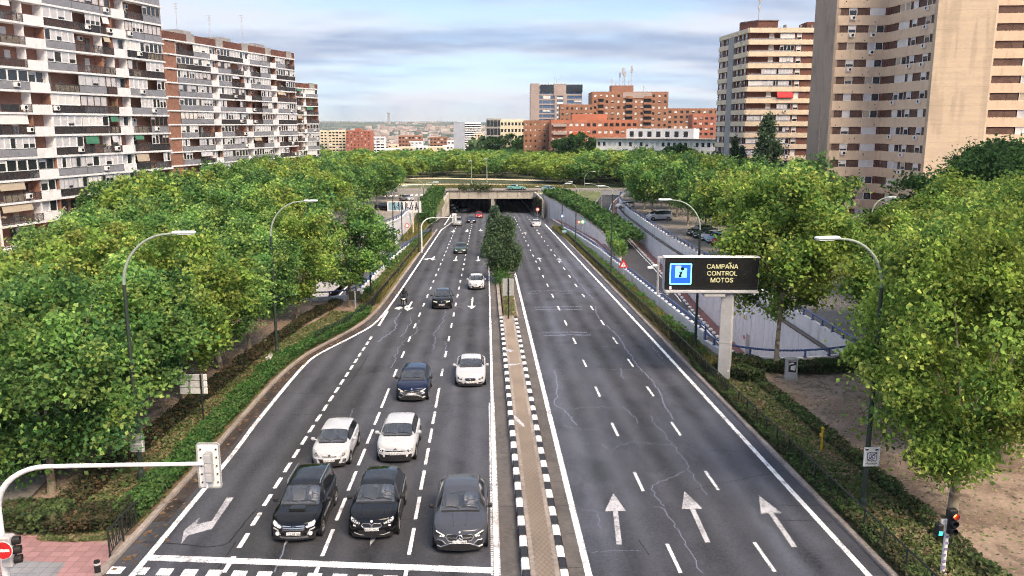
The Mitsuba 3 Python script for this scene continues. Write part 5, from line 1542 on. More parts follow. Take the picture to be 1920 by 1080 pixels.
lkp = [tuple(q) for q in LEFT_KERB if 30.5 < q[1] < 76]
zs_ = lambda x, y: zside(x, y)
scatter_band('hedge', 'bright green hedge along the left kerb', 'hedge', lkp, 0.25, 1.35, 0.7, 38000, 0.125, 'hedge', zs_, 101, noise_h=.45, stuff=False)
outer = [(-16.9, 31.5), (-16.6, 45), (-16.2, 60), (-15.4, 72), (-14.2, 79)]
scatter_band('ground_cover', 'ivy and dry leaves between the left hedges', 'ground cover', lkp, 1.3, 4.0, 0.2, 22000, 0.15, 'ivy', zs_, 102, noise_h=.6)
scatter_band('hedge', 'brownish dry hedge at the outer edge of the left verge', 'hedge', outer, -0.55, 0.55, 0.65, 17000, 0.14, 'brown', zs_, 103, noise_h=.4, stuff=False)
scatter_band('hedge', 'dark leafy hedge at the lower left beside the pink paving', 'hedge', [tuple(G(*q)[:2]) for q in ((5, 985), (60, 990), (110, 992))], -0.7, 0.7, 0.8, 5200, 0.19, 'hedgedark', zs_, 104, noise_h=.3, stuff=False)
scatter_band('hedge', 'dry brown hedge across the near end of the left verge', 'hedge', [tuple(G(*q)[:2]) for q in ((115, 994), (165, 993), (205, 985), (232, 980))], -0.75, 0.75, 0.75, 8000, 0.14, 'brown', zs_, 105, noise_h=.4, stuff=False)
scatter_band('leaf_litter', 'orange dry leaves at the end of the left hedge', 'leaves', [tuple(G(*q)[:2]) for q in ((90, 1010), (150, 1012), (200, 1008))], -0.25, 0.55, 0.12, 1700, 0.12, 'ivy', zs_, 106)
rk0 = [(13.9, 22), (13.9, 54)]
scatter_band('hedge', 'low dark hedge along the right kerb', 'hedge', [(13.75, 22), (13.75, 55)], -0.95, -0.1, 0.42, 19000, 0.12, 'hedgedark', zs_, 107, noise_h=.5, stuff=False)
scatter_band('ground_cover', 'ivy, weeds and dry leaves on the right verge', 'ground cover', [(13.75, 22), (13.75, 56)], -2.9, -0.8, 0.25, 24000, 0.14, 'ivy', zs_, 108, noise_h=.6)
scatter_band('hedge', 'dark low hedge at the outer edge of the right verge', 'hedge', [(16.7, 22), (16.95, 40), (16.8, 53)], -0.4, 0.35, 0.5, 9500, 0.13, 'hedgedark', zs_, 109, noise_h=.5, stuff=False)
scatter_band('hedge', 'trimmed dark hedge in front of the curved underpass parapet', 'hedge', [(16.6, 54.6), (18.5, 53.2), (20.6, 52.6), (23, 52.9), (25.6, 54.0), (27, 55)], -0.9, 0.7, 0.75, 13000, 0.14, 'hedgedark', zs_, 110, noise_h=.3, stuff=False)
scatter_band('shrub', 'dark shrub at the foot of the message sign', 'shrub', [(15.4, 52.2), (16.6, 50.0)], -0.7, 0.8, 0.85, 5200, 0.15, 'hedgedark', zs_, 111, noise_h=.5, stuff=False)
scatter_band('grass', 'tall dry grass along the right verge beside the exit lane', 'grass', [(14.95, 54), (14.9, 100), (14.6, 140), (14.0, 166)], -0.55, 0.8, 0.5, 26000, 0.48, 'dry', lambda x, y: zm(y) + .05, 112, stalk=True)
scatter_band('weeds', 'green weeds among the dry grass on the right verge', 'weeds', [(15.3, 56), (15.2, 90), (14.9, 130), (14.5, 160)], -0.3, 0.7, 0.7, 5000, 0.2, 'hedge', lambda x, y: zm(y) + .05, 113, noise_h=.95)
scatter_band('grass', 'dry grass along the left verge beyond the trees', 'grass', [(-11.2, 80), (-11.1, 110), (-10.5, 150)], -0.8, 0.8, 0.6, 14000, 0.6, 'dry', lambda x, y: zm(y) + .05, 114, stalk=True)
scatter_band('weeds', 'green weeds along the left verge beyond the trees', 'weeds', [(-11.8, 80), (-11.6, 110), (-10.8, 150)], -0.5, 0.6, 0.7, 5000, 0.2, 'hedge', lambda x, y: zm(y) + .05, 115, noise_h=.9)
scatter_band('hedge', 'green hedge rows on the wedge above the white wall', 'hedge', [(24, 134), (23.0, 150), (21.5, 168), (19, 190), (17, 203)], -1.6, 3.4, 1.6, 9000, 0.5, 'hedge', lambda x, y: wz(x, y), 116, noise_h=.5, stuff=False)
scatter_band('shrub', 'rounded green bushes at the near end of the wedge', 'shrub', [(20.9, 124), (20.8, 134)], -0.2, 1.5, 1.9, 2600, 0.34, 'plane', lambda x, y: wz(x, y) - .2, 117, noise_h=.6, stuff=False)
scatter_band('hedge', 'green bushes on the wedge left of the tunnel portal', 'hedge', [(-11.6, 168), (-12.4, 185), (-11.2, 202)], -1.7, 1.8, 2.3, 5000, 0.45, 'hedge', lambda x, y: np.interp(y, [138, 170, 185, 205], [-6, -5.6, -4.2, -2.6]), 118, noise_h=.5, stuff=False)
scatter_band('grass', 'dry grass on the wedge of the left ramp', 'grass', [(-13.4, 146), (-12.6, 170)], -1.2, 1.5, .6, 4000, 0.55, 'dry', lambda x, y: x * 0 - 5.9, 119, stalk=True)
scatter_band('weeds', 'weeds and dry leaves in the planted median strip', 'weeds', [(2.1, 72.4), (2.1, 100), (2.1, 200)], -0.55, 0.5, .5, 7000, 0.16, 'ivy', lambda x, y: zm(y) + .22, 120, noise_h=.8)
scatter_band('ivy', 'dark ivy hanging on the right wing wall of the portal', 'ivy', [(12.0, 210.3), (12.55, 205), (13.0, 197)], -0.1, 0.25, 4.2, 2600, 0.42, 'brown', lambda x, y: zm(y), 121, noise_h=.15)
scatter_band('grass', 'grass on the roundabout island above the portal', 'grass', [(-14, 227), (8, 227), (24, 224)], -4, 4.5, .3, 4200, 0.5, 'dry', lambda x, y: x * 0 + STREET + .02, 122, stalk=True)
for k, (px, l) in enumerate([(868, 'leftmost'), (889, 'second'), (902, 'third'), (912, 'rightmost')]):
    rg = np.random.default_rng(200 + k)
    q_ = ZP(px, 359, STREET)
    r_ = rg.uniform(.75, 1.1)
    v, f, c = leaf_quads(rg.normal(0, 1, (300, 3)) * [r_ * .6, r_ * .6, r_ * .5] + [q_[0], q_[1], STREET + r_ * .9], .34, rg, 'hedgedark')
    s_ = thing('round_shrub', f'{l} of the four small round shrubs above the tunnel portal', 'shrub', 'round shrubs above the portal')
    put(s_ + '__leaves', (v, f), 'leaf_thin', color=c)
# fallen leaves on the bare earth
for k, (poly, n, l) in enumerate([(sbox(17.2, 24, 30, 54), 2600, 'dry leaves strewn over the earth on the right'), (sbox(-30, 30, -17.2, 78), 2600, 'dry leaves strewn over the earth on the left')]):
    rg = np.random.default_rng(300 + k)
    x0, y0, x1, y1 = poly.bounds
    p = np.column_stack([rg.uniform(x0, x1, n), rg.uniform(y0, y1, n)])
    p = np.column_stack([p, zside(p[:, 0], p[:, 1]) + .02])
    v, f, c = leaf_quads(p, .13, rg, 'ivy', up=3.0)
    key = put(numbered('dry_leaves'), (v, f), 'leaf', color=c, label=l, kind='stuff')
    labels[key]['category'] = 'leaves'
# far woods between the quarters
rg = np.random.default_rng(55)
V, F, C, nn_ = [], [], [], 0
for k in range(900):
    y = 380 + 1500 * rg.random() ** 1.6
    x = rg.uniform(-.42, .25) * y
    px_ = 960 + FOC * (x * RGT[0] + y * RGT[1]) / (y * FWD[1] + x * FWD[0])
    if y < 720 and 596 < px_ < 880 or y < 420 and 596 < px_ < 1000:
        continue
    z = float(zfar(np.array([x]), np.array([y]))[0])
    r_ = rg.uniform(4, 7) * (1 + y / 3000)
    m = 46
    d = rg.normal(0, 1, (m, 3)); d /= np.linalg.norm(d, axis=1, keepdims=True)
    p = d * r_ * rg.uniform(.7, 1, (m, 1)) * [1, 1, .8] + [x, y, z + r_ * .9]
    v, f, c = leaf_quads(p, r_ * .55, rg, 'woods')
    V.append(v); F.append(f + nn_); C.append(c); nn_ += len(v)
put('far_woods', (np.vstack(V), np.vstack(F)), 'leaf', color=np.vstack(C), label='dark woods filling the valley between the far quarters', kind='stuff')
labels['far_woods']['category'] = 'trees'
# ================================================================ vehicles and people
import manifold3d as m3


def paint(name, rgb, metal=0.0, rough=0.08):
    mat(name, rgb, rough, metallic=metal, spec=0.5)


paint('paint_white', (0.50, 0.51, 0.545))
paint('paint_black', (0.004, 0.0045, 0.006))
paint('paint_navy', (0.012, 0.02, 0.055), 0.3)
paint('paint_grey', (0.075, 0.08, 0.10), 0.3, 0.18)
paint('paint_red', (0.33, 0.015, 0.02))
paint('paint_silver', (0.42, 0.43, 0.45), 0.5)
paint('paint_teal', (0.13, 0.34, 0.33))
paint('paint_sky', (0.25, 0.42, 0.55))
paint('paint_green', (0.02, 0.045, 0.04))
mat('chrome', (0.72, 0.72, 0.74), 0.14, metallic=1.0)
mat('tyre', (0.014, 0.014, 0.015), 0.85)
mat('rim_metal', (0.45, 0.46, 0.48), 0.3, metallic=0.8)
mat('lamp_glass', (0.72, 0.76, 0.80), 0.12, spec=0.7)
mat('lamp_red', (0.40, 0.02, 0.02), 0.2)
mat('plate_white', (0.80, 0.80, 0.80), 0.5)
mat('plastic_black', (0.016, 0.016, 0.018), 0.6)
mat('seat_dark', (0.05, 0.05, 0.055), 0.8)
mat('seat_light', (0.22, 0.21, 0.20), 0.8)
mat('privacy_glass', (0.012, 0.015, 0.02), 0.06, spec=0.8)
scene['windscreen_glass'] = {'type': 'thindielectric', 'int_ior': 1.95}
mat('skin', (0.42, 0.24, 0.17), 0.6)
mat('hair_dark', (0.03, 0.02, 0.015), 0.7)
mat('shirt_white', (0.62, 0.63, 0.66), 0.85)
mat('shirt_blue', (0.35, 0.42, 0.52), 0.85)
mat('jacket_black', (0.012, 0.013, 0.02), 0.7)
mat('lit_lamp', (0.9, 0.92, 0.85), 0.3)


def blob(bones, edge=0.03, iters=8):
    """bones: [(p, r), (q, s)] pairs; a smooth continuous body."""
    acc = None
    for a, b in bones:
        ss = [m3.Manifold.sphere(r, 16).translate(tuple(map(float, p))) for p, r in (a, b)]
        h = m3.Manifold.batch_hull(ss)
        acc = h if acc is None else acc + h
    acc = acc.refine_to_length(edge)
    mm = acc.to_mesh()
    t = trimesh.Trimesh(np.array(mm.vert_properties[:, :3]), np.array(mm.tri_verts), process=True)
    trimesh.smoothing.filter_taubin(t, iterations=iters)
    return t


# seated driver in car coordinates (x right of the car seen from the camera, car faces -y); origin at hip
def driver_meshes():
    hip, chest, neck = (0, 0.05, 0.10), (0, 0.10, 0.48), (0, 0.07, 0.60)
    body = blob([((hip, .17), (chest, .17)), (((-.17, .09, .53), .085), ((.17, .09, .53), .085)), ((chest, .15), (neck, .06)),
                 (((-.19, .08, .52), .065), ((-.25, -.12, .33), .05)), (((-.25, -.12, .33), .05), ((-.15, -.38, .40), .038)),
                 (((.19, .08, .52), .065), ((.25, -.12, .33), .05)), (((.25, -.12, .33), .05), ((.15, -.38, .40), .038)),
                 (((-.09, 0.0, .08), .10), ((-.12, -.42, .12), .075)), (((.09, 0.0, .08), .10), ((.12, -.42, .12), .075))], .05)
    head = blob([(((0, .05, .60), .055), ((0, .04, .70), .075)), (((0, .04, .74), .098), ((0, .02, .69), .075)), (((0, -.06, .70), .018), ((0, -.045, .74), .012))], .03, 4)
    hair = blob([(((0, .07, .77), .097), ((0, .09, .72), .085))], .03, 4)
    hands = []
    for sx in (-1, 1):
        bones = [(((sx * .15, -.38, .40), .034), ((sx * .145, -.44, .42), .036))]
        for k in range(4):
            o = np.array([sx * (.145 - .0), -.45, .395 + k * .02])
            bones += [((o, .011), (o + [-sx * .01, -.035, .005], .010)), ((o + [-sx * .01, -.035, .005], .010), (o + [-sx * .045, -.035, .0], .009))]
        bones.append((((sx * .13, -.42, .435), .012), ((sx * .10, -.45, .45), .010)))
        hands.append(blob(bones, .015, 3))
    return body, head, hair, hands


DRV = driver_meshes()
DRV_P = [mikit.ply(DRV[0], smooth=True), mikit.ply(DRV[1], smooth=True), mikit.ply(DRV[2], smooth=True), [mikit.ply(h, smooth=True) for h in DRV[3]]]


def person_driver(M, x, y, z, label, shirt):
    p = thing('person', label, 'person', 'drivers seen through windscreens')
    t = M @ tr(x, y, z)
    scene[p] = {**DRV_P[0], 'bsdf': {'type': 'ref', 'id': shirt}, 'to_world': T(t.tolist())}
    part(p, 'head', DRV_P[1], 'skin', tw=t)
    part(p, 'hair', DRV_P[2], 'hair_dark', tw=t)
    for h in DRV_P[3]:
        part(p, 'hand', h, 'skin', tw=t)
    return p


SPECS = dict(
    wagon=dict(L=4.79, W=.91, zf=.24, top=[(0, .80), (.03, .88), (.10, .96), (.255, 1.06), (.415, 1.53), (.50, 1.60), (.75, 1.61), (.90, 1.54), (.975, 1.12), (1, 1.0)], belt=[(0, .74), (.10, .90), (.255, .98), (.9, 1.03), (1, .95)], ws=(.255, .415), rear=(.90, .975), side=(.33, .93), roofw=.62, bow=.22, slant=.12, wheel=.345, wb=(.185, .765)),
    suv=dict(L=4.55, W=.92, zf=.24, top=[(0, .86), (.03, .95), (.10, 1.02), (.25, 1.10), (.40, 1.54), (.48, 1.60), (.70, 1.60), (.86, 1.50), (.97, 1.10), (1, 1.0)], belt=[(0, .80), (.10, .96), (.25, 1.02), (.88, 1.10), (1, .98)], ws=(.25, .40), rear=(.86, .97), side=(.32, .88), roofw=.62, bow=.24, slant=.10, wheel=.36, wb=(.185, .775)),
    suvl=dict(L=4.94, W=.99, zf=.26, top=[(0, .92), (.03, 1.0), (.10, 1.07), (.265, 1.15), (.41, 1.62), (.48, 1.69), (.62, 1.70), (.80, 1.55), (.965, 1.16), (1, 1.05)], belt=[(0, .84), (.10, 1.0), (.265, 1.07), (.88, 1.15), (1, 1.0)], ws=(.265, .41), rear=(.80, .965), side=(.33, .86), roofw=.64, bow=.26, slant=.12, wheel=.38, wb=(.185, .78)),
    hatch=dict(L=4.06, W=.86, zf=.20, top=[(0, .70), (.03, .79), (.10, .88), (.225, 1.00), (.40, 1.40), (.48, 1.455), (.72, 1.44), (.86, 1.36), (.975, .98), (1, .9)], belt=[(0, .66), (.10, .82), (.225, .92), (.88, 1.0), (1, .9)], ws=(.225, .40), rear=(.86, .975), side=(.30, .88), roofw=.60, bow=.26, slant=.16, wheel=.31, wb=(.19, .82)),
    cross=dict(L=4.36, W=.90, zf=.22, top=[(0, .80), (.03, .89), (.10, .97), (.25, 1.05), (.40, 1.45), (.48, 1.52), (.68, 1.51), (.84, 1.38), (.97, 1.05), (1, .95)], belt=[(0, .74), (.10, .91), (.25, .97), (.88, 1.04), (1, .95)], ws=(.25, .40), rear=(.84, .97), side=(.32, .86), roofw=.61, bow=.24, slant=.12, wheel=.345, wb=(.19, .80)),
    sedan=dict(L=4.96, W=.94, zf=.19, top=[(0, .68), (.03, .76), (.10, .85), (.30, .98), (.43, 1.37), (.50, 1.43), (.62, 1.43), (.70, 1.36), (.85, 1.06), (.97, 1.0), (1, .92)], belt=[(0, .64), (.10, .79), (.30, .91), (.85, .98), (1, .9)], ws=(.30, .43), rear=(.69, .85), side=(.36, .80), roofw=.60, bow=.26, slant=.14, wheel=.34, wb=(.18, .77)),
    van=dict(L=4.7, W=.93, zf=.22, top=[(0, .86), (.03, .96), (.08, 1.05), (.17, 1.16), (.33, 1.74), (.40, 1.82), (.70, 1.84), (.93, 1.80), (.985, 1.2), (1, 1.0)], belt=[(0, .80), (.08, .97), (.17, 1.06), (.93, 1.10), (1, 1.0)], ws=(.17, .33), rear=(.93, .985), side=(.25, .90), roofw=.72, bow=.22, slant=.10, wheel=.33, wb=(.18, .79)))


def car_shell(sp):
    L, W, zf = sp['L'], sp['W'], sp['zf']
    S = sorted(set(list(np.round(np.concatenate([np.linspace(0, .1, 6), np.linspace(.1, .9, 25), np.linspace(.9, 1, 6)]), 4)) + [sp['ws'][0], sp['ws'][1], sp['rear'][0], sp['rear'][1], sp['side'][0], sp['side'][1]]))
    S = np.array(S)
    tx, tz = np.array(sp['top']).T
    dense = np.interp(np.linspace(0, 1, 401), tx, tz)
    ker = np.ones(13) / 13
    dense = np.convolve(np.pad(dense, 6, mode='edge'), ker, 'valid')
    zt = np.interp(S, np.linspace(0, 1, 401), dense)
    bx, bz = np.array(sp['belt']).T
    zb = np.minimum(np.interp(S, bx, bz), zt - .03)
    wl = W * np.interp(S, [0, .02, .06, .14, .5, .86, .95, 1], [.80, .87, .945, 1, 1, .985, .93, .84])
    gh = np.interp(S, [sp['ws'][0], sp['ws'][1], sp['rear'][0], sp['rear'][1]], [0, 1, 1, 0])        # how much of a greenhouse stands here
    wt = wl * .80 * (1 - gh) + sp['roofw'] * gh
    rows = []
    for i in range(len(S)):
        w, b, t_, wq = wl[i], zb[i], zt[i], wt[i]
        zm_ = zf + (b - zf) * .55
        half = [(0, zf), (w * .84, zf), (w * .95, zf + .07), (w * .995, zf + .22), (w, zm_), (w * .985, b - .05), (w * .95, b),
                (w * .90, b + min(.02, (t_ - b) * .3)), (wq + .03 * gh[i], t_ - (.085 * gh[i] + (t_ - b) * .22 * (1 - gh[i]))), (wq * .93, t_ - .025 * gh[i] - (t_ - b) * .10 * (1 - gh[i])), (wq * .5, t_ - .004), (0, t_ + .004)]
        rows.append(half)
    H = np.array(rows)                                            # stations x points x 2
    nS, nP = H.shape[:2]
    full = np.concatenate([H, np.stack([-H[:, -2:0:-1, 0], H[:, -2:0:-1, 1]], -1)], 1)
    nR = full.shape[1]
    Y = -L / 2 + S * L
    V = np.stack([full[..., 0], np.broadcast_to(Y[:, None], full.shape[:2]), full[..., 1]], -1)

    def deform(v):
        s = (v[..., 1] + L / 2) / L
        k = np.clip(1 - s / .16, 0, 1) ** 1.3
        k2 = np.clip((s - .86) / .14, 0, 1) ** 1.3
        hh = np.clip((v[..., 2] - zf) / (zt[0] - zf), 0, 1.3)
        dy = k * (sp['bow'] * (v[..., 0] / W) ** 2 + sp['slant'] * hh ** 2 + .05 * (1 - hh) ** 2 * (hh < 1)) - k2 * (.18 * (v[..., 0] / W) ** 2 + .10 * hh ** 2)
        out = v.copy(); out[..., 1] = v[..., 1] + dy
        return out
    sets = {'body': [], 'windscreen': [], 'rear_window': [], 'side_window': [], 'side_window_b': []}
    c0, c1, r0, r1, s0, s1 = *sp['ws'], *sp['rear'], *sp['side']
    for i in range(nS - 1):
        a, b = S[i], S[i + 1]
        for j in range(nR):
            j2 = (j + 1) % nR
            jj = j if j < nP - 1 else nR - 1 - j                # index mirrored to the right half
            f = [i * nR + j, i * nR + j2, (i + 1) * nR + j2, (i + 1) * nR + j]
            if jj >= 8 and a >= c0 - 1e-6 and b <= c1 + 1e-6:
                sets['windscreen'].append(f)
            elif jj >= 8 and a >= r0 - 1e-6 and b <= r1 + 1e-6:
                sets['rear_window'].append(f)
            elif jj == 7 and a >= s0 - 1e-6 and b <= s1 + 1e-6:
                sets['side_window' if j < nP - 1 else 'side_window_b'].append(f)
            else:
                sets['body'].append(f)
    Vf = V.reshape(-1, 3)
    extra_v, extra_f = [], []
    base = len(Vf)
    for i, flip in ((0, True), (nS - 1, False)):
        ring = V[i]
        cen = ring.mean(0); cen[0] = 0
        prev = np.arange(nR) + i * nR
        for q in (.8, .6, .4, .2, .02):
            nv = cen + (ring - cen) * q
            idx = base + sum(len(e) for e in extra_v) + np.arange(nR)
            extra_v.append(nv)
            for j in range(nR):
                j2 = (j + 1) % nR
                f = [prev[j], prev[j2], idx[j2], idx[j]]
                extra_f.append(f if not flip else f[::-1])
            prev = idx
    Vf = deform(np.vstack([Vf] + extra_v))
    sets['body'] += extra_f
    out = {}
    for k, fs in sets.items():
        fs = np.array(fs)
        used, inv = np.unique(fs, return_inverse=True)
        out[k] = (Vf[used], inv.reshape(fs.shape))

    def front(x, z, off=0.0):
        x, z = np.asarray(x, float), np.asarray(z, float)
        p = np.stack([x, x * 0 - L / 2, z], -1)
        return np.stack([x, deform(p)[..., 1] - off, z], -1)

    def topz(y):
        return float(np.interp((y + L / 2) / L, S, zt))
    return out, front, topz


def patch(front, poly, off=0.012, th=0.02, n=6):
    """A piece lying on the front of a car: polygon in (x, z) laid over the curved nose."""
    pol = Polygon(poly).buffer(0)
    mb = MB()
    x0, z0, x1, z1 = pol.bounds
    for i in range(n):
        g = pol.intersection(sbox(x0 + (x1 - x0) * i / n, z0 - 1, x0 + (x1 - x0) * (i + 1) / n, z1 + 1))
        for q in getattr(g, 'geoms', [g]):
            if q.geom_type == 'Polygon' and q.area > 1e-6:
                v, f = trimesh.creation.triangulate_polygon(q, engine='earcut')
                v = np.asarray(v)
                mb.add(front(v[:, 0], v[:, 1], off), f)
    ring = np.array(pol.exterior.coords)
    a, b = front(ring[:, 0], ring[:, 1], off), front(ring[:, 0], ring[:, 1], off - th)
    m = len(ring)
    i = np.arange(m - 1)
    mb.add(np.vstack([a, b]), np.stack([i, i + 1, i + 1 + m, i + m], 1))
    return mb


def mirror(poly):
    return [(-x, z) for x, z in poly][::-1]


SHELLS, SHPLY = {}, {}
WHEEL = {}


def wheel_meshes(r):
    if r not in WHEEL:
        ty = MB().lathe([(r * .62, -.10), (r * .93, -.105), (r, -.07), (r, .07), (r * .93, .105), (r * .62, .10)], (0, 0, 0), (1, 0, 0), 24)
        rim = MB().lathe([(r * .64, .085), (r * .58, .10), (r * .52, .06)], (0, 0, 0), (1, 0, 0), 20)
        for k in range(5):
            a = k * 2 * math.pi / 5
            for da in (-.16, .16):
                p = [(.085, math.cos(a + da) * r * .12, math.sin(a + da) * r * .12), (.088, math.cos(a + da * .7) * r * .58, math.sin(a + da * .7) * r * .58)]
                rim.tube(p, .022, 5)
        rim.lathe([(.0, .095), (.05, .09), (.055, .05)], (0, 0, 0), (1, 0, 0), 10)
        disc = MB().lathe([(.0, .02), (r * .6, .02), (r * .6, -.05)], (0, 0, 0), (1, 0, 0), 16)
        WHEEL[r] = (mikit.ply(ty.get(), smooth=40), mikit.ply(rim.get(), smooth=30), mikit.ply(disc.get()))
    return WHEEL[r]


def car(spec, label, paintm, x, y, group, heading=0.0, lod=1, plate='', name='car', face=None, z=None, seat='seat_dark', pitch=None, cat='car'):
    """heading 0: facing the camera (-y). The point (x, y) is the middle of the car."""
    sp = SPECS[spec]
    if spec not in SHELLS:
        SHELLS[spec] = car_shell(sp)
        SHPLY[spec] = {k: mikit.ply(v, smooth=38) for k, v in SHELLS[spec][0].items()}
    parts_, front, topz = SHELLS[spec]
    P = SHPLY[spec]
    L, W = sp['L'], sp['W']
    c = thing(name, label, cat, group)
    zz_ = zm(y) if z is None else z
    M = rotz(heading, (x, y, zz_), math.atan(-SLOPE) * math.cos(heading) if pitch is None else pitch)
    part(c, 'body', P['body'], paintm, tw=M)
    part(c, 'windscreen', P['windscreen'], 'windscreen_glass' if lod >= 2 else 'privacy_glass', tw=M)
    part(c, 'rear_window', P['rear_window'], 'privacy_glass', tw=M)
    part(c, 'side_window', P['side_window'], 'privacy_glass', tw=M)
    part(c, 'side_window', P['side_window_b'], 'privacy_glass', tw=M)
    r = sp['wheel']
    ty, rim, disc = wheel_meshes(r)
    for wy in sp['wb']:
        for sx in (-1, 1):
            yy = -L / 2 + wy * L
            part(c, 'wheel_arch', MB().lathe([(0, .0), (r * 1.13, 0), (r * 1.13, .012), (0, .012)], (sx * (W - .004) - (.0 if sx > 0 else .012), yy, r + .01), (1, 0, 0), 20), 'plastic_black', tw=M)
            Mw = M @ tr(sx * (W - .085), yy, r) @ (np.eye(4) if sx > 0 else np.diag([-1, 1, 1, 1.0]))
            w = part(c, 'wheel', ty, 'tyre', tw=Mw)
            part(w, 'rim', rim, 'rim_metal', tw=Mw)
            part(w, 'hub_disc', disc, 'plastic_black', tw=Mw)
    yc = -L / 2 + sp['ws'][0] * L
    zb_ = np.interp(sp['ws'][0], *np.array(sp['belt']).T)
    for sx in (-1, 1):
        mm = MB().cbox((sx * (W + .10), yc + .42, zb_ + .10), (.20, .11, .15), .04).tube([(sx * (W - .06), yc + .44, zb_ + .03), (sx * (W + .05), yc + .42, zb_ + .07)], .025, 6)
        part(c, 'mirror', mm, paintm if lod >= 1 and paintm == 'paint_white' else 'plastic_black', tw=M)
    for sx in (-1, 1):                                              # tail lamps
        tb_ = MB().cbox((sx * (W * .64), L / 2 - .13, zb_ - .10), (.26, .10, .16), .03)
        part(c, 'tail_lamp', tb_, 'lamp_red', tw=M)
    if face:
        face(c, M, front, sp, plate)
    else:
        zt0 = sp['top'][0][1]
        for sg in (1, -1):
            hl = [(.48 * W, zt0 - .10), (.74 * W, zt0 - .02), (.78 * W, zt0 - .10), (.55 * W, zt0 - .20)]
            part(c, 'headlight', patch(front, hl if sg > 0 else mirror(hl), .012), 'lamp_glass', tw=M)
        part(c, 'grille', patch(front, [(-.40 * W, zt0 - .22), (.40 * W, zt0 - .22), (.34 * W, zt0 - .12), (-.34 * W, zt0 - .12)], .01), 'plastic_black', tw=M)
        part(c, 'bumper_intake', patch(front, [(-.6 * W, .28), (.6 * W, .28), (.5 * W, .40), (-.5 * W, .40)], .01), 'plastic_black', tw=M)
        number_plate(c, M, front, zt0 - .30, plate)
    for k_, y0_ in enumerate((-L / 2 + .30, L / 2 - .42)):              # black sill and floor pieces standing in for the contact shadow under the car
        part(c, 'underbody_shade', MB().span(-W * .80, W * .80, y0_, y0_ + .12, .13, sp['zf'] + .04), 'plastic_black', tw=M)
    for sx in (-1, 1):
        part(c, 'sill_shade', MB().span(sx * W * .93 - .04, sx * W * .93 + .04, -L * .24, L * .22, .15, sp['zf'] + .08), 'plastic_black', tw=M)
    part(c, 'bumper_shade', patch(front, [(-.80 * W, sp['zf'] - .07), (.80 * W, sp['zf'] - .07), (.84 * W, sp['zf'] + .06), (-.84 * W, sp['zf'] + .06)], .004), 'plastic_black', tw=M)  # black patch on the nose that paints the shade under the bumper
    if lod >= 2:
        # inside: dashboard, seats, steering wheel, mirror; outside: wipers and door lines
        part(c, 'dashboard', MB().cbox((0, yc + .42, zb_ - .12), (W * 1.6, .5, .22), .06), 'seat_dark', tw=M)
        part(c, 'cabin_floor', MB().span(-W * .88, W * .88, yc + .3, L * .42, .34, .40), 'seat_dark', tw=M)
        for sx in (-.38, .38):
            st_ = MB().cbox((sx, yc + 1.28, .56), (.50, .52, .16), .05).cbox((sx, yc + 1.60, .90), (.48, .16, .62), .05).cbox((sx, yc + 1.63, 1.27), (.26, .10, .16), .03)
            part(c, 'seat', st_, seat, tw=M)
        ang = np.linspace(0, 6.283, 21)
        stw = np.column_stack([.38 + .18 * np.cos(ang), yc + .80 + .06 * np.sin(ang), zb_ - .02 + .17 * np.sin(ang)])
        part(c, 'steering_wheel', MB().tube(stw, .018, 6).tube([(.22, yc + .8, zb_ - .02), (.54, yc + .8, zb_ - .02)], .02, 5), 'plastic_black', tw=M)
        part(c, 'inner_mirror', MB().cbox((0, -L / 2 + sp['ws'][1] * L - .05, topz(-L / 2 + sp['ws'][1] * L) - .10), (.24, .05, .09), .02), 'plastic_black', tw=M)
        wp = MB()
        for x0, x1 in ((.62, .02), (-.05, -.62)):
            wp.tube([(x0, yc + .06, topz(yc + .06) + .012), ((x0 + x1) / 2, yc + .13, topz(yc + .13) + .035), (x1, yc + .10, topz(yc + .10) + .03)], .012, 5)
        part(c, 'wiper', wp, 'plastic_black', tw=M)
        part(c, 'cowl', MB().cbox((0, yc - .03, topz(yc - .03) - .012), (W * 1.42, .13, .045), .015), 'plastic_black', tw=M)
    return c, M, front, sp, topz


def number_plate(c, M, front, z, text):
    q = front(np.array([0.0]), np.array([z]))[0]
    mb = MB().cbox((0, q[1] - .02, z), (.52, .03, .115), .008)
    pl_ = part(c, 'number_plate', mb, 'plate_white', tw=M)
    if text:
        t = meshkit.text_mesh(text, .075, .004, bold=True)
        v = np.array(t.vertices); w = v[:, 0].max()
        v = np.column_stack([(v[:, 0] - w / 2), q[1] - .036 - v[:, 2], z - .037 + v[:, 1]])
        part(pl_, 'lettering', (v, t.faces), 'plastic_black', tw=M)


def ring_xz(front, x, z, r, th, off=0.03, n=24):
    a = np.linspace(0, 2 * np.pi, n + 1)
    return MB().tube(front(x + r * np.cos(a), z + r * np.sin(a), off), th, 6, cap=False)


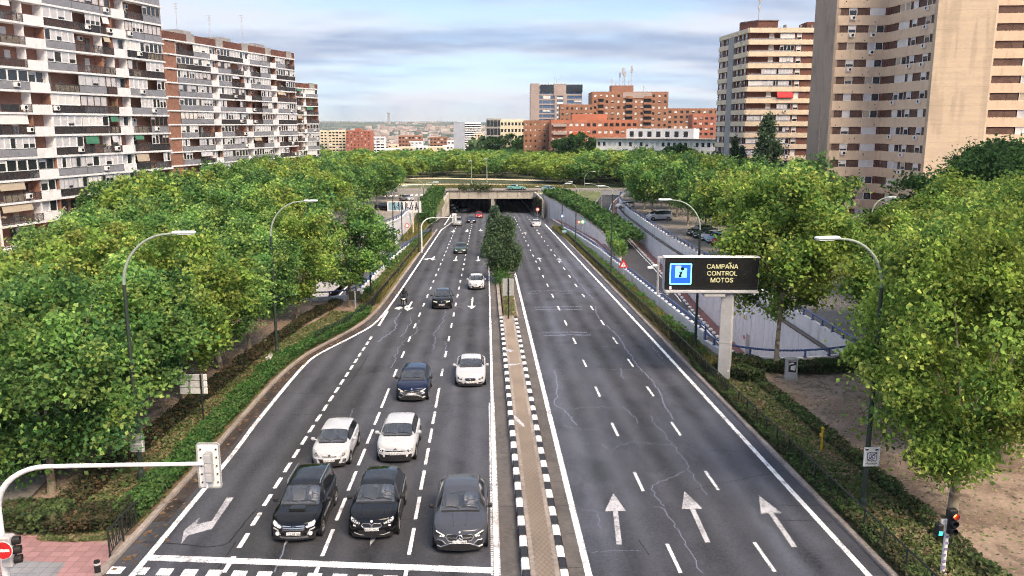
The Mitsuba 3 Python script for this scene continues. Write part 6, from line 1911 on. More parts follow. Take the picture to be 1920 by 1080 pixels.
def face_wagon(c, M, fr, sp, plate):
    W = sp['W']
    for sg in (1, -1):
        hl = [(.47 * W, .66), (.80 * W, .86), (.85 * W, .80), (.80 * W, .68), (.55 * W, .60)]
        h = part(c, 'headlight', patch(fr, hl if sg > 0 else mirror(hl), .014), 'lamp_glass', tw=M)
        part(h, 'lens', ring_xz(fr, sg * .62 * W, .69, .06, .012, .03, 14), 'chrome', tw=M)
        fl = part(c, 'fog_lamp', MB().lathe([(0, .03), (.07, .02), (.08, -.03)], fr(np.array([sg * .66 * W]), np.array([.40]))[0] - [0, .01, 0], (0, -1, 0), 14), 'lamp_glass', tw=M)
        tr_ = [(.52 * W, .36), (.56 * W, .36), (.66 * W, .52), (.84 * W, .58), (.83 * W, .62), (.63 * W, .56)]
        part(c, 'bumper_trim', patch(fr, tr_ if sg > 0 else mirror(tr_), .014), 'grey_paint', tw=M)
    part(c, 'grille', patch(fr, [(-.40 * W, .50), (.40 * W, .50), (.46 * W, .72), (-.46 * W, .72)], .012), 'plastic_black', tw=M)
    for z0 in (.68, .61, .545):
        part(c, 'grille_bar', patch(fr, [(-.43 * W, z0), (.43 * W, z0), (.44 * W, z0 + .038), (-.44 * W, z0 + .038)], .03), 'chrome', tw=M)
    e = part(c, 'emblem', patch(fr, [(.09 * math.cos(a), .70 + .05 * math.sin(a)) for a in np.linspace(0, 6.1, 16)], .045), 'paint_navy', tw=M)
    st = MB()
    for k in range(6):
        q = fr(np.array([-.055 + .022 * k]), np.array([.70 + (.012 if k % 2 else -.008)]))[0]
        st.box(q - [0, .05, 0], (.014, .01, .014))
    part(e, 'star', st, 'chrome', tw=M)
    part(c, 'lower_bumper', patch(fr, [(-.86 * W, .25), (.86 * W, .25), (.86 * W, .47), (.5 * W, .49), (-.5 * W, .49), (-.86 * W, .47)], .008), 'plastic_black', tw=M)
    part(c, 'skid_plate', patch(fr, [(-.58 * W, .25), (.58 * W, .25), (.55 * W, .32), (-.55 * W, .32)], .03), 'steel', tw=M)
    number_plate(c, M, fr, .43, plate)


def face_kidney(c, M, fr, sp, plate):
    W = sp['W']
    for sg in (1, -1):
        hl = [(.46 * W, .72), (.84 * W, .90), (.85 * W, .80), (.80 * W, .72), (.52 * W, .66)]
        h = part(c, 'headlight', patch(fr, hl if sg > 0 else mirror(hl), .014), 'lamp_glass', tw=M)
        for xx in (.58, .74):
            part(h, 'lens', ring_xz(fr, sg * xx * W, .73 + (xx - .58) * .35, .055, .014, .03, 12), 'plastic_black', tw=M)
        gk = [(.02 * W, .56), (.34 * W, .56), (.40 * W, .64), (.36 * W, .72), (.10 * W, .72), (.02 * W, .69)]
        g = part(c, 'grille', patch(fr, gk if sg > 0 else mirror(gk), .012), 'plastic_black', tw=M)
        rim_ = np.array((gk if sg > 0 else mirror(gk)) + [(gk if sg > 0 else mirror(gk))[0]])
        part(g, 'chrome_rim', MB().tube(fr(rim_[:, 0], rim_[:, 1], .03), .016, 6, cap=False), 'chrome', tw=M)
        part(c, 'fog_lamp', patch(fr, [(sg * .70 * W - .05, .585), (sg * .70 * W + .05, .585), (sg * .70 * W + .05, .63), (sg * .70 * W - .05, .63)], .02), 'lamp_glass', tw=M)
    part(c, 'bumper_intake', patch(fr, [(-.62 * W, .28), (.62 * W, .28), (.50 * W, .46), (-.50 * W, .46)], .012), 'plastic_black', tw=M)
    lip = np.array([(-.72 * W, .34), (-.45 * W, .27), (.45 * W, .27), (.72 * W, .34)])
    part(c, 'bumper_lip', MB().tube(fr(lip[:, 0], lip[:, 1], .02), .012, 6), 'grey_paint', tw=M)
    part(c, 'emblem', patch(fr, [(.045 * math.cos(a), .80 + .045 * math.sin(a)) for a in np.linspace(0, 6.1, 14)], .03), 'frame_white', tw=M)
    number_plate(c, M, fr, .50, plate)


def face_star(c, M, fr, sp, plate):
    W = sp['W']
    dz = sp['top'][0][1] - .92
    for sg in (1, -1):
        hl = [(.52 * W, .76 + dz), (.86 * W, .90 + dz), (.87 * W, .80 + dz), (.80 * W, .72 + dz), (.56 * W, .68 + dz)]
        h = part(c, 'headlight', patch(fr, hl if sg > 0 else mirror(hl), .012), 'plastic_black', tw=M)
        dl = [(.53 * W, .755 + dz), (.85 * W, .885 + dz), (.86 * W, .85 + dz), (.54 * W, .715 + dz)]
        part(h, 'day_light', patch(fr, dl if sg > 0 else mirror(dl), .026), 'lit_lamp', tw=M)
        for xx in (.60, .69):
            part(h, 'lens', patch(fr, [(sg * xx * W - .035, .69 + dz), (sg * xx * W + .035, .69 + dz), (sg * xx * W + .035, .735 + dz), (sg * xx * W - .035, .735 + dz)], .03), 'lit_lamp', tw=M)
        si = [(.52 * W, .38), (.80 * W, .32), (.84 * W, .50), (.66 * W, .56)]
        part(c, 'side_intake', patch(fr, si if sg > 0 else mirror(si), .012), 'plastic_black', tw=M)
        tl = np.array([(.52 * W * sg, .40), (.68 * W * sg, .31), (.82 * W * sg, .36)])
        part(c, 'bumper_trim', MB().tube(fr(tl[:, 0], tl[:, 1], .02), .022, 6), 'steel', tw=M)
        tl = np.array([(.50 * W * sg, .45), (.64 * W * sg, .56), (.80 * W * sg, .57)])
        part(c, 'bumper_trim', MB().tube(fr(tl[:, 0], tl[:, 1], .02), .014, 6), 'steel', tw=M)
        bar = [(.09 * W, .655 + dz), (.44 * W, .665 + dz), (.44 * W, .70 + dz), (.09 * W, .69 + dz)]
        part(c, 'grille_bar', patch(fr, bar if sg > 0 else mirror(bar), .03), 'chrome', tw=M)
    gr_ = [(-.40 * W, .56 + dz), (.40 * W, .56 + dz), (.50 * W, .68 + dz), (.44 * W, .78 + dz), (-.44 * W, .78 + dz), (-.50 * W, .68 + dz)]
    g = part(c, 'grille', patch(fr, gr_, .012), 'plastic_black', tw=M)
    rr = np.array(gr_ + gr_[:1])
    part(g, 'chrome_rim', MB().tube(fr(rr[:, 0], rr[:, 1], .02), .010, 5, cap=False), 'grey_paint', tw=M)
    zc = .675 + dz
    e = ring_xz(fr, 0, zc, .105, .014, .04)
    for k in range(3):
        a = math.pi / 2 + k * 2 * math.pi / 3
        e.tube(fr(np.array([0, .10 * math.cos(a)]), np.array([zc, zc + .10 * math.sin(a)]), .04), [.018, .006], 5)
    part(c, 'emblem', e, 'chrome', tw=M)
    low = np.array([(-.50 * W, .40), (-.36 * W, .47), (.36 * W, .47), (.50 * W, .40)])
    part(c, 'bumper_intake', patch(fr, [(-.50 * W, .30), (.50 * W, .30), (.42 * W, .45), (-.42 * W, .45)], .012), 'plastic_black', tw=M)
    part(c, 'bumper_trim', MB().tube(fr(low[:, 0], low[:, 1], .02), .018, 6), 'steel', tw=M)
    part(c, 'bonnet_badge', patch(fr, [(.03 * math.cos(a), .875 + dz + .03 * math.sin(a)) for a in np.linspace(0, 6.1, 10)], .02), 'frame_white', tw=M)
    number_plate(c, M, fr, .53, plate)


def face_hatch(c, M, fr, sp, plate):
    W = sp['W']
    for sg in (1, -1):
        hl = [(.46 * W, .56), (.60 * W, .64), (.86 * W, .84), (.88 * W, .72), (.78 * W, .58), (.55 * W, .51)]
        h = part(c, 'headlight', patch(fr, hl if sg > 0 else mirror(hl), .014), 'frame_grey', tw=M)
        part(h, 'lens', ring_xz(fr, sg * .72 * W, .64, .055, .014, .03, 12), 'plastic_black', tw=M)
        fo = [(.66 * W, .28), (.84 * W, .32), (.84 * W, .46), (.70 * W, .44)]
        f_ = part(c, 'fog_recess', patch(fr, fo if sg > 0 else mirror(fo), .012), 'plastic_black', tw=M)
        part(f_, 'lens', ring_xz(fr, sg * .76 * W, .375, .04, .012, .025, 10), 'chrome', tw=M)
    part(c, 'grille', patch(fr, [(-.38 * W, .55), (.38 * W, .55), (.36 * W, .59), (-.36 * W, .59)], .014), 'plastic_black', tw=M)
    part(c, 'emblem', patch(fr, [(.055 * math.cos(a), .63 + .03 * math.sin(a)) for a in np.linspace(0, 6.1, 14)], .02), 'plastic_black', tw=M)
    part(c, 'bumper_intake', patch(fr, [(-.46 * W, .24), (.46 * W, .24), (.60 * W, .46), (-.60 * W, .46)], .016), 'plastic_black', tw=M)
    number_plate(c, M, fr, .41, plate)


def face_chevron(c, M, fr, sp, plate):
    W = sp['W']
    for sg in (1, -1):
        hl = [(.60 * W, .66), (.86 * W, .70), (.86 * W, .58), (.66 * W, .56)]
        h = part(c, 'headlight', patch(fr, hl if sg > 0 else mirror(hl), .014), 'plastic_black', tw=M)
        part(h, 'lens', ring_xz(fr, sg * .76 * W, .63, .05, .02, .03, 12), 'lamp_glass', tw=M)
        dl = [(.50 * W, .69), (.84 * W, .77), (.86 * W, .74), (.52 * W, .655)]
        part(c, 'day_light', patch(fr, dl if sg > 0 else mirror(dl), .02), 'lamp_glass', tw=M)
        si = [(.60 * W, .30), (.82 * W, .32), (.84 * W, .48), (.66 * W, .44)]
        part(c, 'side_intake', patch(fr, si if sg > 0 else mirror(si), .012), 'plastic_black', tw=M)
    part(c, 'grille', patch(fr, [(-.50 * W, .60), (.50 * W, .60), (.52 * W, .64), (-.52 * W, .64)], .014), 'plastic_black', tw=M)
    part(c, 'grille_bar', patch(fr, [(-.50 * W, .685), (.50 * W, .685), (.50 * W, .70), (-.50 * W, .70)], .02), 'chrome', tw=M)
    ch = MB()
    for z0 in (.70, .735):
        ch.tube(fr(np.array([-.07, 0, .07]), np.array([z0 - .02, z0 + .025, z0 - .02]), .03), .012, 5)
    part(c, 'emblem', ch, 'plastic_black', tw=M)
    part(c, 'lower_bumper', patch(fr, [(-.86 * W, .23), (.86 * W, .23), (.84 * W, .30), (.55 * W, .34), (.52 * W, .46), (-.52 * W, .46), (-.55 * W, .34), (-.84 * W, .30)], .01), 'plastic_black', tw=M)
    number_plate(c, M, fr, .52, plate)


def face_oval(c, M, fr, sp, plate):
    W = sp['W']
    for sg in (1, -1):
        hl = [(.52 * W, .54), (.82 * W, .66), (.84 * W, .56), (.60 * W, .48)]
        h = part(c, 'headlight', patch(fr, hl if sg > 0 else mirror(hl), .014), 'plastic_black', tw=M)
        part(h, 'lens', ring_xz(fr, sg * .70 * W, .565, .04, .012, .025, 10), 'lamp_glass', tw=M)
        it = [(.50 * W, .26), (.82 * W, .30), (.80 * W, .36), (.52 * W, .34)]
        part(c, 'side_intake', patch(fr, it if sg > 0 else mirror(it), .012), 'plastic_black', tw=M)
    gr_ = [(-.28 * W, .42), (.28 * W, .42), (.36 * W, .52), (.32 * W, .60), (-.32 * W, .60), (-.36 * W, .52)]
    g = part(c, 'grille', patch(fr, gr_, .012), 'plastic_black', tw=M)
    rr = np.array(gr_ + gr_[:1])
    part(g, 'chrome_rim', MB().tube(fr(rr[:, 0], rr[:, 1], .02), .012, 5, cap=False), 'chrome', tw=M)
    part(c, 'emblem', patch(fr, [(.04 * math.cos(a), .53 + .04 * math.sin(a)) for a in np.linspace(0, 6.1, 12)], .03), 'chrome', tw=M)
    part(c, 'bumper_intake', patch(fr, [(-.42 * W, .24), (.42 * W, .24), (.40 * W, .32), (-.40 * W, .32)], .012), 'plastic_black', tw=M)
    number_plate(c, M, fr, .37, plate)


def face_plain_lit(c, M, fr, sp, plate):
    W = sp['W']; zt0 = sp['top'][0][1]
    for sg in (1, -1):
        hl = [(.42 * W, zt0 - .12), (.82 * W, zt0 - .04), (.84 * W, zt0 - .13), (.46 * W, zt0 - .19)]
        part(c, 'headlight', patch(fr, hl if sg > 0 else mirror(hl), .014), 'lit_lamp', tw=M)
    part(c, 'grille', patch(fr, [(-.55 * W, zt0 - .36), (.55 * W, zt0 - .36), (.45 * W, zt0 - .22), (-.45 * W, zt0 - .22)], .012), 'plastic_black', tw=M)
    part(c, 'bumper_intake', patch(fr, [(-.66 * W, .27), (.66 * W, .27), (.56 * W, .40), (-.56 * W, .40)], .012), 'plastic_black', tw=M)
    part(c, 'emblem', patch(fr, [(.05 * math.cos(a), zt0 - .12 + .04 * math.sin(a)) for a in np.linspace(0, 6.1, 12)], .03), 'chrome', tw=M)
    number_plate(c, M, fr, zt0 - .40, plate)


def oncoming(spec, label, paintm, px, py, plate='', face=None, lod=2, seat='seat_dark', **kw):
    q = G(px, py, .20)
    sp = SPECS[spec]
    return car(spec, label, paintm, q[0], q[1] + sp['L'] / 2, 'cars coming down the left carriageway', 0.0 + kw.pop('yaw', 0.0), lod, plate, face=face, seat=seat, **kw)


c, M, fr, sp, tz = oncoming('wagon', 'black estate car with a bonnet scoop and roof rails, front left at the stop line', 'paint_black', 550, 1013, 'L-1188 AKC', face_wagon, seat='seat_light')
part(c, 'bonnet_scoop', MB().add([(-.30, -1.62, tz(-1.62) - .02), (.30, -1.62, tz(-1.62) - .02), (.30, -1.62, tz(-1.62) + .07), (-.30, -1.62, tz(-1.62) + .07), (-.24, -1.25, tz(-1.25) - .02), (.24, -1.25, tz(-1.25) - .02), (.24, -1.25, tz(-1.25) + .03), (-.24, -1.25, tz(-1.25) + .03)],
                                [[3, 2, 6, 7], [0, 3, 7, 4], [1, 5, 6, 2], [4, 7, 6, 5]]), 'paint_black', tw=M)
part(c, 'scoop_mouth', MB().add([(-.29, -1.625, tz(-1.62) - .01), (.29, -1.625, tz(-1.62) - .01), (.29, -1.625, tz(-1.62) + .055), (-.29, -1.625, tz(-1.62) + .055)], [[0, 1, 2, 3]]), 'plastic_black', tw=M)
for sx in (-1, 1):
    part(c, 'roof_rail', MB().tube([(sx * .62, -.35, 1.57), (sx * .63, -.2, 1.66), (sx * .63, 1.5, 1.65), (sx * .62, 1.75, 1.55)], .022, 6), 'steel', tw=M)
person_driver(M, .38, -1.17 + 1.33, .62, 'driver of the black estate car with the bonnet scoop', 'shirt_white')
c, M, fr, sp, tz = oncoming('suv', 'black compact SUV with a double chrome rimmed grille, front middle at the stop line', 'paint_black', 697, 1008, '3066 NCY', face_kidney)
person_driver(M, .38, -1.14 + 1.33, .66, 'driver of the black compact SUV in the middle lane', 'shirt_white')
for sx in (-1, 1):
    part(c, 'bonnet_crease', MB().tube([(sx * .42, -2.0, tz(-2.0) - .005), (sx * .45, -1.2, tz(-1.2) + .0)], .012, 5), 'paint_black', tw=M)
c, M, fr, sp, tz = oncoming('suvl', 'dark grey coupe SUV with a star in its grille, front right at the stop line', 'paint_grey', 862, 1034, '2757 MNP', face_star, seat='seat_light')
person_driver(M, .38, -1.16 + 1.33, .72, 'driver of the dark grey coupe SUV beside the median', 'shirt_white')
for sx in (-1, 1):
    part(c, 'bonnet_crease', MB().tube([(sx * .22, -2.15, tz(-2.15) - .008), (sx * .27, -1.35, tz(-1.35) + .006)], .02, 6), 'paint_grey', tw=M)
oncoming('hatch', 'small white hatchback with a body coloured nose in the left lane', 'paint_white', 617, 873, '4120 HKB', face_hatch)
oncoming('cross', 'white crossover with a black lower bumper in the second row', 'paint_white', 741, 864, '8210 MKG', face_chevron)
c, M, fr, sp, tz = oncoming('suv', 'dark blue SUV with a star emblem, alone in the third row', 'paint_navy', 772, 750, '5512 LXD', face_star)
oncoming('sedan', 'white saloon with a dark oval grille next to the median', 'paint_white', 882, 722, '7741 KCR', face_oval)
oncoming('suv', 'black car with lit white headlights beside the motorcycle', 'paint_black', 828, 577, '6601 MBL', face_plain_lit)
oncoming('hatch', 'white family car near the median behind the black one', 'paint_white', 893, 541, '9034 LLT', face_hatch)
oncoming('sedan', 'dark green car alone in the middle lane further up', 'paint_green', 863, 474, '1100 HHV', face_plain_lit, lod=1)
oncoming('van', 'light grey van with dark bumper near the tunnel', 'paint_silver', 857, 423, '', None, lod=1)
oncoming('sedan', 'dark car with lit headlights right of the grey van', 'paint_navy', 884, 417, '', face_plain_lit, lod=1)
oncoming('hatch', 'red car leaving the dark of the tunnel', 'paint_red', 898, 408, '', None, lod=1)
oncoming('sedan', 'silver car behind the grey van in the tunnel mouth', 'paint_silver', 869, 397, '', None, lod=1)
q = G(1006, 424, .2)
car('sedan', 'white car driving away on the right carriageway near the tunnel', 'paint_white', q[0], q[1] + 2.4, None, math.pi, 1)
# parked cars behind the ramp wall
PK0, PK1 = ZP(1294, 441, STREET + .1), ZP(1426, 493, STREET + .1)
PCOL = [('suv', 'paint_black', 'black parked SUV at the far end of the row'), ('cross', 'paint_green', 'dark green parked car, second from the far end'), ('hatch', 'paint_white', 'white parked hatchback left of the red car'), ('hatch', 'paint_sky', 'pale blue parked car just left of the red one'), ('suv', 'paint_red', 'red parked car in the row'),
        ('hatch', 'paint_white', 'white parked car right of the red one'), ('sedan', 'paint_black', 'black parked saloon right of the white one'), ('cross', 'paint_grey', 'grey parked car before the tree trunk'), ('sedan', 'paint_black', 'black parked car near the close end of the row'), ('hatch', 'paint_silver', 'silver parked car near the close end of the row'), ('hatch', 'paint_white', 'white parked car at the close end of the row')]
for k, (s_, p_, l) in enumerate(PCOL):
    t = k / (len(PCOL) - 1)
    q = PK0 * (1 - t) + PK1 * t
    car(s_, l, p_, q[0] + 1.6, q[1] + .3, 'cars parked nose out behind the ramp wall', math.radians(-62), 1, z=STREET, pitch=0, name='parked_car')
for k, (px, py, s_, p_, l, h) in enumerate([(1236, 413, 'van', 'paint_white', 'white van parked beyond the wall under the trees', -80), (1172, 391, 'hatch', 'paint_white', 'white car parked at the far end of the side street', -80), (1448, 497, 'hatch', 'paint_red', 'red parked car glimpsed between the right trees', -60), (1462, 503, 'cross', 'paint_white', 'white parked car glimpsed between the right trees', -60), (1478, 513, 'sedan', 'paint_black', 'black parked car glimpsed between the right trees', -60),
                                            (968, 356, 'sedan', 'paint_teal', 'teal car on the roundabout above the portal', 90), (1030, 359, 'hatch', 'paint_sky', 'pale blue car on the roundabout right of the portal', 80), (724, 394, 'sedan', 'paint_black', 'dark car parked beside the left side street', 60), (762, 377, 'hatch', 'paint_silver', 'silver car at the crossing on the left', 40)]):
    q = ZP(px, py, STREET)
    car(s_, l, p_, q[0], q[1], None, math.radians(h), 1, z=STREET, pitch=0, name='parked_car' if k < 5 or k == 7 else 'car')
q = G(55, 915, .2)
car('suv', 'dark parked car half hidden under the tree at the far left', 'paint_black', q[0] - 1.7, q[1] + 2.6, None, math.radians(100), 1, z=float(zside(np.array(q[0]), np.array(q[1]))) + .15, name='parked_car')

# motorcycle and rider
q = G(756, 578)
Mm = rotz(0.06, (q[0], q[1] + .95, zm(q[1] + .95)), math.atan(-SLOPE))
mo = thing('motorcycle', 'dark motorcycle with a lit headlight in the leftmost lane', 'motorcycle')
for k, yy in enumerate((-.72, .72)):
    w = part(mo, 'wheel', MB().lathe([(.20, -.05), (.29, -.06), (.31, 0), (.29, .06), (.20, .05)], (0, yy, .31), (1, 0, 0), 20), 'tyre', tw=Mm)
    part(w, 'rim', MB().lathe([(.03, -.03), (.21, -.02), (.21, .02), (.03, .03)], (0, yy, .31), (1, 0, 0), 16), 'rim_metal', tw=Mm)
fair = blob([(((0, -.62, .82), .16), ((0, -.45, 1.0), .18)), (((0, -.45, .95), .20), ((0, .1, .78), .19)), (((0, .1, .72), .16), ((0, .75, .82), .13)), (((0, -.3, .62), .17), ((0, .3, .50), .17)), (((-.16, -.55, .72), .10), ((.16, -.55, .72), .10))], .05)
part(mo, 'fairing', fair, 'paint_black', smooth=True, tw=Mm)
part(mo, 'headlight', MB().cbox((0, -.79, .86), (.26, .06, .14), .03), 'lit_lamp', tw=Mm)
part(mo, 'indicator', MB().cbox((-.2, -.74, .92), (.08, .05, .05), .01), 'lit_lamp', tw=Mm)
part(mo, 'indicator', MB().cbox((.2, -.74, .92), (.08, .05, .05), .01), 'lit_lamp', tw=Mm)
part(mo, 'windshield', MB().add([(-.18, -.62, 1.02), (.18, -.62, 1.02), (.14, -.48, 1.28), (-.14, -.48, 1.28)], [[0, 1, 2, 3]]), 'privacy_glass', tw=Mm)
part(mo, 'fork', MB().tube([(-.1, -.72, .31), (-.1, -.5, .95)], .03, 6).tube([(.1, -.72, .31), (.1, -.5, .95)], .03, 6), 'grey_paint', tw=Mm)
part(mo, 'handlebar', MB().tube([(-.38, -.30, 1.06), (-.12, -.42, 1.04), (.12, -.42, 1.04), (.38, -.30, 1.06)], .018, 6), 'plastic_black', tw=Mm)
for sx in (-1, 1):
    part(mo, 'mirror', MB().cbox((sx * .36, -.45, 1.24), (.16, .05, .10), .02).tube([(sx * .25, -.38, 1.05), (sx * .34, -.45, 1.2)], .012, 5), 'plastic_black', tw=Mm)
part(mo, 'number_plate', MB().cbox((0, .95, .62), (.2, .02, .15), .01), 'plate_white', tw=Mm)
ri = thing('person', 'motorcyclist in black jacket and dark helmet riding the motorcycle', 'person')
bd = [(((0, .22, .98), .16), ((0, .05, 1.30), .18)), (((-.19, .03, 1.42), .085), ((.19, .03, 1.42), .085)), (((0, .02, 1.4), .10), ((0, -.02, 1.52), .06))]
for sx in (-1, 1):
    bd += [(((sx * .22, .03, 1.42), .075), ((sx * .34, -.10, 1.18), .058)), (((sx * .34, -.10, 1.18), .058), ((sx * .34, -.27, 1.09), .045)),
           (((sx * .10, .22, .95), .115), ((sx * .24, -.20, .78), .085)), (((sx * .24, -.20, .78), .085), ((sx * .22, .08, .38), .06)), (((sx * .22, .08, .36), .055), ((sx * .23, -.12, .32), .045))]
scene[ri] = {**mikit.ply(blob(bd, .035, 6), smooth=True), 'bsdf': {'type': 'ref', 'id': 'jacket_black'}, 'to_world': T(Mm.tolist())}
part(ri, 'helmet', blob([(((0, -.02, 1.66), .135), ((0, -.05, 1.63), .125))], .03, 3), 'paint_black', smooth=True, tw=Mm)
part(ri, 'visor', MB().cbox((0, -.155, 1.66), (.19, .04, .085), .018), 'privacy_glass', tw=Mm)
for sx in (-1, 1):
    o = np.array([sx * .34, -.28, 1.08])
    bn = [((o, .038), (o + [0, -.05, -.005], .038))]
    for k in range(4):
        p = o + [sx * (-.03 + k * .02), -.06, .0]
        bn += [((p, .013), (p + [0, -.03, -.015], .012)), ((p + [0, -.03, -.015], .012), (p + [0, -.01, -.045], .011))]
    bn.append(((o + [-sx * .03, -.02, -.01], .014), (o + [-sx * .04, -.05, -.035], .012)))
    part(ri, 'hand', blob(bn, .015, 3), 'jacket_black', smooth=True, tw=Mm)
# ================================================================ street furniture
mat('sign_blue', (0.02, 0.10, 0.42), 0.35)
mat('sign_red', (0.55, 0.02, 0.025), 0.4)
mat('sign_white', (0.80, 0.80, 0.80), 0.4)
mat('sign_green', (0.05, 0.40, 0.22), 0.4)
mat('sign_back', speckle((0.33, 0.34, 0.34), 0.12, 2, 0.06, 10), 0.5)
mat('yellow_paint', speckle((0.62, 0.38, 0.03), 0.15, 2, 0.1, 10), 0.5)
mat('sticker_dark', (0.03, 0.03, 0.04), 0.6)
mat('sticker_violet', (0.26, 0.19, 0.34), 0.6)
mat('screen_black', (0.006, 0.006, 0.007), 0.5)
for nm, rgb in (('led_amber', (0.62, 0.56, 0.30)), ('led_blue', (0.012, 0.11, 0.62)), ('led_cyan', (0.16, 0.50, 0.78)), ('led_white', (0.55, 0.66, 0.85)), ('lamp_red_lit', (2.2, 0.10, 0.04)), ('lamp_cyan_lit', (0.05, 0.75, 0.72))):
    scene['bsdf_' + nm] = {'type': 'diffuse', 'reflectance': {'type': 'rgb', 'value': [0.02, 0.02, 0.02]}}


def lit(parent, name, mb, nm, power=0.33):
    rgb = {'led_amber': (0.80, 0.70, 0.34), 'led_blue': (0.010, 0.10, 0.60), 'led_cyan': (0.22, 0.60, 0.85), 'led_white': (0.6, 0.7, 0.9), 'lamp_red_lit': (3.4, 0.22, 0.08), 'lamp_cyan_lit': (0.05, 0.9, 0.85)}[nm]
    key = numbered(parent + '__' + name)
    scene[key] = {**mikit.ply(mb.get() if isinstance(mb, MB) else mb, 'bsdf_' + nm), 'emitter': {'type': 'area', 'radiance': {'type': 'rgb', 'value': [c * power for c in rgb]}}}
    return key


def lamp_post(x, y, h, ax, ay, label, pale=False, z=None, group='curved street lamps along the road', r=0.085):
    """A post with a long curved arm that reaches (ax, ay) and ends in a flat head."""
    k = thing('street_lamp', label, 'street lamp', group)
    z = float(zside(np.array(x), np.array(y))) if z is None else z
    hs = h - min(2.4, math.hypot(ax, ay) * .95)
    part(k, 'base', MB().lathe([(.17, -.1), (.17, .5), (.13, .62), (r * 1.25, .7)], (x, y, z), n=12), 'lamp_pale' if pale else 'lamp_green', smooth=40)
    part(k, 'pole', MB().tube([(x, y, z + .6), (x, y, z + hs * .5), (x, y, z + hs)], [r * 1.25, r * 1.05, r * .85], 10), 'lamp_pale' if pale else 'lamp_green', smooth=40)
    t = np.linspace(0, math.pi / 2, 12)
    L = math.hypot(ax, ay); cr = h - hs
    d = np.array([ax, ay]) / L
    arc = [(x + d[0] * cr * .95 * (1 - math.cos(a)), y + d[1] * cr * .95 * (1 - math.cos(a)), z + hs + cr * math.sin(a)) for a in t]
    arc.append((x + ax * .97, y + ay * .97, z + h + .03))
    part(k, 'arm', MB().tube(arc, np.linspace(r * .85, r * .5, len(arc)), 8), 'lamp_pale', smooth=50)
    hd = MB().cbox((x + ax + d[0] * .35, y + ay + d[1] * .35, z + h + .05), (.95, .30, .13), .05, math.atan2(d[1], d[0]))
    hk = part(k, 'lamp_head', hd, 'lamp_head', smooth=30)
    part(hk, 'diffuser', MB().cbox((x + ax + d[0] * .42, y + ay + d[1] * .42, z + h - .025), (.6, .22, .03), .01, math.atan2(d[1], d[0])), 'lamp_glass')
    return k, (x, y, z)


def at_px(px, py):
    q = G(px, py)
    return q[0], q[1]


x, y = at_px(266, 908)
_, L1P = lamp_post(x, y, 10.9, 2.2, 0.1, 'tall curved street lamp on the left verge, nearest to the camera')
x, y = at_px(520, 668)
lamp_post(x, y, 11.0, 2.5, 0.1, 'curved street lamp on the left verge, second from the camera')
x, y = at_px(1303, 660)
lamp_post(x, y, 11.0, -2.2, 0.1, 'curved street lamp on the right verge left of the message sign')
x, y = at_px(1617, 962)
_, R2P = lamp_post(x, y, 11.0, -1.95, -.2, 'curved street lamp carrying a white notice at the lower right')
q = ZP(1641, 470, STREET)
lamp_post(33.5, 72, 10.2, 1.4, 0, 'pale curved street lamp rising among the right trees', pale=True)
for px, py, tx, ty, l, pale in ((696, 569, 730, 430, 'dark street lamp behind the fence at the left kerb bend', False), (738, 461, 757, 349, 'far street lamp left of the left ramp wall', False), (754, 449, 778, 347, 'far street lamp beside the striped island on the left', False), (786, 474, 815, 342, 'far street lamp before the white signal arm', False),
                                (795, 415, 777, 335, 'far street lamp with its arm to the left', False), (812, 372, 801, 327, 'pale far street lamp near the crossing', True), (1018, 412, 1010, 350, 'slim dark lamp beside the right wing wall', False), (1054, 424, 1066, 342, 'dark street lamp at the white wall on the right', False),
                                (1079, 466, 1068, 345, 'dark street lamp between carriageway and exit lane', False), (1145, 527, 1130, 350, 'dark street lamp behind the warning triangle', False), (1127, 432, 1103, 345, 'thick pale lamp post on the wedge', True), (1095, 392, 1110, 322, 'pale lamp post behind the hedge rows', True)):
    x, y = at_px(px, py)
    z = zm(y)
    if px in (1127, 1095):
        z = -4.2
    h = DP(tx, ty, y)[2] - z
    w = (tx - px) / FOC * y
    lamp_post(x, y, max(5.5, h), w, .1, l, pale, z, 'curved street lamps further up the road', .075)
for px, py, ty, l in ((913, 346, 298, 'pale straight lamp mast before the wood, right one of two'), (884, 346, 302, 'pale straight lamp mast before the wood, left one of two')):
    q = ZP(px, py, STREET)
    k = thing('lamp_mast', l, 'street lamp', 'masts before the far wood')
    zt_ = DP(px, ty, q[1])[2]
    part(k, 'pole', MB().tube([(q[0], q[1], STREET), (q[0], q[1], zt_)], [.13, .08], 8), 'lamp_pale')
    part(k, 'lamp_head', MB().cbox((q[0] - .3, q[1], zt_), (.9, .3, .2), .04), 'lamp_head')

# ---- variable message sign
q = G(1354, 713)
vx, vy, vz = q[0] + .1, q[1], q[2]
vms = thing('message_sign', 'black electronic message sign on a thick grey post with amber letters', 'sign')
part(vms, 'base_plate', MB().cbox((vx, vy, vz + .05), (1.2, 1.2, .12), .02), 'concrete')
part(vms, 'post', MB().cbox((vx, vy, vz + 2.95), (.74, .66, 5.8), .03, -.42), 'grey_paint')
part(vms, 'post_band', MB().cbox((vx, vy, vz + 2.5), (.77, .69, .06), .01, -.42), 'sign_back')
part(vms, 'post_label', MB().box((vx + .12, vy - .42, vz + .75), (.12, .02, .12), -.18), 'sign_white')
yaw_s = -.04
SW_, SHH = 5.72, 1.93
pc = DP(1338, 516, vy - .3)
MS = rotz(yaw_s, (pc[0], vy - .25, pc[2]))
part(vms, 'cabinet', MB().cbox((0, .35, -.02), (SW_ + .1, .62, SHH + .10), .03), 'grey_paint', tw=MS)
part(vms, 'screen', MB().cbox((0, 0.0, 0), (SW_, .12, SHH), .015), 'screen_black', tw=MS)
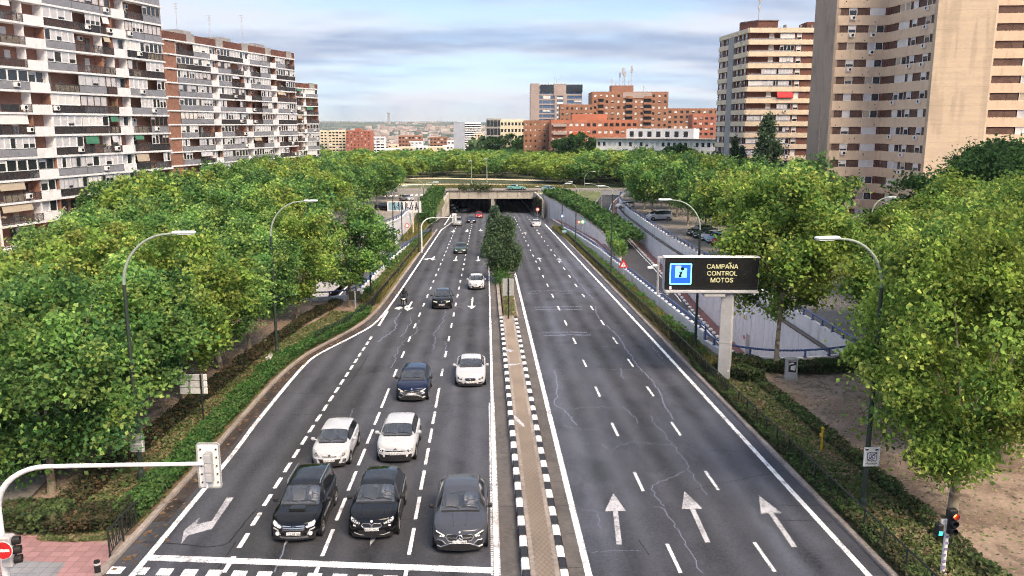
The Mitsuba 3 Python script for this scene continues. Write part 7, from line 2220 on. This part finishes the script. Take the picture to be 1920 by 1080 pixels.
part(vms, 'top_cap', MB().cbox((0, .28, SHH / 2 + .06), (SW_ + .16, .75, .05), .01), 'sign_white', tw=MS)
part(vms, 'tray', MB().cbox((0, .1, -SHH / 2 - .12), (SW_ + .05, .85, .16), .03), 'grey_paint', tw=MS)
part(vms, 'tray_box', MB().cbox((.2, .15, -SHH / 2 - .32), (1.3, .8, .25), .03), 'grey_paint', tw=MS)
for sx in (-2.72, 2.6):
    part(vms, 'tray_bracket', MB().cbox((sx, -.1, -SHH / 2 - .24), (.14, .4, .16), .02), 'grey_paint', tw=MS)
lad = MB()
for dy in (0.1, .55):
    lad.tube([(-SW_ / 2 - .38, dy, -SHH / 2 - .3), (-SW_ / 2 - .38, dy, SHH / 2 + .05)], .03, 6)
    lad.tube([(-SW_ / 2 - .05, dy, -SHH / 2 - .3), (-SW_ / 2 - .38, dy, -SHH / 2 - .3)], .03, 6).tube([(-SW_ / 2 - .05, dy, SHH / 2), (-SW_ / 2 - .38, dy, SHH / 2 + .02)], .03, 6)
for k in range(6):
    lad.tube([(-SW_ / 2 - .38, .1, -.95 + k * .36), (-SW_ / 2 - .38, .55, -.95 + k * .36)], .022, 5)
part(vms, 'ladder', lad, 'grey_paint', tw=MS)
part(vms, 'camera_arm', MB().tube([(-SW_ / 2 - .38, .3, .45), (-SW_ / 2 - .85, .2, .42)], .035, 6).cbox((-SW_ / 2 - .9, .15, .36), (.34, .2, .16), .04).cbox((-SW_ / 2 - .62, .1, .5), (.3, .16, .14), .04), 'sign_white', tw=MS)
part(vms, 'light_sensor', MB().cbox((-SW_ / 2 + .33, -.10, -SHH / 2 + .10), (.14, .12, .2), .02), 'sign_white', tw=MS)
# pictogram
from shapely.geometry import Point
px0 = -SW_ / 2 + .95
rr = sbox(px0 - .62, -.60, px0 + .62, .60).buffer(.06)


def face_panel(poly, yy, M):
    mb = MB()
    for g in getattr(poly, 'geoms', [poly]):
        v, f = trimesh.creation.triangulate_polygon(g, engine='earcut')
        mb.add(np.column_stack([np.asarray(v)[:, 0], np.full(len(v), yy), np.asarray(v)[:, 1]]), np.asarray(f)[:, ::1])
    return mb.map(M)


def facing(mb, M, want=(0, -1, 0)):
    """Turns every face of a flat sheet so that it looks along want."""
    v, f = mb.get()
    n = np.cross(v[f[:, 1]] - v[f[:, 0]], v[f[:, 2]] - v[f[:, 0]])
    flip = n @ (M[:3, :3] @ np.array(want, float)) < 0
    f = np.where(flip[:, None], f[:, ::-1], f)
    return v, f


lit(vms, 'pictogram_border', facing(face_panel(rr.difference(sbox(px0 - .60, -.58, px0 + .60, .58)), -.068, MS), MS), 'led_cyan', .5)
lit(vms, 'pictogram_field', facing(face_panel(sbox(px0 - .60, -.58, px0 + .60, .58), -.066, MS), MS), 'led_blue', .36)
lit(vms, 'pictogram_square', facing(face_panel(sbox(px0 - .35, -.22, px0 + .38, .36), -.070, MS), MS), 'led_cyan', .42)
lit(vms, 'pictogram_corner', facing(face_panel(sbox(px0 - .34, .37, px0 + .02, .52), -.070, MS), MS), 'led_white', .22)
ii = unary_union([Point(px0 + .10, .32).buffer(.105), Polygon([(px0 - .10, .14), (px0 + .12, .17), (px0 + .02, -.12), (px0 + .10, -.10), (px0 + .06, -.17), (px0 - .08, -.20), (px0 - .14, -.14), (px0 - .03, .08), (px0 - .11, .10)])])
part(vms, 'pictogram_letter', face_panel(ii, -.074, MS), 'screen_black')
for k, w in enumerate(('CAMPAÑA', 'CONTROL', 'MOTOS')):
    base_w = w.replace('Ñ', 'N')
    t = meshkit.text_mesh(base_w, .275, .004)
    v = np.array(t.vertices)
    v[:, 0] *= 1.02
    wd = v[:, 0].max()
    parts_ = [(v, np.array(t.faces))]
    z0_ = .34 - k * .425
    cx = .62
    vv = np.column_stack([v[:, 0] - wd / 2 + cx, np.full(len(v), -.07) - v[:, 2], z0_ + v[:, 1]])
    mb = MB().add(vv, t.faces)
    if 'Ñ' in w:
        xs_ = cx - wd / 2 + wd * .735
        for dx, dz in ((-.07, 0), (-.035, .03), (0, .015), (.035, 0), (.07, .03)):
            mb.box((xs_ + dx, -.072, z0_ + .325 + dz), (.045, .004, .03))
    lit(vms, 'lettering', facing(mb.map(MS), MS), 'led_amber', .30)

# ---- fences: panels of crossing bars
def fence(path, label, h=0.95, name='fence', bars=True, y_to=None, zf_=None):
    k = thing(name, label, 'fence')
    p = resample(path, 1.55)
    zf_ = zf_ or (lambda x, y: zm(y) + .05)
    for a, b in zip(p[:-1], p[1:]):
        A, B = np.array([*a, zf_(*a)]), np.array([*b, zf_(*b)])
        mb = MB()
        mb.tube([A + [0, 0, h], B + [0, 0, h]], .036, 6)
        u = B - A
        if bars:
            mb.tube([A + [0, 0, .16], B + [0, 0, .16]], .02, 5)
            for j in range(4):
                t0, t1 = (j + .08) / 4, (j + .8) / 4
                mb.tube([A + u * t0 + [0, 0, .16], A + u * t0 + [0, 0, h]], .022, 4, cap=False)
                mb.tube([A + u * t0 + [0, 0, h], A + u * t1 + [0, 0, .16]], .022, 4, cap=False)
        part(k, 'panel', mb, 'dark_iron')
        part(k, 'post', MB().tube([A + [0, 0, -.2], A + [0, 0, h + .03]], .035, 6), 'dark_iron')
    return k


fence([(14.15, 47), (14.15, 90), (14.1, 130), (14.0, 160)], 'dark iron fence of slanted bars along the right verge')
fence([(14.1, 22.5), (14.15, 46.5)], 'single green handrail above the right hedge', h=.92, bars=False)
fence([(q[0] - .62, q[1]) for q in LEFT_KERB if 61 < q[1] < 158], 'dark iron fence of slanted bars along the left kerb')
fl = [tuple(G(*q)[:2]) for q in ((207, 1048), (218, 1030), (235, 1012), (262, 985))]
fence(fl, 'short broken railing at the near end of the left hedge', h=1.0)

# ---- traffic signals
def signal_arm(label, base, h, ax, s=1.0, plate=True):
    x, y, z = base
    k = thing('signal_arm', label, 'traffic light')
    pts = [(x, y, z)] + [(x, y, z + h * .45), (x, y, z + h * .72)]
    cr = h * .28
    for a in np.linspace(.15, math.pi / 2, 9):
        pts.append((x + np.sign(ax) * cr * 1.15 * (1 - math.cos(a)), y, z + h * .72 + cr * math.sin(a)))
    pts.append((x + ax * .6, y, z + h + .02)); pts.append((x + ax, y, z + h + .03))
    part(k, 'arm', MB().tube(pts, np.linspace(.11, .06, len(pts)), 10), 'white_paint', smooth=50)
    cx = x + ax
    pl_ = sbox(-.25, -.62, .25, .62).buffer(.10)
    b = part(k, 'backing_board', MB().prism(pl_, -.012, .012).map(np.array([[1, 0, 0, cx], [0, 0, 1, y + .05], [0, 1, 0, z + h - .05], [0, 0, 0, 1.0]])), 'white_paint')
    part(b, 'border', MB().prism(pl_.difference(sbox(-.25, -.62, .25, .62).buffer(.05)), -.016, .016).map(np.array([[1, 0, 0, cx], [0, 0, 1, y + .05], [0, 1, 0, z + h - .05], [0, 0, 0, 1.0]])), 'sign_back')
    hs_ = part(k, 'housing', MB().cbox((cx + .04, y - .08, z + h - .05), (.22, .2, .95), .03), 'sign_back')
    for j in range(3):
        part(hs_, 'lid', MB().cbox((cx + .04, y - .19, z + h + .25 - j * .3), (.19, .03, .26), .012), 'grey_paint')
    bo = MB()
    for j in range(5):
        for sx_ in (-.22, .24):
            bo.cbox((cx + sx_, y + .02, z + h - .05 + (j - 2) * .26), (.045, .04, .05), .008)
    part(b, 'clip', bo, 'plastic_black')
    part(k, 'bracket', MB().tube([(cx - .05, y - .1, z + h - .7), (cx - .05, y - .1, z + h + .42)], .035, 6), 'white_paint')
    vis = MB()
    for j in range(3):
        vis.tube([(cx + .04, y + .05, z + h + .25 - j * .3), (cx + .04, y + .35, z + h + .22 - j * .3)], .12, 10)
    part(k, 'visor', vis, 'plastic_black')
    return k


q = DP(388, 876, 23.5)
qb = DP(4, 1010, 23.5)
zb0 = zm(qb[1])
SA = signal_arm('white curved traffic signal arm reaching in at the lower left', (qb[0] - .02, qb[1], zb0), q[2] - zb0, q[0] - qb[0])
sg = thing('traffic_light', 'three lamp traffic light turned sideways on the pole at the lower left corner', 'traffic light')
c_ = DP(20, 1032, 23.3)
part(sg, 'housing', MB().cbox((c_[0] - .06, c_[1], c_[2]), (.30, .34, .96), .03), 'grey_paint')
for j in range(3):
    part(sg, 'visor', MB().lathe([(.13, -.02), (.125, .18), (.115, .18), (.10, .0), (.0, -.01)], (c_[0] + .09, c_[1] + .03, c_[2] + .30 - j * .30), (1, .25, 0), 14), 'plastic_black')
ne = thing('no_entry_sign', 'red round no entry sign at the lower left corner', 'sign')
c_ = DP(10, 1029, 23.0)
part(ne, 'disc', MB().lathe([(0, .012), (.27, .012), (.27, -.012), (0, -.012)], (c_[0] - .02, c_[1] - .1, c_[2]), (0, -1, 0), 28), 'sign_red')
part(ne, 'bar', MB().cbox((c_[0] - .02, c_[1] - .12, c_[2]), (.40, .012, .085), .004), 'sign_white')
part(ne, 'rim', MB().tube([(c_[0] - .02 + .275 * math.cos(a), c_[1] - .1, c_[2] + .275 * math.sin(a)) for a in np.linspace(0, 6.2832, 30)], .012, 5, cap=False), 'sign_white')
# bollards
for px, py, l in ((184, 1079, 'short black bollard on the pink paving'),):
    x, y = at_px(px, py)
    b = thing('bollard', l, 'bollard')
    z = float(zside(np.array(x), np.array(y)))
    part(b, 'post', MB().lathe([(.0, .55), (.09, .55), (.10, .50), (.10, 0)], (x, y, z), n=14), 'plastic_black', smooth=40)
    part(b, 'collar', MB().lathe([(.105, .40), (.115, .42), (.115, .46), (.105, .48)], (x, y, z), n=14), 'grey_paint', smooth=40)
# red man signal at the lower right
x, y = at_px(1766, 1082)
z = zm(y)
tl = thing('traffic_light', 'traffic light showing red at the lower right', 'traffic light')
ht = DP(1775, 966, y)[2] - z
part(tl, 'pole', MB().tube([(x, y, z), (x, y, z + ht - .35)], .075, 10), 'white_paint', smooth=40)
part(tl, 'foot', MB().lathe([(.22, 0), (.2, .1), (.1, .18)], (x, y, z), n=12), 'grey_paint')
sk = MB()
rs = np.random.default_rng(8)
for k in range(7):
    sk.box((x + .02 * rs.normal(), y - .076, z + .4 + k * .22), (.11, .012, rs.uniform(.06, .14)))
part(tl, 'sticker', sk, 'sticker_violet')
hx = x + .10
part(tl, 'housing', MB().cbox((hx, y - .02, z + ht - .42), (.30, .24, .86), .03), 'plastic_black')
for j in range(3):
    zz_ = z + ht - .15 - j * .27
    v_ = part(tl, 'visor', MB().lathe([(.115, .0), (.115, .17), (.105, .17), (.10, .0)], (hx, y - .14, zz_), (0, -1, 0), 14), 'plastic_black')
    ln = MB().lathe([(0, .03), (.06, .024), (.095, .0)], (hx, y - .145, zz_), (0, -1, 0), 14)
    if j == 0:
        lit(tl, 'lens', facing(ln, np.eye(4)), 'lamp_red_lit', .9)
    else:
        part(tl, 'lens', ln, 'privacy_glass')
part(tl, 'side_housing', MB().cbox((x - .28, y - .02, z + ht - .72), (.2, .24, .42), .03), 'plastic_black')
lit(tl, 'side_lens', facing(MB().quad((x - .34, y - .145, z + ht - .88), (x - .22, y - .145, z + ht - .88), (x - .22, y - .145, z + ht - .74), (x - .34, y - .145, z + ht - .74)), np.eye(4)), 'lamp_cyan_lit', .5)
part(tl, 'side_bracket', MB().box((x - .12, y, z + ht - .62), (.24, .06, .5)), 'grey_paint')
# far white signal arm on the left
q = G(791, 474); q2 = DP(852, 408, q[1])
signal_arm('far cream signal arm before the tunnel on the left', (q[0], q[1], q[2]), q2[2] - q[2], q2[0] - q[0])


# ---- plates and signs on posts
def post_sign(name, label, px, py, zg=None, h=None, top=None, dep=None):
    """Post standing at a ground place; returns key, position and the height of photo row top above ground."""
    q = G(px, py) if zg is None else ZP(px, py, zg)
    k = thing(name, label, 'sign')
    zt_ = DP(px, top, q[1])[2]
    part(k, 'post', MB().tube([(q[0], q[1], q[2] - .1), (q[0], q[1], zt_)], .045, 8), 'sign_back' if name != 'direction_sign' else 'dark_iron', smooth=40)
    return k, q, zt_


k, q, zt_ = post_sign('direction_sign', 'pale sign of three stacked boards seen from behind on the left verge', 382, 793, top=697)
sc = q[1] / FOC
for j in range(3):
    part(k, 'board', MB().cbox((q[0] - .42, q[1] + .08, zt_ - .17 - j * .375), (53 * sc, .05, .34), .02), 'white_paint')
part(k, 'back_rail', MB().box((q[0] - .6, q[1] + .02, zt_ - .54), (.06, .05, 1.1)).box((q[0] + .1, q[1] + .02, zt_ - .54), (.06, .05, 1.1)), 'sign_back')
# board on the near left lamp
b = thing('sign_board', 'grey notice board fixed to the nearest left lamp post', 'sign')
zc = DP(268, 820, L1P[1])[2]
part(b, 'board', MB().cbox((L1P[0] + .02, L1P[1] - .16, zc), (.62, .04, .84), .03), 'sign_back')
part(b, 'frame', MB().box((L1P[0] + .25, L1P[1] - .19, zc), (.04, .02, .8)).box((L1P[0] + .05, L1P[1] - .19, zc - .05), (.35, .02, .03)), 'white_paint')
# white notice with struck-out symbol on the right lamp
nb = thing('notice_sign', 'white notice with a struck out symbol on the right lamp post', 'sign')
zc = DP(1624, 862, R2P[1])[2]
NX, NY = R2P[0] + .1, R2P[1] - .16
part(nb, 'board', MB().cbox((NX, NY, zc), (.64, .05, .80), .02), 'sign_white')
MN = np.eye(4); MN[:3, 3] = (NX, NY - .03, zc)
ring_ = sbox(-.19, -.15, .19, .19).difference(sbox(-.165, -.125, .165, .165))
part(nb, 'symbol_frame', face_panel(ring_, 0, MN), 'sticker_dark')
part(nb, 'symbol_ring', face_panel(Point(0, .02).buffer(.13).difference(Point(0, .02).buffer(.095)), -.001, MN), 'sticker_violet')
part(nb, 'symbol_slash', face_panel(Polygon([(-.20, -.15), (-.16, -.15), (.20, .19), (.16, .19)]), -.002, MN), 'sticker_dark')
cr_ = unary_union([Polygon([(-.06, -.06), (-.03, -.06), (.07, .10), (.04, .10)]), Polygon([(-.07, .08), (-.04, .10), (.06, -.05), (.03, -.07)])])
part(nb, 'symbol_cross', face_panel(cr_, -.0015, MN), 'sticker_violet')
ln = MB()
for r_, (w_, zz_) in enumerate(((.34, -.215), (.46, -.275), (.28, -.335))):
    xx = -w_ / 2
    while xx < w_ / 2:
        ww_ = rs.uniform(.02, .05)
        ln.quad((xx, -.001, zz_), (xx + ww_, -.001, zz_), (xx + ww_, -.001, zz_ + .03), (xx, -.001, zz_ + .03)); xx += ww_ + .012
for xx in (-.22, .17):
    ln.quad((xx - .06, -.001, .27), (xx + .06, -.001, .27), (xx + .06, -.001, .33), (xx - .06, -.001, .33))
part(nb, 'lettering', ln.map(MN), 'sticker_dark')
# yellow post
x, y = at_px(1539, 852)
yp = thing('marker_post', 'thin yellow marker post in the right verge', 'post')
z = zm(y)
part(yp, 'post', MB().tube([(x, y, z), (x, y, z + 1.25)], .05, 10), 'yellow_paint', smooth=40)
part(yp, 'cap', MB().cbox((x, y, z + 1.31), (.13, .13, .12), .03), 'yellow_paint')
part(yp, 'bracket', MB().cbox((x - .07, y - .02, z + .98), (.12, .1, .16), .02), 'yellow_paint')
# electrical cabinet
x, y = at_px(1482, 713)
cb = thing('utility_cabinet', 'grey utility cabinet with a torn poster beside the slim plane tree', 'cabinet')
z = zm(y)
part(cb, 'plinth', MB().cbox((x, y, z + .1), (.74, .5, .24), .02), 'concrete')
part(cb, 'body', MB().cbox((x, y, z + .80), (.68, .45, 1.18), .02), 'grey_paint')
part(cb, 'roof', MB().cbox((x, y, z + 1.42), (.78, .54, .07), .02), 'sign_back')
part(cb, 'poster', MB().quad((x - .26, y - .228, z + .62), (x + .22, y - .228, z + .58), (x + .24, y - .228, z + 1.28), (x - .27, y - .228, z + 1.30)), 'sticker_dark')
part(cb, 'poster_scrap', MB().quad((x - .10, y - .232, z + .75), (x + .16, y - .232, z + .70), (x + .20, y - .232, z + 1.05), (x - .12, y - .232, z + .98)).quad((x - .2, y - .232, z + 1.08), (x + .1, y - .232, z + 1.14), (x + .05, y - .232, z + 1.22), (x - .22, y - .232, z + 1.2)), 'sign_white')
# warning triangle
k, q, zt_ = post_sign('warning_sign', 'red edged warning triangle between right verge and ramp', 1168, 527, top=495)
s = .78
cz = zt_ - .1
MT = np.eye(4); MT[:3, 3] = (q[0], q[1] - .06, cz)
tri_ = Polygon([(-s * .62, -s * .45), (s * .62, -s * .45), (0, s * .62)]).buffer(.05)
part(k, 'plate', MB().prism(tri_, -.012, .012).map(MT @ np.array([[1, 0, 0, 0], [0, 0, 1, .02], [0, 1, 0, 0], [0, 0, 0, 1.0]])), 'sign_red')
part(k, 'field', face_panel(Polygon([(-s * .40, -s * .33), (s * .40, -s * .33), (0, s * .34)]), -.012, MT), 'sign_white')
part(k, 'symbol', face_panel(unary_union([sbox(-.03, -.20, .03, .12), sbox(.03, -.06, .14, .0)]), -.016, MT), 'sticker_dark')
# green and white square sign on the nose
k, q, zt_ = post_sign('square_sign', 'green and white square sign at the nose of the traffic island', 1157, 466, zg=-6.2, top=438)
MT = np.eye(4); MT[:3, 3] = (q[0] + .05, q[1] - .06, zt_ - .55)
part(k, 'plate', MB().cbox((q[0] + .05, q[1] - .03, zt_ - .55), (.92, .03, 1.15), .02), 'sign_green')
part(k, 'field', face_panel(sbox(-.38, -.50, .38, .50), -.001, MT), 'sign_white')
part(k, 'symbol', face_panel(unary_union([sbox(-.16, -.28, -.08, .26), sbox(-.16, .18, .2, .26), sbox(.12, -.28, .2, .22), sbox(-.16, -.28, .2, -.2)]), -.004, MT), 'sign_green')


def round_sign(label, px, py, top, m1, m2, zg=None, s=.36):
    k, q, zt_ = post_sign('round_sign', label, px, py, zg=zg, top=top)
    part(k, 'disc', MB().lathe([(0, .012), (s, .012), (s, -.012), (0, -.012)], (q[0], q[1] - .07, zt_ - s), (0, -1, 0), 22), m1)
    part(k, 'field', MB().lathe([(0, .018), (s * .68, .018)], (q[0], q[1] - .07, zt_ - s), (0, -1, 0), 20), m2)


round_sign('white round sign with red ring beside the right wing wall', 1008, 412, 389, 'sign_red', 'sign_white', s=.45)
round_sign('blue round sign by the white wall on the right', 1054, 425, 402, 'sign_blue', 'sign_white', s=.4)
round_sign('green blue round sign near the green bushes of the wedge', 1092, 445, 412, 'sign_green', 'sign_white', s=.42)
round_sign('red no entry sign on the left wedge', 764, 446, 418, 'sign_red', 'sign_white', zg=-5.9, s=.42)
round_sign('pale round sign before the left wing wall', 816, 418, 400, 'sign_white', 'sign_back', s=.4)
k, q, zt_ = post_sign('yield_sign', 'small orange red triangle sign left of the green bushes', 1085, 444, top=414)
MT = np.eye(4); MT[:3, 3] = (q[0], q[1] - .06, zt_ - .4)
part(k, 'plate', face_panel(Polygon([(-.5, .4), (.5, .4), (0, -.45)]), 0, MT), 'awning_orange')
part(k, 'field', face_panel(Polygon([(-.26, .28), (.26, .28), (0, -.18)]), -.01, MT), 'sign_white')
k, q, zt_ = post_sign('info_sign', 'small light blue sign beside the exit lane', 1058, 446, top=432)
part(k, 'plate', MB().cbox((q[0], q[1] - .05, zt_ - .2), (.8, .03, .45), .02), 'paint_sky')
# sign backs on the median and the left verge
q = G(953, 598, .25)
k = thing('sign_back_board', 'grey back of a tall sign board on the median post', 'sign')
zt_ = DP(953, 523, q[1])[2]
part(k, 'post', MB().tube([(q[0] + .02, q[1], q[2] - .1), (q[0] + .02, q[1], zt_)], .06, 8), 'dark_iron')
hb = (555 - 523) / FOC * q[1] * 1.04
part(k, 'board', MB().cbox((q[0], q[1] + .08, zt_ - hb / 2), (22 / FOC * q[1], .04, hb), .02), 'sign_back')
part(k, 'bracket', MB().box((q[0], q[1] + .04, zt_ - hb * .25), (.5, .05, .05)).box((q[0], q[1] + .04, zt_ - hb * .75), (.5, .05, .05)), 'grey_paint')
q = G(667, 593)
k = thing('sign_back_board', 'dark back of a sign board on the left verge behind the fence', 'sign')
zt_ = DP(667, 544, q[1])[2]
part(k, 'post', MB().tube([(q[0], q[1], q[2] - .1), (q[0], q[1], zt_)], .05, 8), 'sign_back')
part(k, 'board', MB().cbox((q[0] - .05, q[1] + .07, zt_ - .42), (1.0, .04, .8), .02), 'dark_iron')
k, q, zt_ = post_sign('marker_post', 'tall cream post on the left wedge', 775, 440, zg=-5.8, top=396)
part(k, 'sleeve', MB().tube([(q[0], q[1], q[2]), (q[0], q[1], zt_)], .11, 8), 'cream_wall')
k, q, zt_ = post_sign('marker_post', 'pale short post in the dry grass of the left verge', 759, 494, top=486)
part(k, 'sleeve', MB().cbox((q[0], q[1], zt_ - .3), (.42, .2, .7), .03), 'cream_wall')
# graffiti wall
gq = ZP(726, 396, STREET)
gw = thing('graffiti_wall', 'low white wall covered with bold graffiti left of the tunnel', 'wall')
gq2 = DP(790, 386, gq[1])
GW = gq2[0] - gq[0]; GH = DP(760, 377, gq[1])[2] - STREET
part(gw, 'wall', MB().span(gq[0], gq[0] + GW, gq[1], gq[1] + .25, STREET - .3, STREET + GH), 'white_wall')
gt = MB()
rs = np.random.default_rng(21)
xx = gq[0] + GW * .12
while xx < gq[0] + GW - .9:
    w_ = rs.uniform(.55, .95)
    for s_ in range(3):
        a, b = rs.uniform(0, w_, 2), rs.uniform(.12, GH - .15, 2)
        z_a, z_b = STREET + (.12 if s_ == 0 else b[0]), STREET + (GH - .15 if s_ == 0 else b[1])
        gt.add([(xx + a[0] - .1, gq[1] - .012 - s_ * .003, z_a), (xx + a[0] + .1, gq[1] - .012 - s_ * .003, z_a), (xx + a[1] + .1, gq[1] - .012 - s_ * .003, z_b), (xx + a[1] - .1, gq[1] - .012 - s_ * .003, z_b)], [[0, 1, 2, 3]])
    xx += w_ + .12
part(gw, 'graffiti', gt, 'sticker_dark', kind='stuff')
part(gw, 'graffiti_fill', MB().quad((gq[0] + GW * .05, gq[1] - .006, STREET + .2), (gq[0] + GW * .45, gq[1] - .006, STREET + .2), (gq[0] + GW * .45, gq[1] - .006, STREET + GH - .2), (gq[0] + GW * .05, gq[1] - .006, STREET + GH - .2)), 'paint_sky')
# small things lying about
x, y = at_px(508, 680)
pb_ = thing('plastic_bag', 'white plastic bag lying in the left verge near a lamp', 'bag')
v, f, _c = leaf_quads(np.random.default_rng(4).normal(0, .16, (60, 3)) * [1.3, 1, .8] + [x, y, zm(y) + .25], .3, np.random.default_rng(4), 'dry')
put(pb_ + '__sheet', (v, f), 'sign_white')
wd_ = thing('wall_lamp', 'yellowish lamp on the panelled ramp wall', 'lamp')
q = DP(1440, 630, 78)
xw = float(np.interp(80, [p[1] for p in WALL_X], [p[0] for p in WALL_X]))
part(wd_, 'body', MB().cbox((xw - .12, 82.0, -5.0), (.2, .5, .65), .05), 'sign_white')
part(wd_, 'glow', MB().cbox((xw - .24, 82.0, -5.05), (.06, .38, .4), .02), 'yellow_paint')
dr_ = thing('service_door', 'narrow grey service door with a round sticker in the panelled wall', 'door')
part(dr_, 'leaf', MB().cbox((xw - .09, 81.0, -7.6), (.06, .9, 2.0), .02), 'sign_back')
part(dr_, 'sticker', MB().lathe([(0, .02), (.22, .02)], (xw - .07, 82.2, -7.2), (-1, 0, 0), 14), 'sign_red')
for k_ in range(3):
    q = DP(848 + k_ * 4, 384 + k_ * 6, PORTAL_Y + 3 + k_)
    tlp = thing('tunnel_lamp', ['topmost small white lamp at the left tunnel mouth', 'middle small white lamp at the left tunnel mouth', 'lowest small white lamp at the left tunnel mouth'][k_], 'lamp', 'lamps at the left tunnel mouth')
    part(tlp, 'housing', MB().cbox((q[0], q[1], q[2]), (.7, .2, .35), .04), 'sign_white')
    part(tlp, 'arm', MB().box((q[0] - .6, q[1] + .02, q[2]), (.8, .06, .06)), 'grey_paint')

# ---- the air: far things fade to blue
scene['air'] = {'type': 'homogeneous', 'albedo': {'type': 'rgb', 'value': [0.93, 0.95, 0.98]}, 'sigma_t': {'type': 'rgb', 'value': [HAZE * 0.85, HAZE, HAZE * 1.25]}}
scene['haze_boundary'] = {'type': 'null'}
scene['haze'] = {'type': 'cube', 'to_world': T().translate([0, 7000, 15]).scale([9600, 7450, 110]), 'bsdf': {'type': 'ref', 'id': 'haze_boundary'}, 'interior': {'type': 'ref', 'id': 'air'}}
labels['haze'] = {'label': 'thin morning haze over the far hills', 'kind': 'stuff', 'category': 'haze'}
scene['camera']['medium'] = {'type': 'ref', 'id': 'air'}
